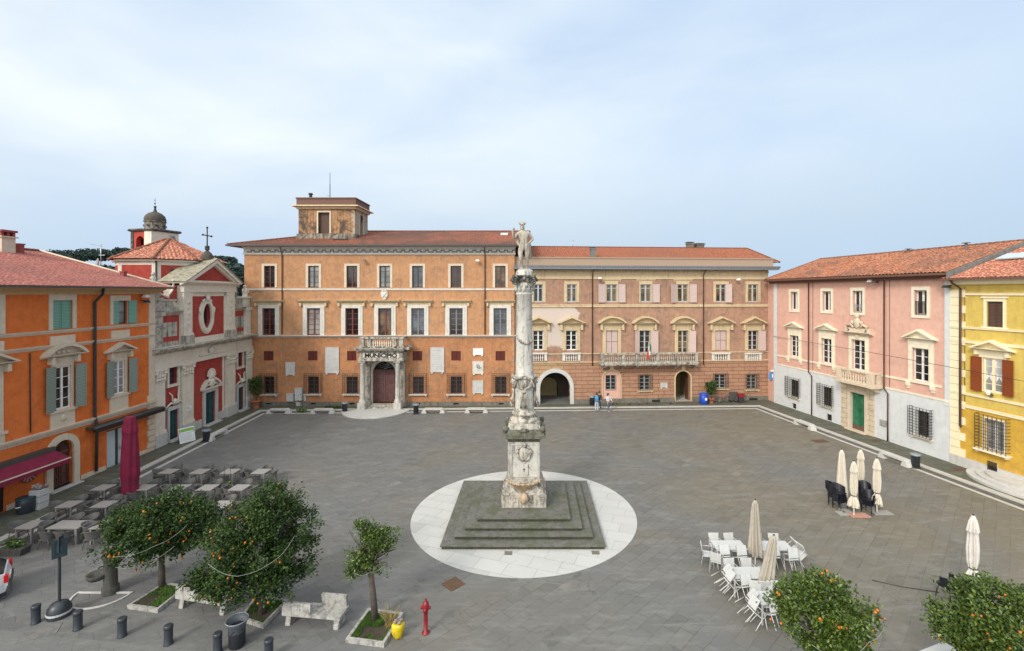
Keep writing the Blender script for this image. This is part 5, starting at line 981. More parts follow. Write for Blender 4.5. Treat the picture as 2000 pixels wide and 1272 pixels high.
m = MB(); cornice(m, -.35, CL+.45, zE1-.45, zE1, .75, -.2); cornice(m, U(357), U(380), zE1-.45, zE1+.001, .95, -.2); cornice(m, U(442), U(461), zE1-.45, zE1+.001, .95, -.2); m.build('cornice', 'church_grimy', ent)
def pil(x0, x1, z0, z1, p=.22, cap=True, base=.95, mat='church_white', nm='pilaster', fest=False):
    a, b = U(x0), U(x1); m = MB(); m.box(a, b, -p, 0, z0+base, z1); m.box(a-.06, b+.06, -p-.08, 0, z0+base, z0+base+.12); m.box(a-.04, b+.04, -p-.05, 0, z0+base+.12, z0+base+.22)
    if cap:
        m.box(a-.12, b+.12, -p-.14, 0, z1-.12, z1); m.box(a-.04, b+.04, -p-.05, 0, z1-.95, z1-.88)
        for x in (a+.04, b-.04): m.ball((x, -p-.04, z1-.26), .17, .16, .15, 8, 6)
        k = max(3, int((b-a)/.26))
        for row, zz in enumerate((z1-.5, z1-.74)):
            for i in range(k): m.ball((a+(b-a)*(i+.5)/k, -p-.05, zz), .12, .1, .15, 6, 4, .1)
    if fest:
        for i, zz in enumerate((.82, .7, .6, .5, .4)): m.ball(((a+b)/2+.06*(-1)**i, -p-.02, z0+(z1-z0)*zz), .16-.015*i, .06, .2, 7, 5, .25)
    o = m.build(nm, mat, B); MB().box(a-.08, b+.08, -p-.12, 0, .0 if z0 < 1 else z0, z0+base).build('pilaster_base', 'marble_clean' if z0 < 1 else 'church_grimy', o); return o
for a, b in ((303, 323), (357, 377.7), (443.4, 460), (481.5, 493)): pil(a, b, 0, zE0)
m = MB(); m.box(U(294.5), U(302.5), -.08, 0, 0, zE0)
m = m.build('rusticated_edge', 'rustic_cream', B)
for u0_, u1_ in ((U(380), dc[0]-.45), (dc[1]+.45, U(442))): MB().box(u0_, u1_, -.08, 0, 0, .75).build('base_course', 'marble_clean', B)
for x0, x1, s_ in ((379, 382.5, 0), (438.5, 441.5, 0), (324.5, 326.5, 0), (353, 356, 0)): MB().box(U(x0), U(x1), -.06, 0, .7, zE0).build('strip', 'church_white', B)
for r, lab in ((wl, 'stained_glass'), (wr, 'glass_dark')):
    w = window(B, r[:4], 'frame_dark', lab, cols=2, rows=4, mull=.04, fw=.05, depth=.3); q = MB(); arch_ring(q, r[0], r[1], r[2], r[3], .2, -.1, .02); q.box(r[0]-.24, r[1]+.24, -.14, 0, r[2]-.2, r[2]); q.ball(((r[0]+r[1])/2, -.1, r[3]+.22), .2, .1, .16, 8, 5, .25); q.build('surround', 'church_white', w)
for i, r in enumerate((dl, dc, d3)):
    a, b, c, d = r; q = MB().box(a, b, .15, .22, c, d).build('door', 'door_teal', B); k = MB(); mm = (a+b)/2; k.box(mm-.02, mm+.02, .11, .15, c, d)
    for x0, x1 in ((a+.05, mm-.04), (mm+.04, b-.05)):
        for j in range(4): frame_ring(k, x0+.07, x1-.07, c+.15+j*(d-c-.15)/4, c+.02+(j+1)*(d-c-.15)/4, .04, .12, .15)
    k.build('door_panels', 'door_teal', q); k = MB(); frame_ring(k, a, b, 0, d, .28 if i == 1 else .18, -.14, .02, False, wt=.3); k.box(a-.3, b+.3, -.55, .15, 0, .12); k.build('door_surround', 'marble_clean', q)
# stucco over the doors: broken pediment with shell over the middle one, winged ribbons over the sides
def stucco(cx, z, s, big):
    m = MB()
    if big:
        m.box(cx-1.25, cx+1.25, -.3, 0, z, z+.12)
        for s_ in (-1, 1):
            P = [(cx+s_*1.3, z+.12), (cx+s_*1.1, z+.45), (cx+s_*.75, z+.72), (cx+s_*.42, z+.85)]; m.prism_y([*P, *[(x-s_*.05, zz-.16) for x, zz in P[::-1]]], -.32, 0); m.ball((cx+s_*.42, -.22, z+.78), .13, .12, .13)
            m.tube([(cx+s_*.9, -.12, z+.2), (cx+s_*.55, -.2, z+.38), (cx+s_*.2, -.18, z+.25)], .08)
        m.ball((cx, -.2, z+.5), .4, .18, .42, 12, 8, .07); m.ball((cx, -.2, z+1.15), .46, .14, .48, 14, 8, .05); m.ball((cx, -.3, z+1.15), .26, .1, .3, 12, 8)
        for k in range(9): a = math.pi*(k)/8; m.ball((cx+.5*math.cos(a), -.16, z+1.15+.5*math.sin(a)), .12, .1, .12, 6, 4)
    else:
        for s_ in (-1, 1):
            m.tube([(cx, -.12, z+.25), (cx+s_*.35, -.2, z+.55), (cx+s_*.32, -.16, z+.9), (cx+s_*.55, -.1, z+1.15)], .09, 6, .04); m.tube([(cx+s_*.1, -.12, z+.2), (cx+s_*.5, -.2, z+.35), (cx+s_*.8, -.12, z+.12), (cx+s_*.95, -.1, z-.1)], .1, 6, .04)
        m.ball((cx, -.16, z+.38), .24, .16, .26, 10, 6, .15)
    return m.build('stucco_ornament', 'church_white', B)
stucco((dc[0]+dc[1])/2, dc[3]+.3, 1, True); stucco((dl[0]+dl[1])/2, dl[3]+.25, 1, False); stucco((d3[0]+d3[1])/2, d3[3]+.25, 1, False)
m = MB(); cx = (U(378.6)+U(441))/2; m.ball((cx, -.32, zE0+.75), .45, .1, .3, 10, 6, .2); m.box(cx-1.6, cx+1.6, -.33, -.22, zE0+.42, zE0+.55); m.build('stucco_ornament', 'church_white', B)
# upper aedicule
zA0, zA1, zA2 = zE1, 11.55, 12.4; ua, ub = U(359.5), U(460.5); ov = ((U(399)+U(416))/2, (zA0+zA1)/2+.05)
a0, a1 = U(377.5), U(441.5); m = MB(); q = []; nO = 32; rx, rz = (U(416)-U(399))/2, 1.08
sq = []
for k in range(nO):      # red field with a true oval opening
    t0, t1 = 2*math.pi*k/nO, 2*math.pi*(k+1)/nO
    def sqp(t):
        c_, s_ = math.cos(t), math.sin(t); kk = 1/max(abs(c_), abs(s_)); return (ov[0]+c_*kk*(a1-a0+1)/2, ov[1]+s_*kk*(zA1-zA0)/2)
    P = [sqp(t0), sqp(t1), (ov[0]+rx*math.cos(t1), ov[1]+rz*math.sin(t1)), (ov[0]+rx*math.cos(t0), ov[1]+rz*math.sin(t0))]
    m.add([(x, 0, z) for x, z in P]+[(P[2][0], .35, P[2][1]), (P[3][0], .35, P[3][1])], [(0,1,2,3), (3,2,4,5)])
m.box(ua+.1, ub-.1, .36, 1.3, zA0, zA1); aed = m.build('upper_wall', 'render_red', B)
m = MB()
for k in range(nO):
    t0, t1 = 2*math.pi*k/nO, 2*math.pi*(k+1)/nO; e = lambda t, g: (ov[0]+(rx+g)*math.cos(t), ov[1]+(rz+g*1.1)*math.sin(t)); m.prism_y([e(t0,0), e(t0,.3), e(t1,.3), e(t1,0)], -.16, .01); m.prism_y([e(t0,.3), e(t0,.42), e(t1,.42), e(t1,.3)], -.08, 0)
m.ball((ov[0], -.16, ov[1]+rz+.45), .28, .14, .3, 10, 6, .2); [m.ball((ov[0]+s_*.45, -.1, ov[1]+rz+.2), .2, .1, .16, 8, 5, .2) for s_ in (-1, 1)]; [m.ball((ov[0]+s_*(rx+.35), -.1, ov[1]+.5), .14, .08, .3, 8, 5, .2) for s_ in (-1, 1)]
m.build('oval_surround', 'church_white', aed); m = MB(); m.prism_y([(ov[0]+rx*math.cos(2*math.pi*k/24), ov[1]+rz*math.sin(2*math.pi*k/24)) for k in range(24)], .3, .34); m.build('oval_pane', 'glass_dark', aed)
pil(360, 376.5, zA0, zA1, .2, False, .7, fest=True); pil(444, 459.5, zA0, zA1, .2, False, .7, fest=True)
m = MB(); m.box(a0-.3, a1+.3, -.06, 0, zA0, zA0+.42); m.box(a0-.2, a0, -.06, 0, zA0, zA1); m.box(a1, a1+.2, -.06, 0, zA0, zA1); m.box(a0-.2, a1+.2, -.06, 0, zA1-.35, zA1)
m.box(ua-.05, ub+.05, -.26, 1.35, zA1, zA2-.3); cornice(m, ua-.4, ub+.4, zA2-.3, zA2, .5, -.15); m.box(ua-.4, ub+.4, -.15, 1.9, zA2-.14, zA2-.02); m.box(ua-.02, ua+.1, 0, 1.35, zA0, zA1); m.build('aedicule', 'church_white', aed)
zP = 14.45; m = MB(); cx = (ua+ub)/2; pa, pb = ua-.45, ub+.45
for s_, e in ((1, pa), (-1, pb)):
    m.prism_y([(e, zA2), (e+s_*.6, zA2), (cx, zP-.34), (cx, zP-.02)], -.66, .1); m.prism_y([(e+s_*.5, zA2), (e+s_*1.0, zA2), (cx, zP-.56), (cx, zP-.3)], -.48, .1)
m.box(pa+.5, pb-.5, -.4, .1, zA2, zA2+.12); pd = m.build('pediment', 'church_white', aed); MB().prism_y([(pa+1, zA2+.12), (pb-1, zA2+.12), (cx, zP-.5)], -.2, .1).build('tympanum', 'render_red', pd)
m = MB(); m.prism_y([(pa-.08, zA2), (pa+.1, zA2), (cx, zP-.06), (pb-.1, zA2), (pb+.08, zA2), (cx, zP+.06)], -.7, 1.5); m.build('slate_roof', 'moss_stone', pd)
for k in range(9):
    pass
m = MB(); m.lathe([(.5, zP-.1), (.5, zP+.15), (.42, zP+.35), (.3, zP+.55), (.16, zP+.66), (.1, zP+.75), (.16, zP+.8), (.2, zP+.9), (.14, zP+1.0)], cx, .2, 14); cb_ = m.build('finial_dome', 'lead_dome', pd)
m = MB(); m.tube([(cx, .2, zP+.95), (cx, .2, zP+2.75)], .05, 6); m.tube([(cx-.55, .2, zP+2.05), (cx+.55, .2, zP+2.05)], .05, 6)
for p in ((cx-.6, zP+2.05), (cx+.6, zP+2.05), (cx, zP+2.75)): m.ball((p[0], .2, p[1]), .09)
m.ball((cx, .2, zP+1.05), .2, .2, .14); m.build('cross', 'iron', cb_)
# wings left and right of the aedicule
zw1, zw2 = 9.7, 10.85
for x0, x1, k in ((304, 359, 0), (460.5, 492, 1)):
    a, b = U(x0), U(x1); z1_ = 9.75; m = MB(); m.box(a, b, .15, .6, zE1, z1_); wg = m.build('wing_wall', 'render_red', B)
    m = MB(); m.box(a+.9 if k == 0 else a+.25, b-.3 if k == 0 else b-.75, .1, .15, zE1+.75, z1_-.55); m.box(a+.8 if k == 0 else a+.2, b-.1, .12, .16, zE1, zE1+.35); m.build('wing_panel', 'church_grimy', wg)
    m = MB(); cornice(m, a-.1, b+.05, z1_, z1_+.35, .4, .2); m.box(a, b, .2, .7, z1_+.35, z1_+.5); m.build('wing_cornice', 'church_grimy', wg)
    m = MB(); m.box(a, b, .25, .5, z1_+.5, z1_+.65); m.box(a, b, .22, .53, z1_+1.1, z1_+1.25); m.box(a+.8 if k == 0 else a+.2, b-.4, .3, .45, z1_+.65, z1_+1.1); pr = m.build('parapet', 'church_grimy', wg)
    pa_, pb_ = (a, a+.95) if k == 0 else (b-.8, b+.05); m = MB(); m.box(pa_, pb_, -.08, .7, zE1, z1_); m.box(pa_-.1, pb_+.1, -.2, .8, z1_, z1_+.35); m.box(pa_+.03, pb_-.03, -.02, .66, z1_+.35, z1_+1.2); m.box(pa_-.08, pb_+.08, -.12, .75, z1_+1.2, z1_+1.38); m.build('pier', 'church_grimy' if k == 0 else 'church_white', wg)
    if k == 0:
        m = MB(); P = [(pb_+.1, .35, z1_+1.75), (pb_+.5, .35, z1_+1.6), (pb_+1.2, .35, z1_+1.35), (b-.9, .35, z1_+1.55), (b-.45, .35, z1_+2.0), (b-.3, .35, z1_+2.5), (b-.45, .35, z1_+2.75)]; m.tube(P, .08, 8); m.build('volute', 'church_white', wg)
        m = MB(); m.prism_y([(pb_, z1_+1.25), (b, z1_+1.25), (b, z1_+2.4), (b-.5, z1_+1.9), (b-.9, z1_+1.5), (pb_+1.2, z1_+1.35), (pb_, z1_+1.6)], .3, .4); m.build('volute_wall', 'render_red', wg)
        m = MB(); cxx = (pa_+pb_)/2; m.lathe([(.35, z1_+1.38), (.4, z1_+1.5), (.3, z1_+1.7), (.42, z1_+1.9), (.3, z1_+2.3), (.2, z1_+2.7), (.22, z1_+2.85), (.1, z1_+3.0)], cxx, .3, 10); m.ball((cxx, .3, z1_+3.15), .15); m.ball((cxx-.3, .3, z1_+1.75), .22, .2, .25, 8, 6, .3); m.ball((cxx+.35, .25, z1_+1.6), .3, .2, .22, 8, 6, .3); m.build('statue_finial', 'church_grimy', wg)
    else:
        m = MB(); cxx = (pa_+pb_)/2; m.lathe([(.3, z1_+1.38), (.22, z1_+1.5), (.24, z1_+1.7), (.28, z1_+1.95), (.22, z1_+2.15), (.1, z1_+2.25)], cxx, .25, 10); m.ball((cxx, .25, z1_+2.38), .15); m.tube([(cxx+.2, .2, z1_+2.1), (cxx+.35, .1, z1_+1.9), (cxx+.15, .0, z1_+1.75)], .07); m.tube([(cxx-.2, .2, z1_+2.1), (cxx-.4, .15, z1_+2.3), (cxx-.45, .1, z1_+2.5)], .07); m.build('putto_finial', 'church_white', wg)
pipe(B, [(U(325), -.12, zE0), (U(325), -.12, .2)], 'iron', .05); pipe(B, [(U(480.5), -.12, zE0), (U(480.5), -.12, .2)], 'iron', .05)
# nave body and tiled drum
def loc(p): v = Matrix.Rotation(-f.ang, 3, 'Z') @ Vector((p[0]-f.p.x, p[1]-f.p.y, 0)); return (v.x, v.y)
MB().box(.3, CL-.2, .7, 11, 6.5, 9.5).build('nave', 'render_red', B)
oc = [(-33.75,38.8), (-30.75,38.8), (-28.9,40.6), (-28.9,44.2), (-30.75,46), (-33.75,46), (-35.6,44.2), (-35.6,40.6)]; cen = loc((-32.25, 42.4)); OC = [loc(p) for p in oc]
zd = 14.2; MB().prism_z(OC, 8, zd).build('drum', 'church_white', B); drum = bpy.data.objects['drum']
for i in (7, 0, 1, 2):
    p, q = Vector(OC[i]), Vector(OC[(i+1) % 8]); L_ = (q-p).length; d_ = (q-p)/L_; n_ = Vector((d_.y, -d_.x)); ins = .38 if i != 0 else .3
    A, C_ = p+d_*ins+n_*.03, q-d_*ins+n_*.03; MB().prism_z([tuple(A), tuple(C_), tuple(C_-n_*.05), tuple(A-n_*.05)], 9, zd-.42).build('red_panel', 'render_red', drum)
    if i == 1:
        c0 = p+d_*(L_*.62)+n_*.05; A, C_ = c0-d_*.62, c0+d_*.62; MB().prism_z([tuple(A), tuple(C_), tuple(C_-n_*.04), tuple(A-n_*.04)], zd-2.6, zd-.75).build('drum_window', 'glass_dark', drum)
        e = MB(); [e.prism_z([tuple(c0+d_*o_-d_*.03+n_*.03), tuple(c0+d_*o_+d_*.03+n_*.03), tuple(c0+d_*o_+d_*.03-n_*.0), tuple(c0+d_*o_-d_*.03-n_*.0)], zd-2.6, zd-.75) for o_ in (-.6, 0, .6)]; e.build('drum_window_frame', 'frame_dark', drum)
pipe(drum, [(OC[1][0], OC[1][1]-.08, zd-.1), (OC[1][0], OC[1][1]-.08, 9)], 'iron', .06)
m = MB(); m.prism_z([(cen[0]+(x-cen[0])*1.06, cen[1]+(y-cen[1])*1.06) for x, y in OC], zd-.12, zd+.02); m.build('drum_cornice', 'church_white', drum)
rf = MB(); zap = 16.35; ex = 1.13
for i in range(8):
    p = Vector((cen[0]+(OC[i][0]-cen[0])*ex, cen[1]+(OC[i][1]-cen[1])*ex, zd+.05)); q = Vector((cen[0]+(OC[(i+1)%8][0]-cen[0])*ex, cen[1]+(OC[(i+1)%8][1]-cen[1])*ex, zd+.05)); ap = Vector((*cen, zap)); du_ = (q-p).normalized(); uM = (ap-p).dot(du_); foot = p+du_*uM; dsl = ap-foot; L_ = (q-p).length
    roof_slope(rf, p, du_, dsl, (0, L_), lambda u: dsl.length*(u/uM if u < uM else (L_-u)/(L_-uM)), pitch=.28, amp=.06)
rf = rf.build('drum_roof', 'tiles_fresh', drum)
for i in (0, 1, 2, 7): p = Vector((cen[0]+(OC[i][0]-cen[0])*ex, cen[1]+(OC[i][1]-cen[1])*ex, zd+.1)); ridge(rf, [p, Vector((*cen, zap+.05))], 'tiles_fresh', .12)
MB().cyl(cen[0], cen[1], zap-.1, zap+.22, .42, .3, 10).build('roof_cap', 'stone_grey', rf)
FC = f
# bell tower
stone('drum_stone', (.40,.33,.26), (.05,.045,.04), .95, 1.0, .44)
X, Y, _ = at(303, 450, 51.5); bt = thing('bell_tower', 'slim bell tower with grey dome and red arched belfry behind the church', 'tower', (X, Y, 0), R(-16)); zt_ = 11.5+117*51.5/930; hw = 1.4
MB().box(-hw, hw, -hw, hw, 0, zt_-3.2).build('shaft', 'capital_dark', bt)
m = MB(); [wall_m for wall_m in ()]
for k in range(4):
    q = MB(); wall(q, -hw, hw, zt_-3.2, zt_, [(-.75, .35, zt_-2.9, zt_-.5, 'arch', .5)], y=-hw); q.xf(Matrix.Rotation(k*math.pi/2, 4, 'Z')); m.add(q.v, q.f)
bf = m.build('belfry', 'render_red', bt)
MB().box(-hw-.05, -hw+.3, -hw-.07, hw+.06, zt_-3.2, zt_).build('corner_pilaster', 'capital_dark', bf); m = MB(); m.box(.5, hw-.25, -hw-.06, -hw+.2, zt_-3.2, zt_); m.box(hw-.3, hw+.06, -hw-.03, hw+.06, zt_-3.19, zt_); m.build('corner_pilaster', 'church_white', bf); MB().box(-.9, .9, -.6, .6, zt_-3.2, zt_).build('belfry_core', 'render_red', bf)
MB().tbox((0,0), hw*2+.3, hw*2+.3, zt_, zt_+.15, 1.1).tbox((0,0), hw*2+.5, hw*2+.5, zt_+.15, zt_+.28, .97).build('tower_cornice', 'capital_dark', bt)
zz = zt_+.28; m = MB(); m.lathe([(1.2, zz), (1.2, zz+1.1), (1.32, zz+1.15), (1.32, zz+1.25)], 0, 0, 16, sm=False); lt = m.build('lantern_drum', 'drum_stone', bt)
for k in range(8):
    a_ = k*math.pi/4+.3; m = MB(); m.lathe([(.0, 0), (.17, 0), (.17, .06), (0, .06)], 0, 0, 12, False, cap=False); m.xf(Matrix.Rotation(a_, 4, 'Z') @ Matrix.Translation((1.24, 0, zz+.55)) @ Matrix.Rotation(R(90), 4, 'Y')); m.build('round_opening', 'black', lt)
z0 = zz+1.25; m = MB(); m.lathe([(1.22, z0), (1.26, z0+.3), (1.12, z0+.75), (.8, z0+1.1), (.4, z0+1.3), (.22, z0+1.4)], 0, 0, 20); dm = m.build('dome', 'lead_dome', bt); m = MB(); m.lathe([(.28, z0+1.3), (.2, z0+1.5), (.13, z0+1.8), (.12, z0+2.0), (.2, z0+2.05), (.18, z0+2.15), (.05, z0+2.2)], 0, 0, 10); m.build('finial', 'iron', dm)
MB().tube([(0,0,z0+2.1), (0,0,z0+3.3)], .025, 5).tube([(-.22,0,z0+3.0), (.22,0,z0+3.0)], .022, 5).ball((-.05,0,z0+2.55), .1).build('cross', 'iron', dm)
for o_ in (lt, dm): o_.scale = (.78, .78, .76); o_.location.z = zz*.24

# ================================================================ MONUMENT
stone('cap_stone', (.20,.19,.155), (.04,.04,.032), .9, 1.6, .47, moss=(.085,.09,.045))
mo = thing('monument', 'weathered marble column on a square pedestal fountain with four mossy steps', 'monument', (CC[0], CC[1], .02)); hs = (3.73, 3.22, 2.79, 2.27)
for k, h in enumerate(hs):
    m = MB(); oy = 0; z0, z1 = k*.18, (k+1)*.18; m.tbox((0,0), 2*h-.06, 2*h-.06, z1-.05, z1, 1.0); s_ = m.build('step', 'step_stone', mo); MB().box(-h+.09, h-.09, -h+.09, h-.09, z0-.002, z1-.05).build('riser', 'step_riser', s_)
zb = .72; m = MB(); m.box(-1.12, 1.12, -1.12, 1.12, zb, zb+.62); m.tbox((0,0), 2.1, 2.1, zb+.62, zb+1.0, .9); m.tbox((0,0), 1.86, 1.86, zb+1.0, zb+1.32, .9); m.build('pedestal_base', 'marble_old', mo)
m = MB(); m.box(-.78, .78, -.78, .78, zb+1.3, 4.05); pdm = m
for k in range(4):
    q = MB(); frame_ring(q, -.62, .62, 2.2, 3.75, .07, -.82, -.781); q.xf(Matrix.Rotation(k*math.pi/2, 4, 'Z')); m.add(q.v, q.f)
m.build('pedestal', 'marble', mo)
m = MB(); m.tbox((0,0), 1.56, 1.56, 3.9, 4.15, 1.14); m.tbox((0,0), 2.2, 2.2, 4.15, 4.3, 1.0); m.tbox((0,0), 2.1, 2.1, 4.3, 4.55, .9)
for sx_ in (-1, 1):
    for sy_ in (-1, 1): m.ball((sx_*.93, sy_*.93, 4.58), .15, .15, .17, 8, 6, .25)
    m.ball((0, sx_*.95, 4.5), .3, .1, .13, 10, 6, .2); m.ball((sx_*.95, 0, 4.5), .1, .3, .13, 10, 6, .2)
m.build('pedestal_cap', 'cap_stone', mo); m = MB(); m.tbox((0,0), 1.75, 1.75, 4.5, 4.82, .88); m.build('plinth', 'marble_old', mo)
m = MB(); m.ball((0,-.8,3.3), .3, .12, .36, 12, 8, .1); m.ball((0,-.86,3.32), .18, .1, .24, 10, 6)
for s_ in (-1, 1): m.tube([(s_*.1,-.8,3.72), (s_*.3,-.84,3.6), (s_*.36,-.84,3.35), (s_*.26,-.84,3.1), (s_*.08,-.82,2.95)], .06, 6); m.ball((s_*.34,-.84,3.42), .1, .08, .12, 8, 5, .2)
m.ball((0,-.84,3.78), .16, .1, .14, 8, 5, .25); m.build('coat_of_arms', 'marble_old', mo)
m = MB().box(-.2, .2, -.86, -.78, 2.15, 2.8).build('spout_plate', 'marble', mo); MB().ball((0,-.88,2.56), .045).box(-.015,.015,-.88,-.862,2.42,2.55).build('spout', 'iron', m)
stone('rust_marble', (.52,.42,.30), (.28,.14,.05), .85, 1.6, .48)
m = MB(); n = 20; prof = [(.16, zb+.5), (.3, zb+.72), (.52, zb+.95), (.72, zb+1.12), (.84, zb+1.22), (.86, zb+1.32), (.76, zb+1.3), (.6, zb+1.12)]
vs = []
for r, z in prof: vs += [(r*math.cos(math.pi+math.pi*i/n), -.72+r*.85*math.sin(math.pi+math.pi*i/n), z) for i in range(n+1)]
m.add(vs, [(j*(n+1)+i, j*(n+1)+i+1, (j+1)*(n+1)+i+1, (j+1)*(n+1)+i) for j in range(len(prof)-1) for i in range(n)], True)
m.ball((0,-1.2,zb+.5), .24, .2, .28, 10, 7, .12)
for k in range(11): a_ = math.pi+math.pi*(k+.5)/11; m.ball((.86*math.cos(a_), -.72+.75*math.sin(a_), zb+1.27), .055, .055, .07, 6, 4, .1)
bs = m.build('basin', 'rust_marble', mo); MB().lathe([(0, zb+1.14), (.68, zb+1.14)], 0, -.72, 20, False, .8, cap=False).build('basin_inside', 'plinth_grey', bs)
# column base, shaft with masks and garlands, capital
zc0 = 4.8; m = MB(); m.lathe([(.72, zc0), (.74, zc0+.1), (.66, zc0+.18), (.56, zc0+.24), (.56, zc0+.32), (.64, zc0+.38), (.62, zc0+.5), (.52, zc0+.56), (.5, zc0+.7)], 0, 0, 28); m.build('column_base', 'marble_old', mo)
r0, r1 = .46, .40; m = MB(); m.lathe([(r0+.04, zc0+.68), (r0+.03, zc0+1.5), (r0+.02, zc0+2.3), (r0+.05, zc0+2.36), (r0, zc0+2.42), (r0-.01, 8.0), (.42, 9.6), (r1, 11.35), (r1+.05, 11.4), (r1+.05, 11.46), (r1, 11.5)], 0, 0, 28); sh_ = m.build('shaft', 'marble', mo)
for k in range(4):
    a_ = k*math.pi/2-math.pi/2; T = Matrix.Rotation(a_+math.pi/2, 4, 'Z'); y = -.5; m = MB(); z = zc0+2.05
    m.ball((0, y-.03, z), .2, .14, .24, 12, 8, .06); m.ball((0, y-.17, z-.02), .05, .06, .08); m.ball((-.07, y-.13, z+.07), .05, .04, .04); m.ball((.07, y-.13, z+.07), .05, .04, .04); m.ball((0, y-.02, z+.24), .2, .12, .12, 8, 5, .25)
    for s_ in (-1, 1): m.tube([(s_*.16, y-.02, z+.2), (s_*.34, y+.08, z+.26), (s_*.4, y+.14, z+.1), (s_*.3, y+.02, z-.2), (s_*.05, y-.08, z-.32)], .07, 6); m.ball((s_*.36, y+.1, z+.22), .12, .12, .12, 8, 5, .25)
    m.xf(T); m.build('mask', 'marble_old', sh_); m = MB()
    for s_ in range(-3, 4): m.tube([(s_*.04, y-.04, z-.35), (s_*.055, y-.06, z-.8), (s_*.06, y-.07, z-1.3)], .035, 6)
    m.ball((0, y-.06, z-.42), .14, .1, .12, 8, 5, .2); m.xf(T); m.build('tassel_relief', 'marble_old', sh_)
    m = MB(); T2 = Matrix.Rotation(a_+math.pi/2+math.pi/4 if False else a_+math.pi/2, 4, 'Z'); P = [(0, -.5, z-.5), (0, -.56, z-.75), (0, -.68, z-.95), (0, -.74, z-1.15), (0, -.66, z-1.32), (0, -.58, z-1.2), (0, -.6, z-1.08)]
    if k in (1, 3): m.tube(P, .075, 8); m.tube([(0,-.5,z-.1), (0,-.62,z), (0,-.64,z+.25), (0,-.56,z+.4)], .06); m.xf(T2); m.build('scroll_bracket', 'marble_old', sh_)
m = MB()
for j in range(10): a_ = R(205)+j*R(14); m.ball((.44*math.cos(a_), .44*math.sin(a_), 9.25-.22*math.sin(j/9*math.pi)-.03*j), .07, .07, .09, 7, 5, .25)
m.build('garland', 'marble_old', sh_)
m = MB(); m.lathe([(.41, 11.5), (.46, 11.7), (.5, 11.95), (.44, 12.0)], 0, 0, 20)
for j in range(12):
    a_ = j*math.pi/6; m.ball((.46*math.cos(a_), .46*math.sin(a_), 11.72), .1, .1, .18, 7, 5, .1); m.ball((.5*math.cos(a_+.26), .5*math.sin(a_+.26), 11.88), .08, .08, .12, 7, 5, .1)
m.build('capital_bell', 'marble', mo)
m = MB(); m.box(-.6, .6, -.6, .6, 12.3, 12.38); m.box(-.42, .42, -.5, .5, 12.05, 12.3)
for sx_ in (-1, 1):
    for sy_ in (-1, 1):
        q = MB(); nn_ = 22; q.tube([((.25*(1-t/nn_*.85))*math.cos(t*.62), 0, (.25*(1-t/nn_*.85))*math.sin(t*.62)) for t in range(nn_)], .042, 6); q.xf(Matrix.Translation((sx_*.44, sy_*.62, 12.08)) @ Matrix.Scale(sx_, 4, (1,0,0))); m.add(q.v, q.f, True)
        q = MB(); q.tube([(sx_*.44, -.5*0+sy_*.5, 12.12), (sx_*.44, sy_*.62, 12.12)], .12, 10); m.add(q.v, q.f, True)
m.ball((0,-.55,12.2), .12, .08, .1, 8, 5, .2); m.build('capital', 'capital_dark', mo)
MB().lathe([(.46, 12.36), (.44, 12.55), (.34, 12.66)], 0, 0, 12).ball((.1,.0,12.58), .36, .3, .16, 10, 6, .2).build('statue_base', 'marble', mo)
# the statue
S = thing('statue', 'pale marble nude male statue with winged hat raising one arm atop the column', 'statue', (CC[0]-.02, CC[1], 12.66)); v = 1.4
def sc(ch): return [(x*v*1.12, y*v, z*v, r*v*1.16) for x, y, z, r in ch]
pel = (.02, 0, .93, .125); chest = (-.03, .01, 1.30, .155)
body = [sc(c) for c in ([pel, (.0, .0, 1.1, .118), chest, (-.04, 0, 1.43, .12), (-.05, 0, 1.52, .055), (-.055, -.02, 1.60, .085), (-.055, -.02, 1.70, .075)],
    [chest, (.15, .0, 1.42, .068), (.26, .06, 1.22, .05), (.30, .05, 1.18, .044), (.2, -.06, 1.05, .034), (.14, -.1, 1.0, .04)],
    [chest, (-.2, .0, 1.40, .066), (-.30, -.04, 1.24, .05), (-.34, -.06, 1.2, .043), (-.36, -.14, 1.36, .036), (-.37, -.17, 1.45, .028), (-.375, -.18, 1.51, .03)],
    [pel, (.11, 0, .86, .105), (.115, -.02, .68, .09), (.10, -.03, .50, .064), (.115, .0, .30, .058), (.10, .02, .09, .036), (.11, -.08, .03, .04), (.12, -.16, .02, .03)],
    [pel, (-.09, -.02, .86, .105), (-.12, -.12, .68, .09), (-.11, -.17, .51, .064), (-.09, -.07, .30, .057), (-.06, .02, .10, .036), (-.09, -.06, .03, .04), (-.13, -.13, .02, .03)])]
flat_m = stone('statue_marble', (.50,.44,.36), (.13,.11,.09), .85, 2.2, .49)
bo = skin(body, 'body', 'statue_marble', S, 2)
m = MB()
for k, (dx, dz) in enumerate(((-.02, .07), (-.005, .085), (.012, .08), (.028, .06))): m.tube(sc([(-.375+dx*.6, -.18, 1.5, 0)])[0][:3] and [tuple(c*v for c in (-.375+dx*.6, -.18, 1.5)), tuple(c*v for c in (-.375+dx, -.19, 1.5+dz*.6)), tuple(c*v for c in (-.375+dx*1.3, -.2-.01*k, 1.5+dz))], .011*v, 5)
m.tube([tuple(c*v for c in p) for p in ((-.355, -.18, 1.48), (-.335, -.2, 1.51), (-.33, -.21, 1.54))], .012*v, 5); m.build('fingers', 'statue_marble', bo)
m = MB(); hx, hy, hz_2 = -.055*v, -.03*v, 1.65*v
m.lathe([(.09*v, hz_2+.05*v), (.105*v, hz_2+.065*v), (.09*v, hz_2+.09*v), (.085*v, hz_2+.14*v), (.04*v, hz_2+.17*v)], hx, hy, 12)
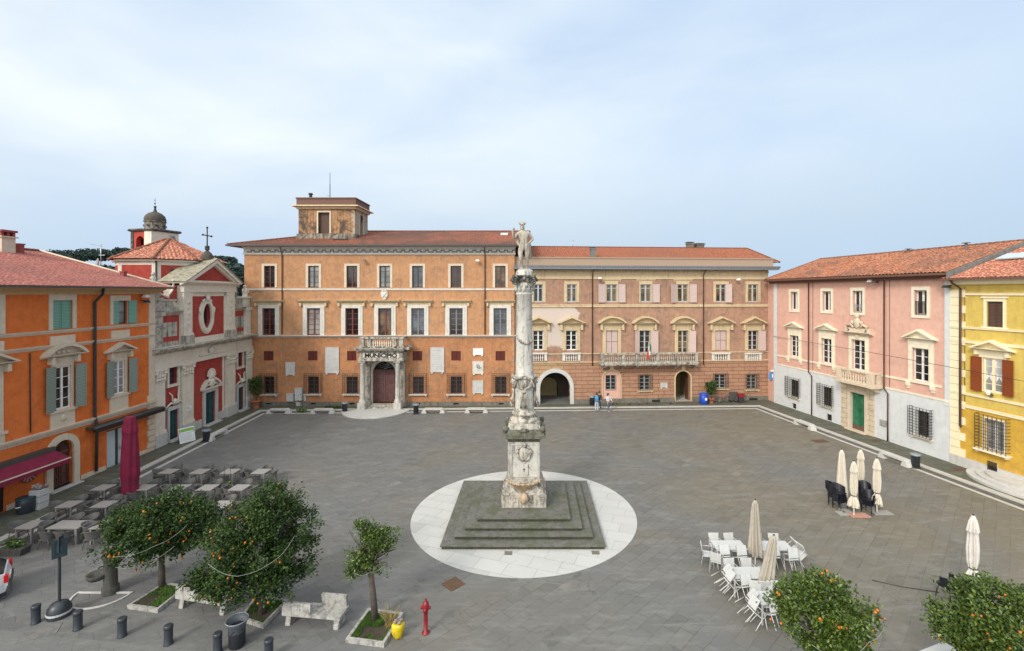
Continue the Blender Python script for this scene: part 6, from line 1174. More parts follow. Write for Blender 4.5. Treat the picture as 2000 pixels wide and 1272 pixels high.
for s_ in (-1, 1): m.prism_y([(hx+s_*.07*v, hz_2+.06*v), (hx+s_*.12*v, hz_2+.08*v), (hx+s_*.155*v, hz_2+.17*v), (hx+s_*.11*v, hz_2+.13*v), (hx+s_*.08*v, hz_2+.12*v)], hy-.02, hy+.03)
m.build('winged_hat', 'statue_marble', S)
m = MB(); m.ball((hx, hy-.085*v, hz_2-.01*v), .014*v, .03*v, .03*v); m.ball((hx-.035*v, hy-.07*v, hz_2+.02*v), .018*v); m.ball((hx+.035*v, hy-.07*v, hz_2+.02*v), .018*v); m.ball((hx, hy-.07*v, hz_2-.06*v), .03*v, .025*v, .012*v); m.ball((hx, hy-.06*v, hz_2-.1*v), .04*v, .035*v, .03*v); m.build('face', 'statue_marble', S)
dr_ = skin([sc(c) for c in ([(-.28, .04, 1.36, .05), (-.24, .09, 1.2, .06), (-.18, .1, 1.0, .055), (-.08, .02, .9, .06), (.06, -.1, .92, .05), (.17, -.03, .97, .06), (.2, .08, .8, .055), (.22, .1, .6, .05), (.2, .08, .42, .04)],)], 'drape', 'statue_marble', S, 2)
m = MB(); m.tube([(-.14*v, .1, -.02), (-.12*v, .1, .3*v), (-.06*v, .08, .6*v)], .1*v, 8, .05*v); m.ball((0, 0, -.02), .36, .3, .12, 12, 6, .12); m.build('tree_stump', 'statue_marble', S)
# ================================================================ STREET FURNITURE
def world_on(px, py, z=0): x, y = G(px, py, z); return (x, y, z)
# low marble kerb benches (slab on two splayed ends)
def bench_proto():
    t = thing('kerb_bench', 'white marble kerb bench', 'bench'); m = MB(); m.box(-.82, .82, -.26, .26, .32, .44); m.build('seat', 'marble_clean', t)
    for s_ in (-1, 1):
        m = MB(); P = [(s_*.62, .0), (s_*1.12, .0), (s_*.98, .34), (s_*.82, .44), (s_*.8, .32), (s_*.72, .32)]; m.prism_y(P, -.24, .24); m.build('end_block', 'marble_clean', t)
    return t
KB = Proto(bench_proto()); TG = 'low marble benches set along the kerb band'
for px, py, ang, lab in ((545, 808, 1, 'leftmost low marble bench in front of the town hall, beside the potted tree'), (630.5, 808, 1, 'low marble bench in front of the town hall, second from the left'),
    (846.5, 807, 1.2, 'low marble bench just right of the town hall porch apron'), (930.5, 806.5, 1.4, 'low marble bench under the stacked white plaques'),
    (424.5, 855, 92.5, 'low marble bench along the church pavement beside a dark bin'), (1571.5, 835, -80.5, 'low marble bench outside the pink house near the first downspout'), (1748, 903, -80.5, 'low marble bench beside the bin near the yellow house')):
    x, y = G(px, py); KB.put((x, y+.0, .02), R(ang), lab, TG)
# dark litter bins
flat('bin_black', (.018,.02,.025), .45); flat('bag_plastic', (.25,.28,.32), .2, .3, 8)
def bin_proto():
    t = thing('litter_bin', 'dark cylindrical litter bin', 'bin'); MB().lathe([(.2, .05), (.24, .1), (.25, .75), (.27, .8)], 0, 0, 16).build('body', 'bin_black', t); MB().lathe([(.3, 0), (.3, .04), (.22, .06)], 0, 0, 16).build('base', 'dark_iron', t); MB().lathe([(.27, .8), (.31, .86), (.27, .92), (.2, .9)], 0, 0, 16).build('rim', 'bag_plastic', t); return t
LB = Proto(bin_proto()); BG = 'dark litter bins round the square'
for px, py, lab in ((403, 863, 'dark litter bin beside the bench on the church side'), (673.5, 805, 'dark litter bin left of the town hall porch'), (812.5, 808.5, 'dark litter bin right of the town hall porch apron'), (1156.5, 792, 'dark litter bin against the palazzo wall behind the people'), (1788, 914, 'dark litter bin with plastic liner near the yellow house')):
    x, y = G(px, py); LB.put((x, y, .02), 0, lab, BG)
# bollards
flat('bollard_iron', (.03,.036,.045), .4, .2, 5)
def boll():
    t = thing('bollard', 'short dark iron bollard', 'bollard'); MB().lathe([(.14, 0), (.14, .03), (.125, .05), (.125, .5)], 0, 0, 16).build('post', 'bollard_iron', t); MB().lathe([(.118, .5), (.135, .52), (.135, .6), (.11, .625)], 0, 0, 16).build('cap', 'bollard_iron', t); return t
BO = Proto(boll()); names = ['leftmost', 'second', 'third', 'fourth', 'fifth', 'sixth']; near = ['left of the signpost', 'right of the signpost', 'below the first square tree bed', 'between the tree bed and the mesh bin', 'just left of the large mesh bin', 'below the middle marble bench']
for i, (px, py) in enumerate(((70, 1217), (152, 1229), (238.5, 1243), (329, 1258), (425, 1274), (525, 1287))):
    x, y = G(px, py); BO.put((x, y, .004), 0, f'{names[i]} short dark bollard in the foreground row, {near[i]}', 'dark bollards along the street edge')
# mesh bin with bag in front
x, y = G(463, 1262); t = thing('waste_basket', 'dark waste basket with flared transparent bag liner in the foreground', 'waste basket', (x, y, .004)); MB().lathe([(.2, 0), (.24, .04), (.25, .62), (.24, .66)], 0, 0, 18).build('basket', 'bin_black', t)
m = MB(); n = 22; vs = []
for r, z in ((.245, .5), (.25, .62), (.28, .74), (.33, .86), (.31, .87), (.24, .7), (.22, .4)): vs += [((r+random.uniform(-.012, .012))*math.cos(2*math.pi*i/n), (r+random.uniform(-.012, .012))*math.sin(2*math.pi*i/n), z+random.uniform(-.012, .012)) for i in range(n)]
m.add(vs, [(j*n+i, j*n+(i+1)%n, (j+1)*n+(i+1)%n, (j+1)*n+i) for j in range(6) for i in range(n)], True)
glassm, tt, bb_ = newmat('liner'); bb_.inputs['Base Color'].default_value = (.09,.10,.12,1); bb_.inputs['Roughness'].default_value = .55; bb_.inputs['Alpha'].default_value = .65
m.build('bag_liner', 'liner', t); MB().lathe([(.325, .85), (.335, .865), (.325, .88), (.315, .865)], 0, 0, 22, cap=False).build('rim', 'bag_plastic', t)
# large marble benches with back slabs
def big_bench(lab, c, ang, flip):
    t = thing('marble_bench', lab, 'bench', c, ang, 'large marble benches with back slabs'); MB().box(-1.05, 1.05, -.32, .32, .36, .46).build('seat', 'bench_marble', t)
    for s_ in (-1, 1): MB().prism_x([(-.28, 0), (.28, 0), (.2, .36), (-.2, .36)], s_*.88-.09, s_*.88+.09).build('support', 'bench_marble', t)
    MB().prism_x([(-.34, .38), (-.27, .38), (-.25, .82), (-.31, .82)], -1.05, -.02).build('backrest', 'bench_marble', t); MB().prism_x([(.27, .4), (.34, .4), (.32, .86), (.2, .86)], .08, 1.0).build('backrest', 'bench_marble', t); return t
x, y = G(405, 1186); big_bench('stained marble bench between the two large orange trees', (x, y, .004), R(-12), 0)
x, y = G(617, 1216); big_bench('stained marble bench right of the big orange tree, beside the small tree', (x, y, .004), R(-7), 0)
# signpost on a domed base
x, y = G(116, 1203); t = thing('signpost', 'dark square street sign on a pole with rounded ballast base', 'signpost', (x, y, .004)); m = MB(); m.lathe([(.34, 0), (.345, .2), (.32, .34), (.24, .46), (.1, .53)], 0, 0, 22); m.build('ballast', 'bollard_iron', t)
MB().lathe([(.35, .13), (.355, .13), (.355, .2), (.35, .2)], 0, 0, 22, False).build('reflective_band', 'zinc_box', t); MB().cyl(0, 0, .5, 2.75, .045, n=10).build('pole', 'bollard_iron', t)
m = MB().box(-.2, .2, -.02, .02, 0, .66); m.xf(Matrix.Translation((0, 0, 2.1)) @ Matrix.Rotation(R(48), 4, 'Z') @ Matrix.Translation((0, -.07, 0))); p1 = m.build('sign_panel', 'bollard_iron', t)
m = MB(); frame_ring(m, -.14, .14, .08, .58, .025, -.03, -.021); m.box(-.08, .08, -.03, -.021, .2, .42); m.xf(Matrix.Translation((0, 0, 2.1)) @ Matrix.Rotation(R(48), 4, 'Z') @ Matrix.Translation((0, -.07, 0))); m.build('sign_marking', 'door_teal', p1)
m = MB().box(-.18, .04, -.02, .02, 0, .55); m.xf(Matrix.Translation((.05, .05, 2.3)) @ Matrix.Rotation(R(100), 4, 'Z')); m.build('sign_panel', 'bollard_iron', t)
# drinking fountain
x, y = G(216, 1158); t = thing('drinking_fountain', 'old grey stone drinking fountain with round basin and kerbed half circle', 'fountain', (x, y, .004)); stone('fountain_stone', (.10,.095,.085), (.03,.03,.025), .7, 2, .5)
MB().lathe([(.27, 0), (.27, .25), (.22, .3), (.21, 1.3), (.25, 1.34), (.25, 1.42), (.2, 1.5), (.05, 1.58)], 0, 0, 18).build('pillar', 'fountain_stone', t)
MB().lathe([(.08, .55), (.25, .62), (.33, .74), (.35, .82), (.29, .82), (.22, .72), (.02, .7)], -.38, -.15, 18).build('basin', 'fountain_stone', t); MB().tube([(-.2,-.08,1.05), (-.32,-.12,1.05), (-.34,-.13,.98)], .025, 6).build('spout', 'iron', t)
m = MB(); P = [(-.2+1.05*math.cos(a_), -.05+.95*math.sin(a_)) for a_ in [math.pi+math.pi*i/18 for i in range(19)]]
for a_, b_ in zip(P[:-1], P[1:]): m.prism_z([a_, b_, (b_[0]*.94-.01, b_[1]*.93), (a_[0]*.94-.01, a_[1]*.93)], 0, .035)
m.box(-1.25, .85, -.06, .02, 0, .034); m.build('kerb', 'marble_clean', t)
# hydrant
flat('hydrant_red', (.22,.010,.015), .45, .25, 6)
x, y = G(831.5, 1237); t = thing('fire_hydrant', 'tall red fire hydrant in the foreground', 'hydrant', (x, y, .004)); MB().lathe([(.13, 0), (.13, .04), (.075, .06), (.07, .75), (.1, .78), (.1, .86)], 0, 0, 14).build('column', 'hydrant_red', t)
m = MB(); m.lathe([(.1, .86), (.11, .98), (.08, 1.05), (.04, 1.08), (.035, 1.16)], 0, 0, 12); m.build('bonnet', 'hydrant_red', t); m = MB(); m.tube([(-.17,0,.86), (.17,0,.86)], .05, 8); m.tube([(0,0,.84), (0,-.17,.84)], .055, 8); m.build('outlet', 'hydrant_red', t)
# manhole covers and drains
flat('rust_iron', (.10,.055,.03), .8, .3, 8); 
for k, (px, py, s, rz, lab) in enumerate(((885.5, 1141, .34, 45, 'rusty square manhole cover left of the marble circle'), (1602, 862, .55, 10, 'rusty rectangular manhole cover near the bench by the pink house'), (1516, 822.5, .5, 5, 'dark drain cover at the far right corner of the square'), (1544, 831, .3, 5, 'tiny dark drain cover next to the bench by the pink house'), (1762, 921, .4, 10, 'dark drain cover left of the bin near the yellow house'), (77, 1237, .5, 30, 'dark wet gully grate near the first bollard'), (735, 906, .45, 30, 'dark drain cover left of the column'), (1015.5+48, 824.5, .5, 0, 'dark patch cover right behind the column'), (1712, 862, .4, 10, 'rusty cover on the pavement outside the green door'), (1873, 918, .4, 10, 'rusty cover on the pavement before the yellow house'))):
    z_ = .004 if k not in (8, 9) else .058; x, y = G(px, py); o = MB().box(-s, s, -s*.6 if k else -s, s*.6 if k else s, 0, .012).build('manhole_cover', 'rust_iron' if k in (0, 1, 8, 9) else 'stone_grey', None, (x, y, z_)); o.rotation_euler = (0, 0, R(rz)); tag(o, lab, 'manhole cover', 'covers let into the paving')
m = MB()
for px, py in ((993, 1079), (1162, 1078)): x, y = G(px, py); frame_ring(m, x-.13, x+.13, y-.1, y+.12, .02, .021, .026); 
def flatring(px, py, lab): x, y = G(px, py); q = MB(); q.box(-.17, .17, -.17, -.14, 0, .008); q.box(-.17, -.14, -.14, .14, 0, .008); q.box(.14, .17, -.14, .14, 0, .008); q.box(-.14, .14, -.14, .14, 0, .003); tag(q.build('inspection_frame', 'plinth_grey', None, (x, y, .02)), lab, 'inspection cover')
flatring(993, 1081, 'small square inspection frame in the marble before the monument steps'); flatring(1163, 1080, 'small square inspection frame at the right corner of the monument steps')

# ---------------------------------------------------------------- orange trees
m_, t_, b_ = newmat('leaf'); g_ = N(t_, 'ShaderNodeNewGeometry'); v_ = ramp(t_, g_.outputs['Random Per Island'], 0, 1, (.008,.026,.008,1), (.06,.105,.024,1)); n_ = noi(t_, coord(t_), 1.3, 3, .6)
v_ = mix(t_, ramp(t_, n_, .35, .65), mix(t_, 1.0, v_, (.75,.8,.8), 'MULTIPLY'), mix(t_, 1.0, v_, (1.25,1.15,.9), 'MULTIPLY')); t_.links.new(v_, b_.inputs['Base Color']); b_.inputs['Roughness'].default_value = .5; b_.inputs['Specular IOR Level'].default_value = .25
m_, t_, b_ = newmat('leaf_bright'); g_ = N(t_, 'ShaderNodeNewGeometry'); v_ = ramp(t_, g_.outputs['Random Per Island'], 0, 1, (.03,.06,.012,1), (.12,.19,.035,1)); t_.links.new(v_, b_.inputs['Base Color']); b_.inputs['Roughness'].default_value = .4
m_, t_, b_ = newmat('leaf_mid'); g_ = N(t_, 'ShaderNodeNewGeometry'); v_ = ramp(t_, g_.outputs['Random Per Island'], 0, 1, (.018,.042,.008,1), (.11,.16,.02,1)); t_.links.new(v_, b_.inputs['Base Color']); b_.inputs['Roughness'].default_value = .4
flat('bark', (.075,.06,.048), .9, .35, 5, bmp=.6); flat('orange_peel', (.50,.15,.010), .5, .2, 1.5); flat('light_cord', (.26,.27,.24), .4)
flat('soil', (.045,.035,.022), .95, .4, 4, bmp=.5); flat('moss_grass', (.07,.14,.02), .95, .5, 3)
fruit_me = MB().ball((0,0,0), .048, n=8, m=6).build('orange_fruit', 'orange_peel').data
bpy.data.objects.remove(bpy.data.objects['orange_fruit'])
def orange_tree(px, py, lab, blobs, trunk_top, n, leaf=.105, fruits=60, mat='leaf', seed=1, cords=True, lean=(0,0), base=None, bs=1):
    """blobs: (dx, dy, z, rx, ry, rz) relative to the foot; leaves gather in shoots near the shell of every blob"""
    r_ = random.Random(seed); X, Y = base or G(px, py); t = thing('orange_tree', lab, 'tree', (X, Y, .0), 0, 'orange trees in the square'); tz = trunk_top
    MB().tube([(0,0,-.05), (lean[0]*.4, lean[1]*.4, tz*.5), (lean[0], lean[1], tz)], .13, 10, .085).build('trunk', 'bark', t)
    mb = MB(); V = mb.v; Fc = mb.f; limbs = []
    blobs = [(a*bs, b_*bs, 2.5+(c_-2.5)*bs, d_*bs, e_*bs, f_*bs) for a, b_, c_, d_, e_, f_ in blobs]; tot = sum(b[3]*b[5]+b[3]*b[4] for b in blobs); tips = []
    for (dx, dy, z, rx, ry, rz) in blobs:
        k = int(n*1.45*(rx*rz+rx*ry)/tot/13); e = Vector((dx, dy, z)); s0 = Vector((lean[0], lean[1], tz-.15)); mid_ = s0.lerp(e, .5)+Vector((r_.uniform(-.12,.12), r_.uniform(-.12,.12), .1)); limbs.append([s0, mid_, e])
        for q in range(4): w = Vector((r_.uniform(-1,1)*rx, r_.uniform(-1,1)*ry, r_.uniform(-.5,1)*rz))*.8; limbs.append([mid_, mid_.lerp(e+w, .5)+Vector((0,0,.05)), e+w])
        for _ in range(k):
            v = Vector((r_.gauss(0,1), r_.gauss(0,1), r_.gauss(0,1))).normalized()*(.42+.58*r_.random()**.45)*(1+.08*r_.gauss(0,1)); v *= .92+.55*noise.noise(v.normalized()*1.6+Vector((seed*3.1+dx*2, dy, z*2))); c = Vector((dx+v.x*rx, dy+v.y*ry, z+v.z*rz))
            if noise.noise(c*1.5+Vector((seed*7.3,0,0))) < -.07: continue
            if c.z < .5: continue
            out_ = Vector((v.x, v.y, v.z*.8+.15)).normalized(); (tips.append(c) if v.length > .8 and v.y < .3 else None)
            for j in range(r_.randint(10, 16)):
                d = (out_*.7+Vector((r_.gauss(0,1), r_.gauss(0,1), r_.gauss(0,1)))*.75).normalized(); p = c+Vector((r_.gauss(0,1), r_.gauss(0,1), r_.gauss(0,1)))*.085; L = leaf*r_.uniform(.65, 1.25)
                sd_ = d.cross(Vector((r_.gauss(0,.5), r_.gauss(0,.5), 1))); sd_ = sd_.normalized()*L*.31 if sd_.length > .01 else Vector((L*.27,0,0)); u_ = sd_.cross(d).normalized()*L*.12; k0 = len(V)
                V.extend([tuple(p), tuple(p+d*L*.5+sd_+u_), tuple(p+d*L), tuple(p+d*L*.5-sd_+u_)]); Fc.append((k0, k0+1, k0+2, k0+3))
    mb.build('crown', mat, t, fix=False); lb = MB()
    for L in limbs: lb.tube(L, .045, 5, .012)
    lb.build('limbs', 'bark', t)
    if fruits:
        pick = r_.sample(tips, max(1, fruits//2)); pick = (pick+[c+Vector((r_.gauss(0,.09), r_.gauss(0,.09), r_.gauss(0,.08))) for c in pick for _ in range(1)])[:fruits]
        for c in pick:
            cc_ = sum((Vector(b[:3]) for b in blobs), Vector())/len(blobs); o_ = (c-cc_)  .normalized()*.09; fo = bpy.data.objects.new('orange_fruit', fruit_me); COL.objects.link(fo); fo.parent = t; fo.location = c+o_+Vector((0,0,-.03)); s_ = r_.uniform(.55, .92); fo.scale = (s_,)*3
    return t, (X, Y)
def cord(lab, c, pts):
    m = MB(); P = []
    for a, b in zip(pts[:-1], pts[1:]):
        for i in range(6): s_ = i/6; P.append((a[0]+(b[0]-a[0])*s_, a[1]+(b[1]-a[1])*s_, a[2]+(b[2]-a[2])*s_-.10*math.sin(math.pi*s_)))
    P.append(pts[-1]); m.tube(P, .006, 5); return tag(m.build('light_string', 'light_cord', None, (c[0], c[1], 0)), lab, 'light string', 'cords of fairy lights wound on the trees')
T1, c1 = orange_tree(316, 1150, 'wide flat topped orange tree at the left, in front of the terrace', [(-.9,0,2.55,1.35,1.2,.75), (.95,.1,2.6,1.35,1.2,.8), (0,-.5,2.5,1.3,1.1,.85), (0,.5,2.9,1.4,1.1,.7), (-1.6,.2,2.35,.8,.9,.55), (1.6,-.1,2.45,.8,.8,.55), (.2,-.3,1.8,1.1,.9,.5), (-.7,-.6,1.75,.8,.7,.45)], 1.5, 30000, seed=2, fruits=80)
cord('upper pale light cord draped on the front of the left orange tree', c1, [(-.3,-1.75,2.2), (.9,-1.5,2.45), (1.7,-1.0,2.95)]); cord('lower pale light cord hanging across the left orange tree', c1, [(-.4,-1.6,1.75), (.6,-1.6,1.9), (1.4,-1.2,2.3)])
T2, c2 = orange_tree(512, 1203, 'tallest and fullest orange tree, left of the middle, heavy with fruit', [(.35,0,3.95,.95,1.0,.72), (-.6,-.1,3.1,1.2,1.1,.8), (.75,.1,3.25,1.15,1.1,.85), (-1.1,0,2.1,1.05,1.1,.75), (1.05,-.1,2.2,1.0,1.1,.8), (0,-.6,2.4,1.3,1.0,.9), (0,.6,2.7,1.3,1.0,1.0), (-.6,-.5,1.5,1.1,.9,.5), (.7,-.4,1.5,1.0,.9,.5), (-1.75,-.2,1.55,.6,.7,.4)], 1.35, 38000, seed=5, fruits=98)
cord('light cord wound round the tall orange tree', c2, [(-.9,-1.5,2.7), (.2,-1.75,2.45), (1.2,-1.35,2.75), (1.6,-.9,3.3)])
T3, c3 = orange_tree(733, 1216, 'small sparse young tree with slanting trunk and no fruit', [(-.2,0,2.6,.65,.6,.45), (-.7,.05,2.3,.45,.45,.33), (.25,.1,2.85,.45,.45,.36), (.15,-.1,2.2,.5,.5,.33), (-.7,0,1.85,.38,.4,.24), (-.5,.1,3.3,.24,.24,.2), (.42,0,2.5,.33,.35,.3), (-.95,0,2.4,.22,.25,.18), (-.15,.1,3.1,.3,.3,.22)], 1.9, 5600, leaf=.1, fruits=0, mat='leaf_mid', seed=9, lean=(-.2, .05))
m = MB(); [m.tube([(c3[0]-.2, c3[1], 2.2), (c3[0]-.55-.1*k, c3[1], 2.7+.1*k), (c3[0]-.75-.12*k, c3[1]+.1, 3.0+.12*k)], .02, 5, .006) for k in range(3)]
m.xf(Matrix.Translation((-c3[0], -c3[1], 0))); m.build('bare_twigs', 'bark', T3); cord('short grey light cord across the small sparse tree', c3, [(-.6,-.45,2.0), (0,-.5,2.05), (.4,-.3,2.2)])
T4, c4 = orange_tree(0, 0, 'rounded orange tree at the lower right beside the white tables', [(0,0,2.9,1.15,1.1,.75), (-.85,0,2.75,.75,.8,.6), (.85,0,2.65,.8,.8,.6), (0,-.5,2.45,1.0,.8,.7), (-.35,-.3,2.0,.75,.7,.5), (.4,-.2,1.9,.75,.7,.5), (.1,.5,2.7,1.0,.8,.6)], 1.4, 24000, seed=12, fruits=60, mat='leaf_mid', base=(8.2, 13.35), bs=.86)
cord('pale light cord on the rounded orange tree at the lower right', c4, [(-.9,-.9,2.3), (-.2,-1.2,2.2), (.4,-1.2,2.6), (1.1,-.8,2.7)])
T5, c5 = orange_tree(0, 0, 'orange tree cut by the lower right corner of the photo', [(0,0,2.9,1.3,1.2,.8), (-.95,0,2.6,.8,.8,.55), (.95,0,2.8,.9,.9,.65), (0,-.6,2.4,1.2,.8,.7), (-.7,-.4,2.2,.8,.7,.5), (.3,.5,2.9,1.1,.8,.6), (-1.3,.0,2.35,.45,.5,.35)], 1.4, 28000, seed=15, fruits=80, mat='leaf_mid', base=(12.45, 12.75), bs=.93)
cord('pale light cord on the orange tree in the lower right corner', c5, [(-.9,-.9,2.6), (-.4,-1.3,2.2), (.3,-1.4,2.0)])
# raised tree beds
def bed(lab, corners, grass, mat='bench_marble'):
    P = [Vector(G(*c)) for c in corners]; cx = sum((p for p in P), Vector((0,0)))/4; t = thing('tree_bed', lab, 'planting bed', (cx.x, cx.y, .004), 0, 'marble edged tree beds'); P = [p-cx for p in P]
    m = MB(); I = [p*.86 for p in P]
    for i in range(4): j = (i+1) % 4; m.prism_z([tuple(P[i]), tuple(P[j]), tuple(I[j]), tuple(I[i])], 0, .14)
    m.build('kerb', mat, t); m = MB(); m.prism_z([tuple(p) for p in I], .0, .09); m.build('soil', 'soil', t); g = MB(); r_ = random.Random(len(lab))
    for _ in range(grass):
        a, b = r_.random(), r_.random(); p = (I[0]*(1-a)+I[1]*a)*(1-b)+(I[3]*(1-a)+I[2]*a)*b; p = p*.97; 
        if noise.noise(Vector((p.x*2+len(lab), p.y*2, 0))) < -.12: continue
        an_ = r_.uniform(0, 6.3); h = r_.uniform(.03, .09); dx, dy = math.cos(an_)*.012, math.sin(an_)*.012; k = len(g.v); g.v += [(p.x-dx, p.y-dy, .088), (p.x+dx, p.y+dy, .088), (p.x+r_.uniform(-.04,.04), p.y+r_.uniform(-.04,.04), .09+h)]; g.f.append((k, k+1, k+2))
    q = g.build('grass', 'moss_grass', t); q['kind'] = 'stuff'; return t
bed('marble edged square bed under the wide orange tree at the left', [(248, 1190), (308, 1198), (367, 1150), (322, 1144)], 2500)
bed('marble edged square bed under the tallest orange tree', [(468, 1214), (514, 1229), (563, 1178), (500, 1170)], 3500)
bed('marble edged bed with bright green grass under the small tree', [(675, 1256), (750, 1266), (788, 1204), (719, 1195)], 9000)
m = MB(); X, Y = G(757, 1240)
for k in range(46): a_ = rng.uniform(-.5, .5); m.tube([(rng.uniform(-.12,.12), rng.uniform(-.25,.25), .08), (a_*.4+.1, rng.uniform(-.2,.2), .35), (a_*.9+.12, rng.uniform(-.3,.3), rng.uniform(.5,.75))], .008, 4, .004)
flat('dry_grass', (.32,.24,.10), .9); tag(m.build('dry_grass_clump', 'dry_grass', None, (X-.1, Y+.35, 0)), 'tuft of dry yellow grass stalks in the bed of the small tree', 'grass clump')
flat('yellow_bag', (.62,.45,.01), .4, .25, 6, bmp=.6); flat('waste', (.25,.2,.18), .8, .6, 9)
x, y = G(777, 1246); t = thing('rubbish_bag', 'bright yellow rubbish bag with trash on top beside the small tree bed', 'rubbish bag', (x, y, .004)); m = MB(); m.lathe([(.02, 0), (.1, .03), (.16, .2), (.19, .38), (.17, .48), (.12, .5)], 0, 0, 12); m.v = [(a*1.1+random.uniform(-.035,.035), b+random.uniform(-.035,.035), c+random.uniform(-.02,.02)) for a, b, c in m.v]; m.build('bag', 'yellow_bag', t)
m = MB(); [m.ball((rng.uniform(-.1,.1), rng.uniform(-.1,.1), .52+rng.uniform(0,.08)), .06, jit=.3) for _ in range(8)]; m.build('trash', 'waste', t)
# potted trees against the far walls
flat('terracotta', (.40,.15,.08), .8, .15, 4)
def potted(px, py, lab, h, r, ph=.75, pr=.45):
    x, y = G(px, py); t = thing('potted_tree', lab, 'potted plant', (x, y, .055), 0, 'potted citrus trees'); MB().lathe([(pr*.7, 0), (pr*.95, ph*.85), (pr*1.08, ph*.86), (pr*1.08, ph), (pr*.95, ph), (pr*.9, ph-.08), (.02, ph-.08)], 0, 0, 18).build('pot', 'terracotta', t); MB().tube([(0,0,ph-.1), (.03,0,ph+h*.4)], .05, 6).build('trunk', 'bark', t)
    m = MB(); leafcloud(m, (0,0,ph+h*.62), (r,r,h*.42), 700, .085); leafcloud(m, (.2,0,ph+h*.9), (r*.6,r*.6,h*.2), 160, .08); leafcloud(m, (-r*.6,0,ph+h*.85), (r*.6,r*.3,h*.14), 90, .08); m.build('crown', 'leaf', t); return t
potted(500, 798, 'big potted tree in terracotta pot at the corner of church and town hall', 2.3, .68); potted(1389, 788.5, 'potted tree in terracotta pot beside the blue bin at the palazzo', 1.7, .62, .5, .32)
x, y = G(589, 806); m = MB(); leafcloud(m, (0,0,.18), (.5,.3,.24), 260, .07); t = thing('weed_clump', 'low clump of green weeds between two marble benches', 'weeds', (x, y, .05)); m.build('foliage', 'leaf_bright', t)
x, y = G(651, 799); m = MB(); leafcloud(m, (0,0,.12), (1.0,.2,.16), 260, .07); t = thing('weed_clump', 'long strip of weeds at the foot of the town hall wall', 'weeds', (x, y, .05)); m.build('foliage', 'leaf', t)
# ================================================================ TERRACE FURNITURE
flat('resin_grey', (.12,.112,.105), .6, .12, 8); flat('table_grey', (.30,.285,.27), .45, .08, 5); flat('resin_white', (.52,.52,.51), .4, .06, 5); flat('resin_black', (.012,.013,.02), .35, .1, 5)
def armchair(name, mat, lab, cat='chair'):
    t = thing(name, lab, cat); m = MB(); m.prism_x([(-.24, .43), (.22, .41), (.22, .45), (-.24, .47)], -.23, .23); m.build('seat', mat, t)
    m = MB(); n = 14; vs = []
    for z, rr, tl in ((.46, .0, 0), (.66, .02, .03), (.84, .04, .08)):
        for i in range(n+1):
            a = math.pi*(-.12+1.24*i/n); h = z if z < .5 else (.62+(z-.62)*(math.sin(a)*.5+.5 if math.sin(a) > 0 else .5) if z > .6 else z); vs.append(((.26+rr)*math.cos(a), (.25+rr)*math.sin(a)+tl*max(0, math.sin(a)), h))
    f_ = [(j*(n+1)+i, j*(n+1)+i+1, (j+1)*(n+1)+i+1, (j+1)*(n+1)+i) for j in range(2) for i in range(n)]; m.add(vs, f_, True); m.add([(x*.93, y*.93, z) for x, y, z in vs], [q[::-1] for q in f_], True)
    m.tube([vs[2*(n+1)+i] for i in range(n+1)], .018, 6); m.build('backrest', mat, t)
    for sx in (-1, 1):
        for sy in (-1, 1): MB().tube([(sx*.2, sy*.18, .44), (sx*.25, sy*.24, 0)], .02, 6, .014).build('leg', mat, t)
    return t
def slatchair(name, mat, lab):
    t = thing(name, lab, 'chair'); MB().prism_x([(-.22, .43), (.2, .42), (.2, .455), (-.22, .465)], -.22, .22).build('seat', mat, t)
    m = MB(); m.prism_x([(.19, .5), (.225, .5), (.285, .86), (.25, .86)], -.21, .21); m.build('backrest', mat, t)
    for sx in (-1, 1):
        MB().tube([(sx*.21, -.2, .45), (sx*.23, -.24, 0)], .017, 6).build('leg', mat, t); MB().tube([(sx*.215, .27, .86), (sx*.215, .2, .46), (sx*.23, .28, 0)], .017, 6).build('leg', mat, t)
        MB().tube([(sx*.22, .21, .66), (sx*.25, -.18, .66), (sx*.225, -.2, .45)], .015, 6).build('armrest', mat, t)
    return t
def table(name, mat, lab, lx, ly):
    t = thing(name, lab, 'table'); MB().box(-lx/2, lx/2, -ly/2, ly/2, .715, .745).build('tabletop', mat, t); m = MB(); frame_ring(m, 0, 0, 0, 0, 0, 0, 0) if 0 else m.box(-lx/2+.05, lx/2-.05, -ly/2+.05, ly/2-.05, .67, .714); m.build('apron', mat, t)
    for sx in (-1, 1):
        for sy in (-1, 1): x, y = sx*(lx/2-.06), sy*(ly/2-.06); MB().box(x-.025, x+.025, y-.025, y+.025, 0, .67).build('leg', mat, t)
    return t
GC = Proto(armchair('terrace_chair', 'resin_grey', 'x')); GT = Proto(table('terrace_table', 'table_grey', 'x', .8, .8))
rows = [('back row', 921, (330, 391, 450, 510)), ('second row', 952.5, (202, 283, 351, 406, 468)), ('third row', 985, (136, 204, 348, 433)), ('front row', 1025, (62, 136, 205))]
ordn = ['leftmost', 'second', 'third', 'fourth', 'rightmost']; r_ = random.Random(21)
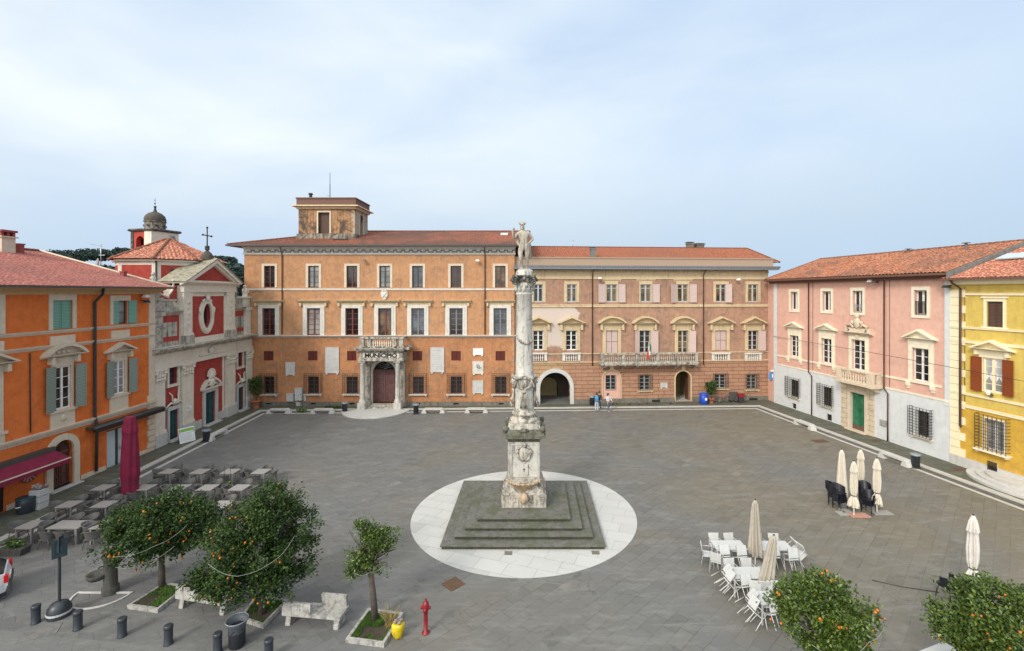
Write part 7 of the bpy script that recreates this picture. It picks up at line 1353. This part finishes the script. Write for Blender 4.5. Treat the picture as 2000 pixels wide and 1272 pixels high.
for rn, py, pxs in rows:
    for i, px in enumerate(pxs):
        x, y = G(px, py, .74); big = (rn == 'front row' and i == 1); w_ = 1.45 if big else .82
        on = 'rightmost' if i == len(pxs)-1 else ordn[i]; GT.put((x, y, .01), R(r_.uniform(-3, 3)), f'grey terrace table, {on} in the {rn} of the left terrace'+(', larger than the others' if big else ''), 'grey terrace tables', scale=(w_/.8, 1, 1))
        for k, (dx, dy, rz, nm) in enumerate(((-w_/2-.22, 0, 90, 'left'), (w_/2+.22, 0, -90, 'right'), (0, .62, 0, 'far'), (0, -.62, 180, 'near'))):
            if k == 3 and not big and (i+len(rn)) % 3 == 0: continue
            if big and k > 1:
                for q, (ox, s_) in enumerate(((-.35, 'left'), (.35, 'right'))): GC.put((x+ox, y+dy, .01), R(rz+r_.uniform(-9, 9)), f'grey armchair at the {nm} side of the larger front row table, {s_} of two', 'grey terrace armchairs')
                continue
            GC.put((x+dx+r_.uniform(-.05,.05), y+dy+r_.uniform(-.06,.06), .01), R(rz+r_.uniform(-14, 14)), f'grey armchair on the {nm} side of the {on} table in the {rn}', 'grey terrace armchairs')
# white set
WC = Proto(slatchair('white_chair', 'resin_white', 'x')); WT = Proto(table('white_table', 'resin_white', 'x', 1.3, .75)); tg = 'white chairs at the right terrace'
def tipped(foot, rz, tilt, lab):
    M_ = Matrix.Rotation(rz, 3, 'Z') @ Matrix.Rotation(tilt, 3, 'X'); p = Vector((foot[0], foot[1], .012))-M_ @ Vector((0, -.24, 0)); e = M_.to_euler(); WC.put(tuple(p), 0, lab, tg, rot=tuple(e))
tb = [(1423, 1065, 'far left'), (1512, 1066, 'far right'), (1458, 1119, 'middle'), (1513, 1168, 'near')]
for k, (px, py, nm) in enumerate(tb):
    x, y = G(px, py, .74); lab = {'far left': 'rectangular white table left of the first beige umbrella', 'far right': 'rectangular white table right of the first beige umbrella', 'middle': 'rectangular white table in front of the first beige umbrella', 'near': 'nearest white table, half hidden by the orange tree'}[nm]
    WT.put((x, y, .01), 0, lab, 'white terrace tables')
    for ox, s_ in ((-.35, 'left'), (.33, 'right')):
        WC.put((x+ox, y+.52, .01), R(r_.uniform(-5, 5)), f'white chair pushed in behind the {nm} white table, {s_} one', tg)
        if k == 1 and ox > 0: tipped((x+ox+.05, y-.62), R(180+6), R(26), f'white chair tipped against the front of the {nm} white table, {s_} one')
        elif k == 0 or k == 1 or ox < 0 or k == 3: tipped((x+ox+(-.05 if k == 0 else .05), y-.5), R(180+r_.uniform(4, 14)), R(30+r_.uniform(-3, 3)), f'white chair tipped against the front of the {nm} white table, {s_} one')
        else: WC.put((x+ox, y-.5, .01), R(178), f'white chair standing upright at the front of the {nm} white table, {s_} one', tg)
x, y = G(1423, 1065, .74); WC.put((x-.95, y-.15, .01), R(75), 'white armchair standing at the left end of the far left white table', tg); WC.put((x-.75, y-.62, .01), R(150), 'white armchair turned at the left front corner of the far left white table', tg)
x, y = G(1512, 1066, .74); tipped((x+.95, y+.05), R(-90), R(38), 'white chair tipped against the right end of the far right white table'); tipped((x+1.0, y-.3), R(-80), R(38), 'second white chair tipped at the right end of the far right white table, nearer one')
x, y = G(1458, 1119, .74); tipped((x-.9, y+.12), R(90), R(52), 'white chair tipped against the left end of the middle white table, farther one'); tipped((x-.92, y-.3), R(95), R(48), 'white chair tipped against the left end of the middle white table, nearer one'); WC.put((x+.85, y+.25, .01), R(-95), 'white chair at the right end of the middle white table under the leaning umbrella', tg)
x, y = G(1513, 1168, .74); tipped((x-.95, y+.05), R(90), R(50), 'white chair tipped against the left end of the nearest white table, farther one'); tipped((x-1.0, y-.4), R(100), R(42), 'white chair tipped at the left front of the nearest white table')
# stacked black chairs
BC = Proto(armchair('stacked_chair', 'resin_black', 'x')); bg = 'black stacked chairs among the cream umbrellas'
for s_, (px, py, n, rz, nm) in enumerate(((1628, 985, 5, 60, 'leftmost'), (1641, 995, 6, 20, 'second'), (1690, 990, 6, -30, 'third'), (1697, 1002, 4, -60, 'nearest right'))):
    x, y = G(px, py)
    for k in range(n):
        lab = f'{"lowest" if k == 0 else ("topmost" if k == n-1 else ["","second","third","fourth","fifth"][k]+" from the ground")} black chair in the {nm} stack among the cream umbrellas'; BC.put((x+.012*k, y+.03*k, .01+.075*k), R(rz), lab, bg)
# umbrellas
flat('canvas_beige', (.40,.36,.30), .9, .12, 5, bmp=.3); flat('canvas_cream', (.62,.56,.47), .9, .1, 5, bmp=.3); flat('canvas_pale', (.64,.60,.56), .9, .1, 5, bmp=.3)
flat('slab_pink', (.42,.22,.17), .9); flat('slab_grey', (.28,.27,.25), .9)
def umbrella(lab, loc_, H_, prof, mat, fold=8, amp=.38, tie=None, tilt=(0,0,0), seed=1, slabs=(), name='closed_umbrella', pr=.025, cap=True):
    r_ = random.Random(seed); t = thing(name, lab, 'umbrella', (*loc_, .01), 0, 'closed terrace umbrellas'); t.rotation_euler = tilt; n = fold*6; m = MB(); vs = []; ph = [r_.uniform(.6, 1.3) for _ in range(fold)]; dz = [r_.uniform(-.09, .09) for _ in range(fold)]
    pr2 = []
    for (r0_, z0), (r1_, z1) in zip(prof[:-1], prof[1:]):
        for s_ in range(4): q = s_/4; pr2.append((r0_+(r1_-r0_)*q, z0+(z1-z0)*q))
    pr2.append(prof[-1]); L = len(pr2)
    for j, (r, z) in enumerate(pr2):
        for i in range(n):
            a = 2*math.pi*i/n; fi = int(i/6) % fold; w = .5+.5*math.cos(2*math.pi*(i % 6)/6); k = 1-amp*(1-w)*min(1, j/4)*1.6+.06*(ph[fi]-1)*j/4; twist = .25*math.sin(z*2+seed); hem = dz[fi]*(j/(L-1))**3
            vs.append((r*k*math.cos(a+twist), r*k*math.sin(a+twist), z*H_+hem))
    m.add(vs, [(j*n+i, j*n+(i+1) % n, (j+1)*n+(i+1) % n, (j+1)*n+i) for j in range(L-1) for i in range(n)], True); m.add(vs[:n], [tuple(range(n))]); m.build('canopy', mat, t, fix=False)
    MB().cyl(0, 0, .0, H_*.97, pr, n=8).build('pole', 'frame_white' if mat != 'burgundy' else 'iron', t)
    if cap: MB().lathe([(.03, H_*.985), (.035, H_+.03), (.01, H_+.07)], 0, 0, 8).build('cap', 'iron', t)
    if tie: MB().lathe([(tie[0]*.92, tie[1]*H_), (tie[0]*.96, tie[1]*H_+.02), (tie[0]*.92, tie[1]*H_+.04)], 0, 0, 16, cap=False).build('tie_strap', 'iron', t)
    MB().box(-.32, .32, -.32, .32, 0, .06).build('base', 'slab_grey', t) if not slabs else None
    for (dx, dy, mt) in slabs: MB().box(dx-.24, dx+.24, dy-.24, dy+.24, 0, .05).build('base_slab', mt, t)
    return t
wide = [(.045, 1.0), (.13, .94), (.17, .82), (.24, .5), (.31, .24), (.29, .16)]; tied = [(.05, 1.0), (.14, .93), (.20, .83), (.205, .81), (.17, .80), (.21, .6), (.19, .45), (.12, .365), (.24, .28), (.29, .17)]
umbrella('beige closed umbrella standing between the two far white tables', G(1475, 1105), 2.75, wide, 'canvas_beige', tie=None, seed=3); umbrella('beige closed umbrella leaning behind the nearest white table', G(1492, 1170), 2.4, wide, 'canvas_beige', tilt=(0, R(9), 0), seed=5)
umbrella('cream closed umbrella behind the leftmost stack of black chairs', G(1644, 985), 2.95, wide, 'canvas_cream', seed=7); umbrella('cream closed umbrella standing farthest back between two stacks of black chairs', G(1681, 975), 2.75, tied, 'canvas_cream', seed=8, tie=(.14, .37))
umbrella('cream closed umbrella nearest the viewer on pink and grey slabs', G(1667.8, 1008), 2.8, tied, 'canvas_cream', tie=(.14, .37), seed=9, slabs=((0, 0, 'slab_pink'), (-.49, .2, 'slab_grey'), (.49, 0, 'slab_pink'), (-.1, .49, 'slab_grey')))
umbrella('cream closed umbrella at the right of the cluster with flared tied hem', G(1712.6, 1003), 2.85, tied, 'canvas_cream', tie=(.14, .37), seed=11, slabs=((0, 0, 'slab_grey'), (.49, .0, 'slab_grey'), (0, .49, 'slab_grey')))
umbrella('tall pale closed umbrella standing alone at the right above the corner tree', G(1901, 1172), 3.15, tied, 'canvas_pale', tie=(.14, .37), seed=13)
umbrella('huge closed burgundy umbrella on the left terrace by the orange house', G(254, 985), 4.75, [(.22, 1.0), (.28, .95), (.36, .84), (.33, .8), (.38, .6), (.42, .35), (.36, .24), (.38, .12)], 'burgundy', fold=8, amp=.12, tie=(.38, .245), seed=17, pr=.05, cap=False)
x, y = G(1850, 1168); BC.put((x, y, .01), R(200), 'single black chair behind the corner orange tree', bg); BC.put((x+.01, y, .085), R(200), 'upper black chair of the pair behind the corner orange tree', bg)
x, y = G(1840, 1282, .74); WT.put((x+.05, y, .01), R(20), 'white table corner peeping below the corner orange tree', 'white terrace tables')
tag(MB().tube([(*G(1703, 1134), .02), (*G(1760, 1147), .02), (*G(1835, 1158), .02)], .014, 5).build('ground_cable', 'iron'), 'thin dark cable lying on the paving between the two right orange trees', 'cable')
# planters on the terrace
def planter(lab, px, py, w, d, h, n, mat='fountain_stone', sticks=0):
    x, y = G(px, py); t = thing('planter', lab, 'planter', (x, y, .01)); m = MB(); m.tbox((0,0), w, d, 0, h, 1.12); m.build('trough', mat, t); q = MB(); leafcloud(q, (0,0,h+.15), (w*.5,d*.5,.2), n, .06)
    if sticks: leafcloud(q, (w*.2,0,h+.4), (w*.15,d*.3,.25), n//3, .05)
    q.build('plants', 'leaf_bright', t)
    for k in range(sticks): MB().cyl((k-.5)*.35, 0, h, 1.75, .012, n=6).build('stake', 'iron', t)
planter('stone trough planter with low plants at the left edge', 28, 1082, .95, .42, .3, 260); planter('small planter with bright green shrub and thin stakes amid the grey tables', 444, 972, .7, .4, .4, 220, sticks=2)
# clutter by the orange house
x, y = G(50, 1003); t = thing('barrel_bin', 'dark green round bin by the orange wall under the awning', 'bin', (x, y, .055)); MB().lathe([(.3, 0), (.36, .1), (.38, .5), (.36, .75), (.3, .8), (.28, .78)], 0, 0, 20).build('body', 'bollard_iron', t); MB().lathe([(.37, .72), (.39, .74), (.36, .8)], 0, 0, 20, cap=False).build('rim', 'door_teal', t); MB().prism_y([(-.12, .35), (.16, .42), (.16, .46), (-.12, .4)], -.39, -.375).build('marking', 'white_paint', t)
x, y = G(76, 995); t = thing('white_crate', 'stack of white crates with clutter beside the dark green bin', 'crates', (x, y, .055)); [MB().box(-.28, .3, -.25, .25, .02+k*.34, .33+k*.34).build('crate', 'zinc_box', t) for k in range(3)]; q = MB(); [q.ball((rng.uniform(-.2,.25), rng.uniform(-.2,.2), 1.08+rng.uniform(0,.12)), .1, jit=.3) for _ in range(6)]; q.build('contents', 'waste', t)
# notice boards by the church
x, y = G(367, 865); t = thing('notice_board', 'leaning white panel with bright green header on the pavement by the church', 'notice board', (x, y, .055), R(64)); flat('notice_green', (.22,.42,.06), .6)
p = MB(); p.box(-.55, .55, -.02, .02, 0, 1.12); p.xf(Matrix.Rotation(R(-14), 4, 'X')); p = p.build('panel', 'white_paint', t); q = MB(); q.box(-.52, .52, -.026, -.021, .82, 1.04); q.xf(Matrix.Rotation(R(-14), 4, 'X')); q.build('green_header', 'notice_green', p); q = MB(); [q.box(-.48, .48-.13*(k % 3), -.026, -.021, .7-k*.09, .72-k*.09) for k in range(7)]; q.xf(Matrix.Rotation(R(-14), 4, 'X')); q.build('text_lines', 'engrave', p)
MB().tube([(.5, .03, 1.05), (.5, .45, 0)], .02, 6).build('prop', 'steel', t); MB().tube([(-.5, .03, 1.05), (-.5, .45, 0)], .02, 6).build('prop', 'steel', t)
x, y = G(365, 850); t = thing('tourist_sign', 'small pale information sign on a dark post before the church pilaster', 'sign', (x, y, .055), R(75)); MB().cyl(0, 0, 0, 2.5, .035, n=8).build('post', 'iron', t); p = MB().box(-.4, .4, -.06, -.035, 1.9, 2.3).build('sign_panel', 'frame_white', t); MB().box(-.3, .3, -.066, -.061, 2.02, 2.06).box(-.25, .2, -.066, -.061, 2.12, 2.16).build('text_lines', 'engrave', p)
# things along the palazzo
x, y = G(1374.5, 790); t = thing('blue_bin', 'big bright blue plastic bin with lid beside the palazzo doorway', 'bin', (x, y, .055)); flat('plastic_blue', (.01,.06,.38), .4, .15, 4); MB().lathe([(.36, 0), (.42, .1), (.43, .9), (.4, .93)], 0, 0, 20).build('body', 'plastic_blue', t); MB().lathe([(.45, .93), (.46, 1.0), (.4, 1.08), (.1, 1.14)], 0, 0, 20).build('lid', 'plastic_blue', t); MB().box(-.02, .18, -.445, -.425, .45, .68).build('label', 'white_paint', t)
def bicycle(px, py, rz, mat, lab):
    x, y = G(px, py); t = thing('bicycle', lab, 'bicycle', (x, y, .055), rz, 'bicycles parked at the palazzo')
    for wx in (-.52, .52):
        m = MB(); m.tube([(wx+.33*math.cos(2*math.pi*k/20), 0, .34+.33*math.sin(2*math.pi*k/20)) for k in range(21)], .018, 6); w = m.build('wheel', 'iron', t); q = MB(); [q.tube([(wx, 0, .34), (wx+.32*math.cos(k*math.pi/5), 0, .34+.32*math.sin(k*math.pi/5))], .004, 4) for k in range(10)]; q.build('spokes', 'steel', w)
    m = MB(); [m.tube(p, .018, 6) for p in ([(-.52,0,.34), (-.1,0,.32)], [(-.1,0,.32), (-.2,0,.8)], [(-.52,0,.34), (-.2,0,.75)], [(-.1,0,.32), (.38,0,.72)], [(-.2,0,.7), (.38,0,.8)], [(.52,0,.34), (.4,0,.68), (.36,0,.92)])]; m.build('frame', mat, t)
    MB().ball((-.22,0,.86), .13, .07, .035).build('saddle', 'iron', t); MB().tube([(.3,-.25,.95), (.38,-.1,.96), (.38,.1,.96), (.3,.25,.95)], .014, 6).build('handlebar', 'steel', t); MB().tube([(-.1,-.1,.2), (-.1,-.08,.32), (-.1,.08,.32), (-.1,.1,.44)], .015, 5).build('pedals', 'iron', t)
bicycle(1413, 788, R(25), 'stack_red', 'reddish bicycle leaning by the palazzo wall next to the potted tree'); bicycle(1449, 787, R(8), 'iron', 'dark bicycle at the palazzo wall right of the dark panel')
x, y = G(1432.5, 787); t = thing('menu_board', 'dark rectangular board on feet standing by the bicycles', 'board', (x, y, .055)); MB().box(-.46, .46, -.03, .03, .22, 1.1).build('panel', 'gutter_dark', t); [MB().box(s_*.35-.03, s_*.35+.03, -.22, .22, 0, .22).build('foot', 'iron', t) for s_ in (-1, 1)]
x, y = G(1447, 788); t = thing('crate_box', 'small red orange box on a stand beside the dark board', 'box', (x, y, .055)); MB().box(-.3, .3, -.18, .18, .6, .95).build('box', 'hydrant_red', t); MB().box(-.25, .25, -.14, .14, 0, .6).build('stand', 'iron', t)
X, Y = FP.world(FP.U(1502), -.9); t = thing('hanging_sign', 'light blue square sign projecting from the corner by the pink house', 'sign', (X-.1, Y, FP.Z(1502, 732)), R(-20)); p = MB().box(-.36, .36, -.09, .09, -.36, .36).build('sign_box', 'blue_sign', t); MB().box(-.1, .1, -.1, -.091, -.12, .2).build('symbol', 'white_paint', p); MB().tube([(0,0,.36), (0,0,.5), (.3,.8,.5)], .025, 6).build('bracket', 'iron', t); MB().tbox((-.1,-.1), .3, .16, .5, .66, .9).build('camera', 'frame_white', t)
flat('pigeon', (.06,.06,.07), .7)
for k, (px, py) in enumerate(((1197, 792), (1204, 791.5), (1230, 792.5), (1247.5, 792), (1264, 791.5), (1310, 790.5))):
    x, y = G(px, py); t = thing('pigeon', ['pigeon by the blind arch, left one', 'pigeon by the blind arch, right one', 'pigeon on the pavement left of the balcony window grille', 'pigeon right under the barred palazzo window', 'pigeon on the pavement near the wall vent', 'pigeon next to the open arched doorway'][k], 'pigeon', (x, y, .055), rng.uniform(0, 6), 'pigeons along the palazzo wall'); m = MB(); m.ball((0,0,.13), .15, .08, .08, 8, 6); m.ball((.13,0,.24), .04, .04, .045); m.tube([(.09,0,.16), (.125,0,.23)], .04, 6); m.prism_y([(-.1,.14), (-.27,.12), (-.27,.1), (-.1,.09)], -.04, .04); m.build('body', 'pigeon', t); MB().tube([(.02,.03,.06), (.02,.03,0)], .008, 4).build('leg', 'stack_red', t); MB().tube([(.02,-.03,.06), (.02,-.03,0)], .008, 4).build('leg', 'stack_red', t)
# ---------------------------------------------------------------- people
flat('skin_tone', (.45,.26,.18), .6, .08, 4); flat('hair_dark', (.02,.014,.01), .6); flat('hair_brown', (.06,.035,.02), .6); flat('denim', (.08,.12,.22), .85, .25, 8); flat('denim_pale', (.42,.46,.52), .85, .15, 8); flat('jacket_navy', (.02,.03,.06), .8); flat('jacket_white', (.60,.60,.60), .8); flat('jacket_dark', (.03,.03,.035), .8); flat('backpack_blue', (.04,.22,.42), .7); flat('shoe', (.3,.3,.3), .6)
def person(px, py, rz, lab, jm, tm, hm, stride=.0, back=None, arms=0, s=1, longhair=False):
    x, y = G(px, py); t = thing('person', lab, 'person', (x, y, .012), rz); t.scale = (s, s, s); pel = (0, 0, .93, .12); ch = (0, .0, 1.3, .15)
    def arm(sx, f):
        el = (sx*.27, .02-.12*f, 1.14); wr = (sx*.24, -.08-.2*f, .94+.14*f); hd = (sx*.23, -.12-.22*f, .87+.17*f); return el, wr, hd
    legs = lambda sx: [(sx*.1, 0, .88, .095), (sx*.105, -.03+sx*stride*.5, .5, .06), (sx*.11, .02+sx*stride, .1, .04)]
    chains = [[pel, (0,0,1.1,.12), ch, (0,0,1.45,.07), (0,-.01,1.53,.05), (0,-.02,1.62,.085), (0,-.02,1.7,.08)]]
    for sx in (-1, 1):
        el, wr, hd = arm(sx, arms); chains.append([ch, (sx*.18, 0, 1.41, .06), (*el, .042), (*wr, .028), (*hd, .036)])
        for k in range(4): o = (k-1.5)*.018; chains.append([(*hd, .036), (hd[0]+sx*.008, hd[1]-.02+o, hd[2]-.05, .0095), (hd[0]-sx*.005, hd[1]-.035+o, hd[2]-.09+abs(o)*.3, .0085)])
        chains.append([(*hd, .036), (hd[0]-sx*.02, hd[1]-.04, hd[2]-.025, .01), (hd[0]-sx*.025, hd[1]-.055, hd[2]-.05, .009)])
        chains.append([pel, *legs(sx), (sx*.11, -.06+sx*stride, .04, .04), (sx*.115, -.14+sx*stride, .035, .03)])
    b = skin(chains, 'body', 'skin_tone', t, 1)
    skin([[(0,0,.88,.15), (0,0,1.1,.15), (0,.0,1.3,.18), (0,0,1.44,.09)]]+[[(0,.0,1.3,.18), (sx*.19, 0, 1.41, .085), (*arm(sx, arms)[0], .062), (*arm(sx, arms)[1], .046)] for sx in (-1, 1)], 'jacket', jm, t, 1)
    skin([[(0,0,.97,.15), (0,0,.9,.14)]]+[[(0,0,.9,.14), *[(a, b_, c, r+.022) for a, b_, c, r in legs(sx)]] for sx in (-1, 1)], 'trousers', tm, t, 1)
    m = MB(); m.ball((0,.015,1.68), .105, .115, .115, 12, 8); 
    if longhair: m.tube([(0,.08,1.7), (0,.11,1.55), (0,.12,1.35)], .09, 8, .05)
    m.build('hair', hm, t); m = MB(); m.ball((0,-.105,1.63), .012, .02, .02, 6, 4); m.ball((-.03,-.09,1.655), .011); m.ball((.03,-.09,1.655), .011); m.ball((0,-.092,1.595), .022, .01, .007); [m.ball((sx*.088,0,1.635), .012, .02, .03) for sx in (-1, 1)]; m.build('face', 'skin_tone', b)
    for sx in (-1, 1): MB().ball((sx*.112, -.07+sx*stride, .045), .05, .14, .048, 10, 6).build('shoe', 'shoe', t)
    if back: m = MB(); m.prism_x([(.12, 1.0), (.3, 1.02), (.32, 1.3), (.24, 1.46), (.12, 1.48)], -.16, .16); p = m.build('backpack', back, t); [MB().tube([(sx*.12,.14,1.46), (sx*.13,-.02,1.5), (sx*.14,-.19,1.38), (sx*.14,-.15,1.1)], .022, 6).build('strap', back, p) for sx in (-1, 1)]
    return t
person(1165.5, 804, R(170), 'person seen from behind in dark jacket with blue backpack and pale jeans', 'jacket_navy', 'denim_pale', 'hair_dark', .06, 'backpack_blue', .6, 1.02); person(1170.5, 801, R(-20), 'person half hidden behind the one with the blue backpack', 'jacket_dark', 'denim', 'hair_dark', .04, None, .5, 1.02); person(1188, 804, R(35), 'person with long brown hair walking in pale top and blue jeans', 'jacket_white', 'denim', 'hair_brown', .14, None, .8, 1.0, True)
# car at the left edge
flat('car_paint', (.62,.64,.66), .25, .03, 2); flat('rubber', (.015,.015,.015), .8); flat('tail_red', (.5,.01,.01), .2); glassy('car_glass', (.01,.012,.015), (.03,.035,.04), .05)
a_ = Vector((-20.75, 19.0)); b_ = Vector((-19.55, 17.75)); mid_ = (a_+b_)/2; hd = math.atan2((b_-a_).x, -(b_-a_).y); t = thing('parked_car', 'rear end of a silver car with red tail lights cut by the left edge', 'car', (mid_.x-.02, mid_.y, .005), math.atan2((b_-a_).y, (b_-a_).x)+math.pi/2)
wd_ = .84; m = MB()     # local +x runs out of the rear, body extends to -x
sec = [(-4.1,.45,.62,.0), (-4.0,.3,.78,.0), (-3.2,.28,.92,0), (-2.75,.27,1.0,0), (-.4,.27,1.02,0), (-.08,.3,.95,0), (0,.42,.7,0)]
def shell(m, S, w):
    vs = []; 
    for x, z0, z1, _ in S:
        k = 1 if -3.8 < x < -.15 else .88; vs += [(x,-w*k*.92,z0), (x,-w*k,(z0+z1)/2), (x,-w*k*.95,z1), (x,w*k*.95,z1), (x,w*k,(z0+z1)/2), (x,w*k*.92,z0)]
    n = len(S); f_ = [(j*6+i, j*6+(i+1) % 6, (j+1)*6+(i+1) % 6, (j+1)*6+i) for j in range(n-1) for i in range(6)]; f_ += [tuple(range(6)), tuple(range((n-1)*6, n*6))[::-1]]; m.add(vs, f_, False)
shell(m, sec, wd_); m.build('body', 'car_paint', t); m = MB(); m.prism_y([(-2.9, .98), (-2.1, 1.42), (-1.6, 1.48), (-.7, 1.46), (-.12, .98)], -.66, .66); gh = m.build('glasshouse', 'car_glass', t); MB().prism_y([(-2.15, 1.425), (-1.6, 1.485), (-.65, 1.47), (-.7, 1.52), (-1.6, 1.53), (-2.1, 1.47)], -.64, .64).build('roof', 'car_paint', t)
for s_ in (-1, 1):
    MB().box(-.1, .02, s_*.72-.1, s_*.72+.1, .68, .93).build('tail_light', 'tail_red', t)
    for wx in (-.75, -3.3): m = MB(); m.lathe([(.2, -.09), (.31, -.1), (.32, 0), (.31, .1), (.2, .09)], 0, 0, 20); m.xf(Matrix.Translation((wx, s_*.74, .32)) @ Matrix.Rotation(R(90), 4, 'X')); w = m.build('wheel', 'rubber', t); m = MB(); m.lathe([(.0, -.11), (.19, -.105), (.19, .105), (0, .11)], 0, 0, 16, cap=False); m.xf(Matrix.Translation((wx, s_*.74, .32)) @ Matrix.Rotation(R(90), 4, 'X')); m.build('rim', 'steel', w)
MB().box(-.02, .06, -.8, .8, .32, .52).build('bumper', 'gutter_dark', t); MB().box(0, .03, -.26, .26, .6, .72).build('number_plate', 'white_paint', t)
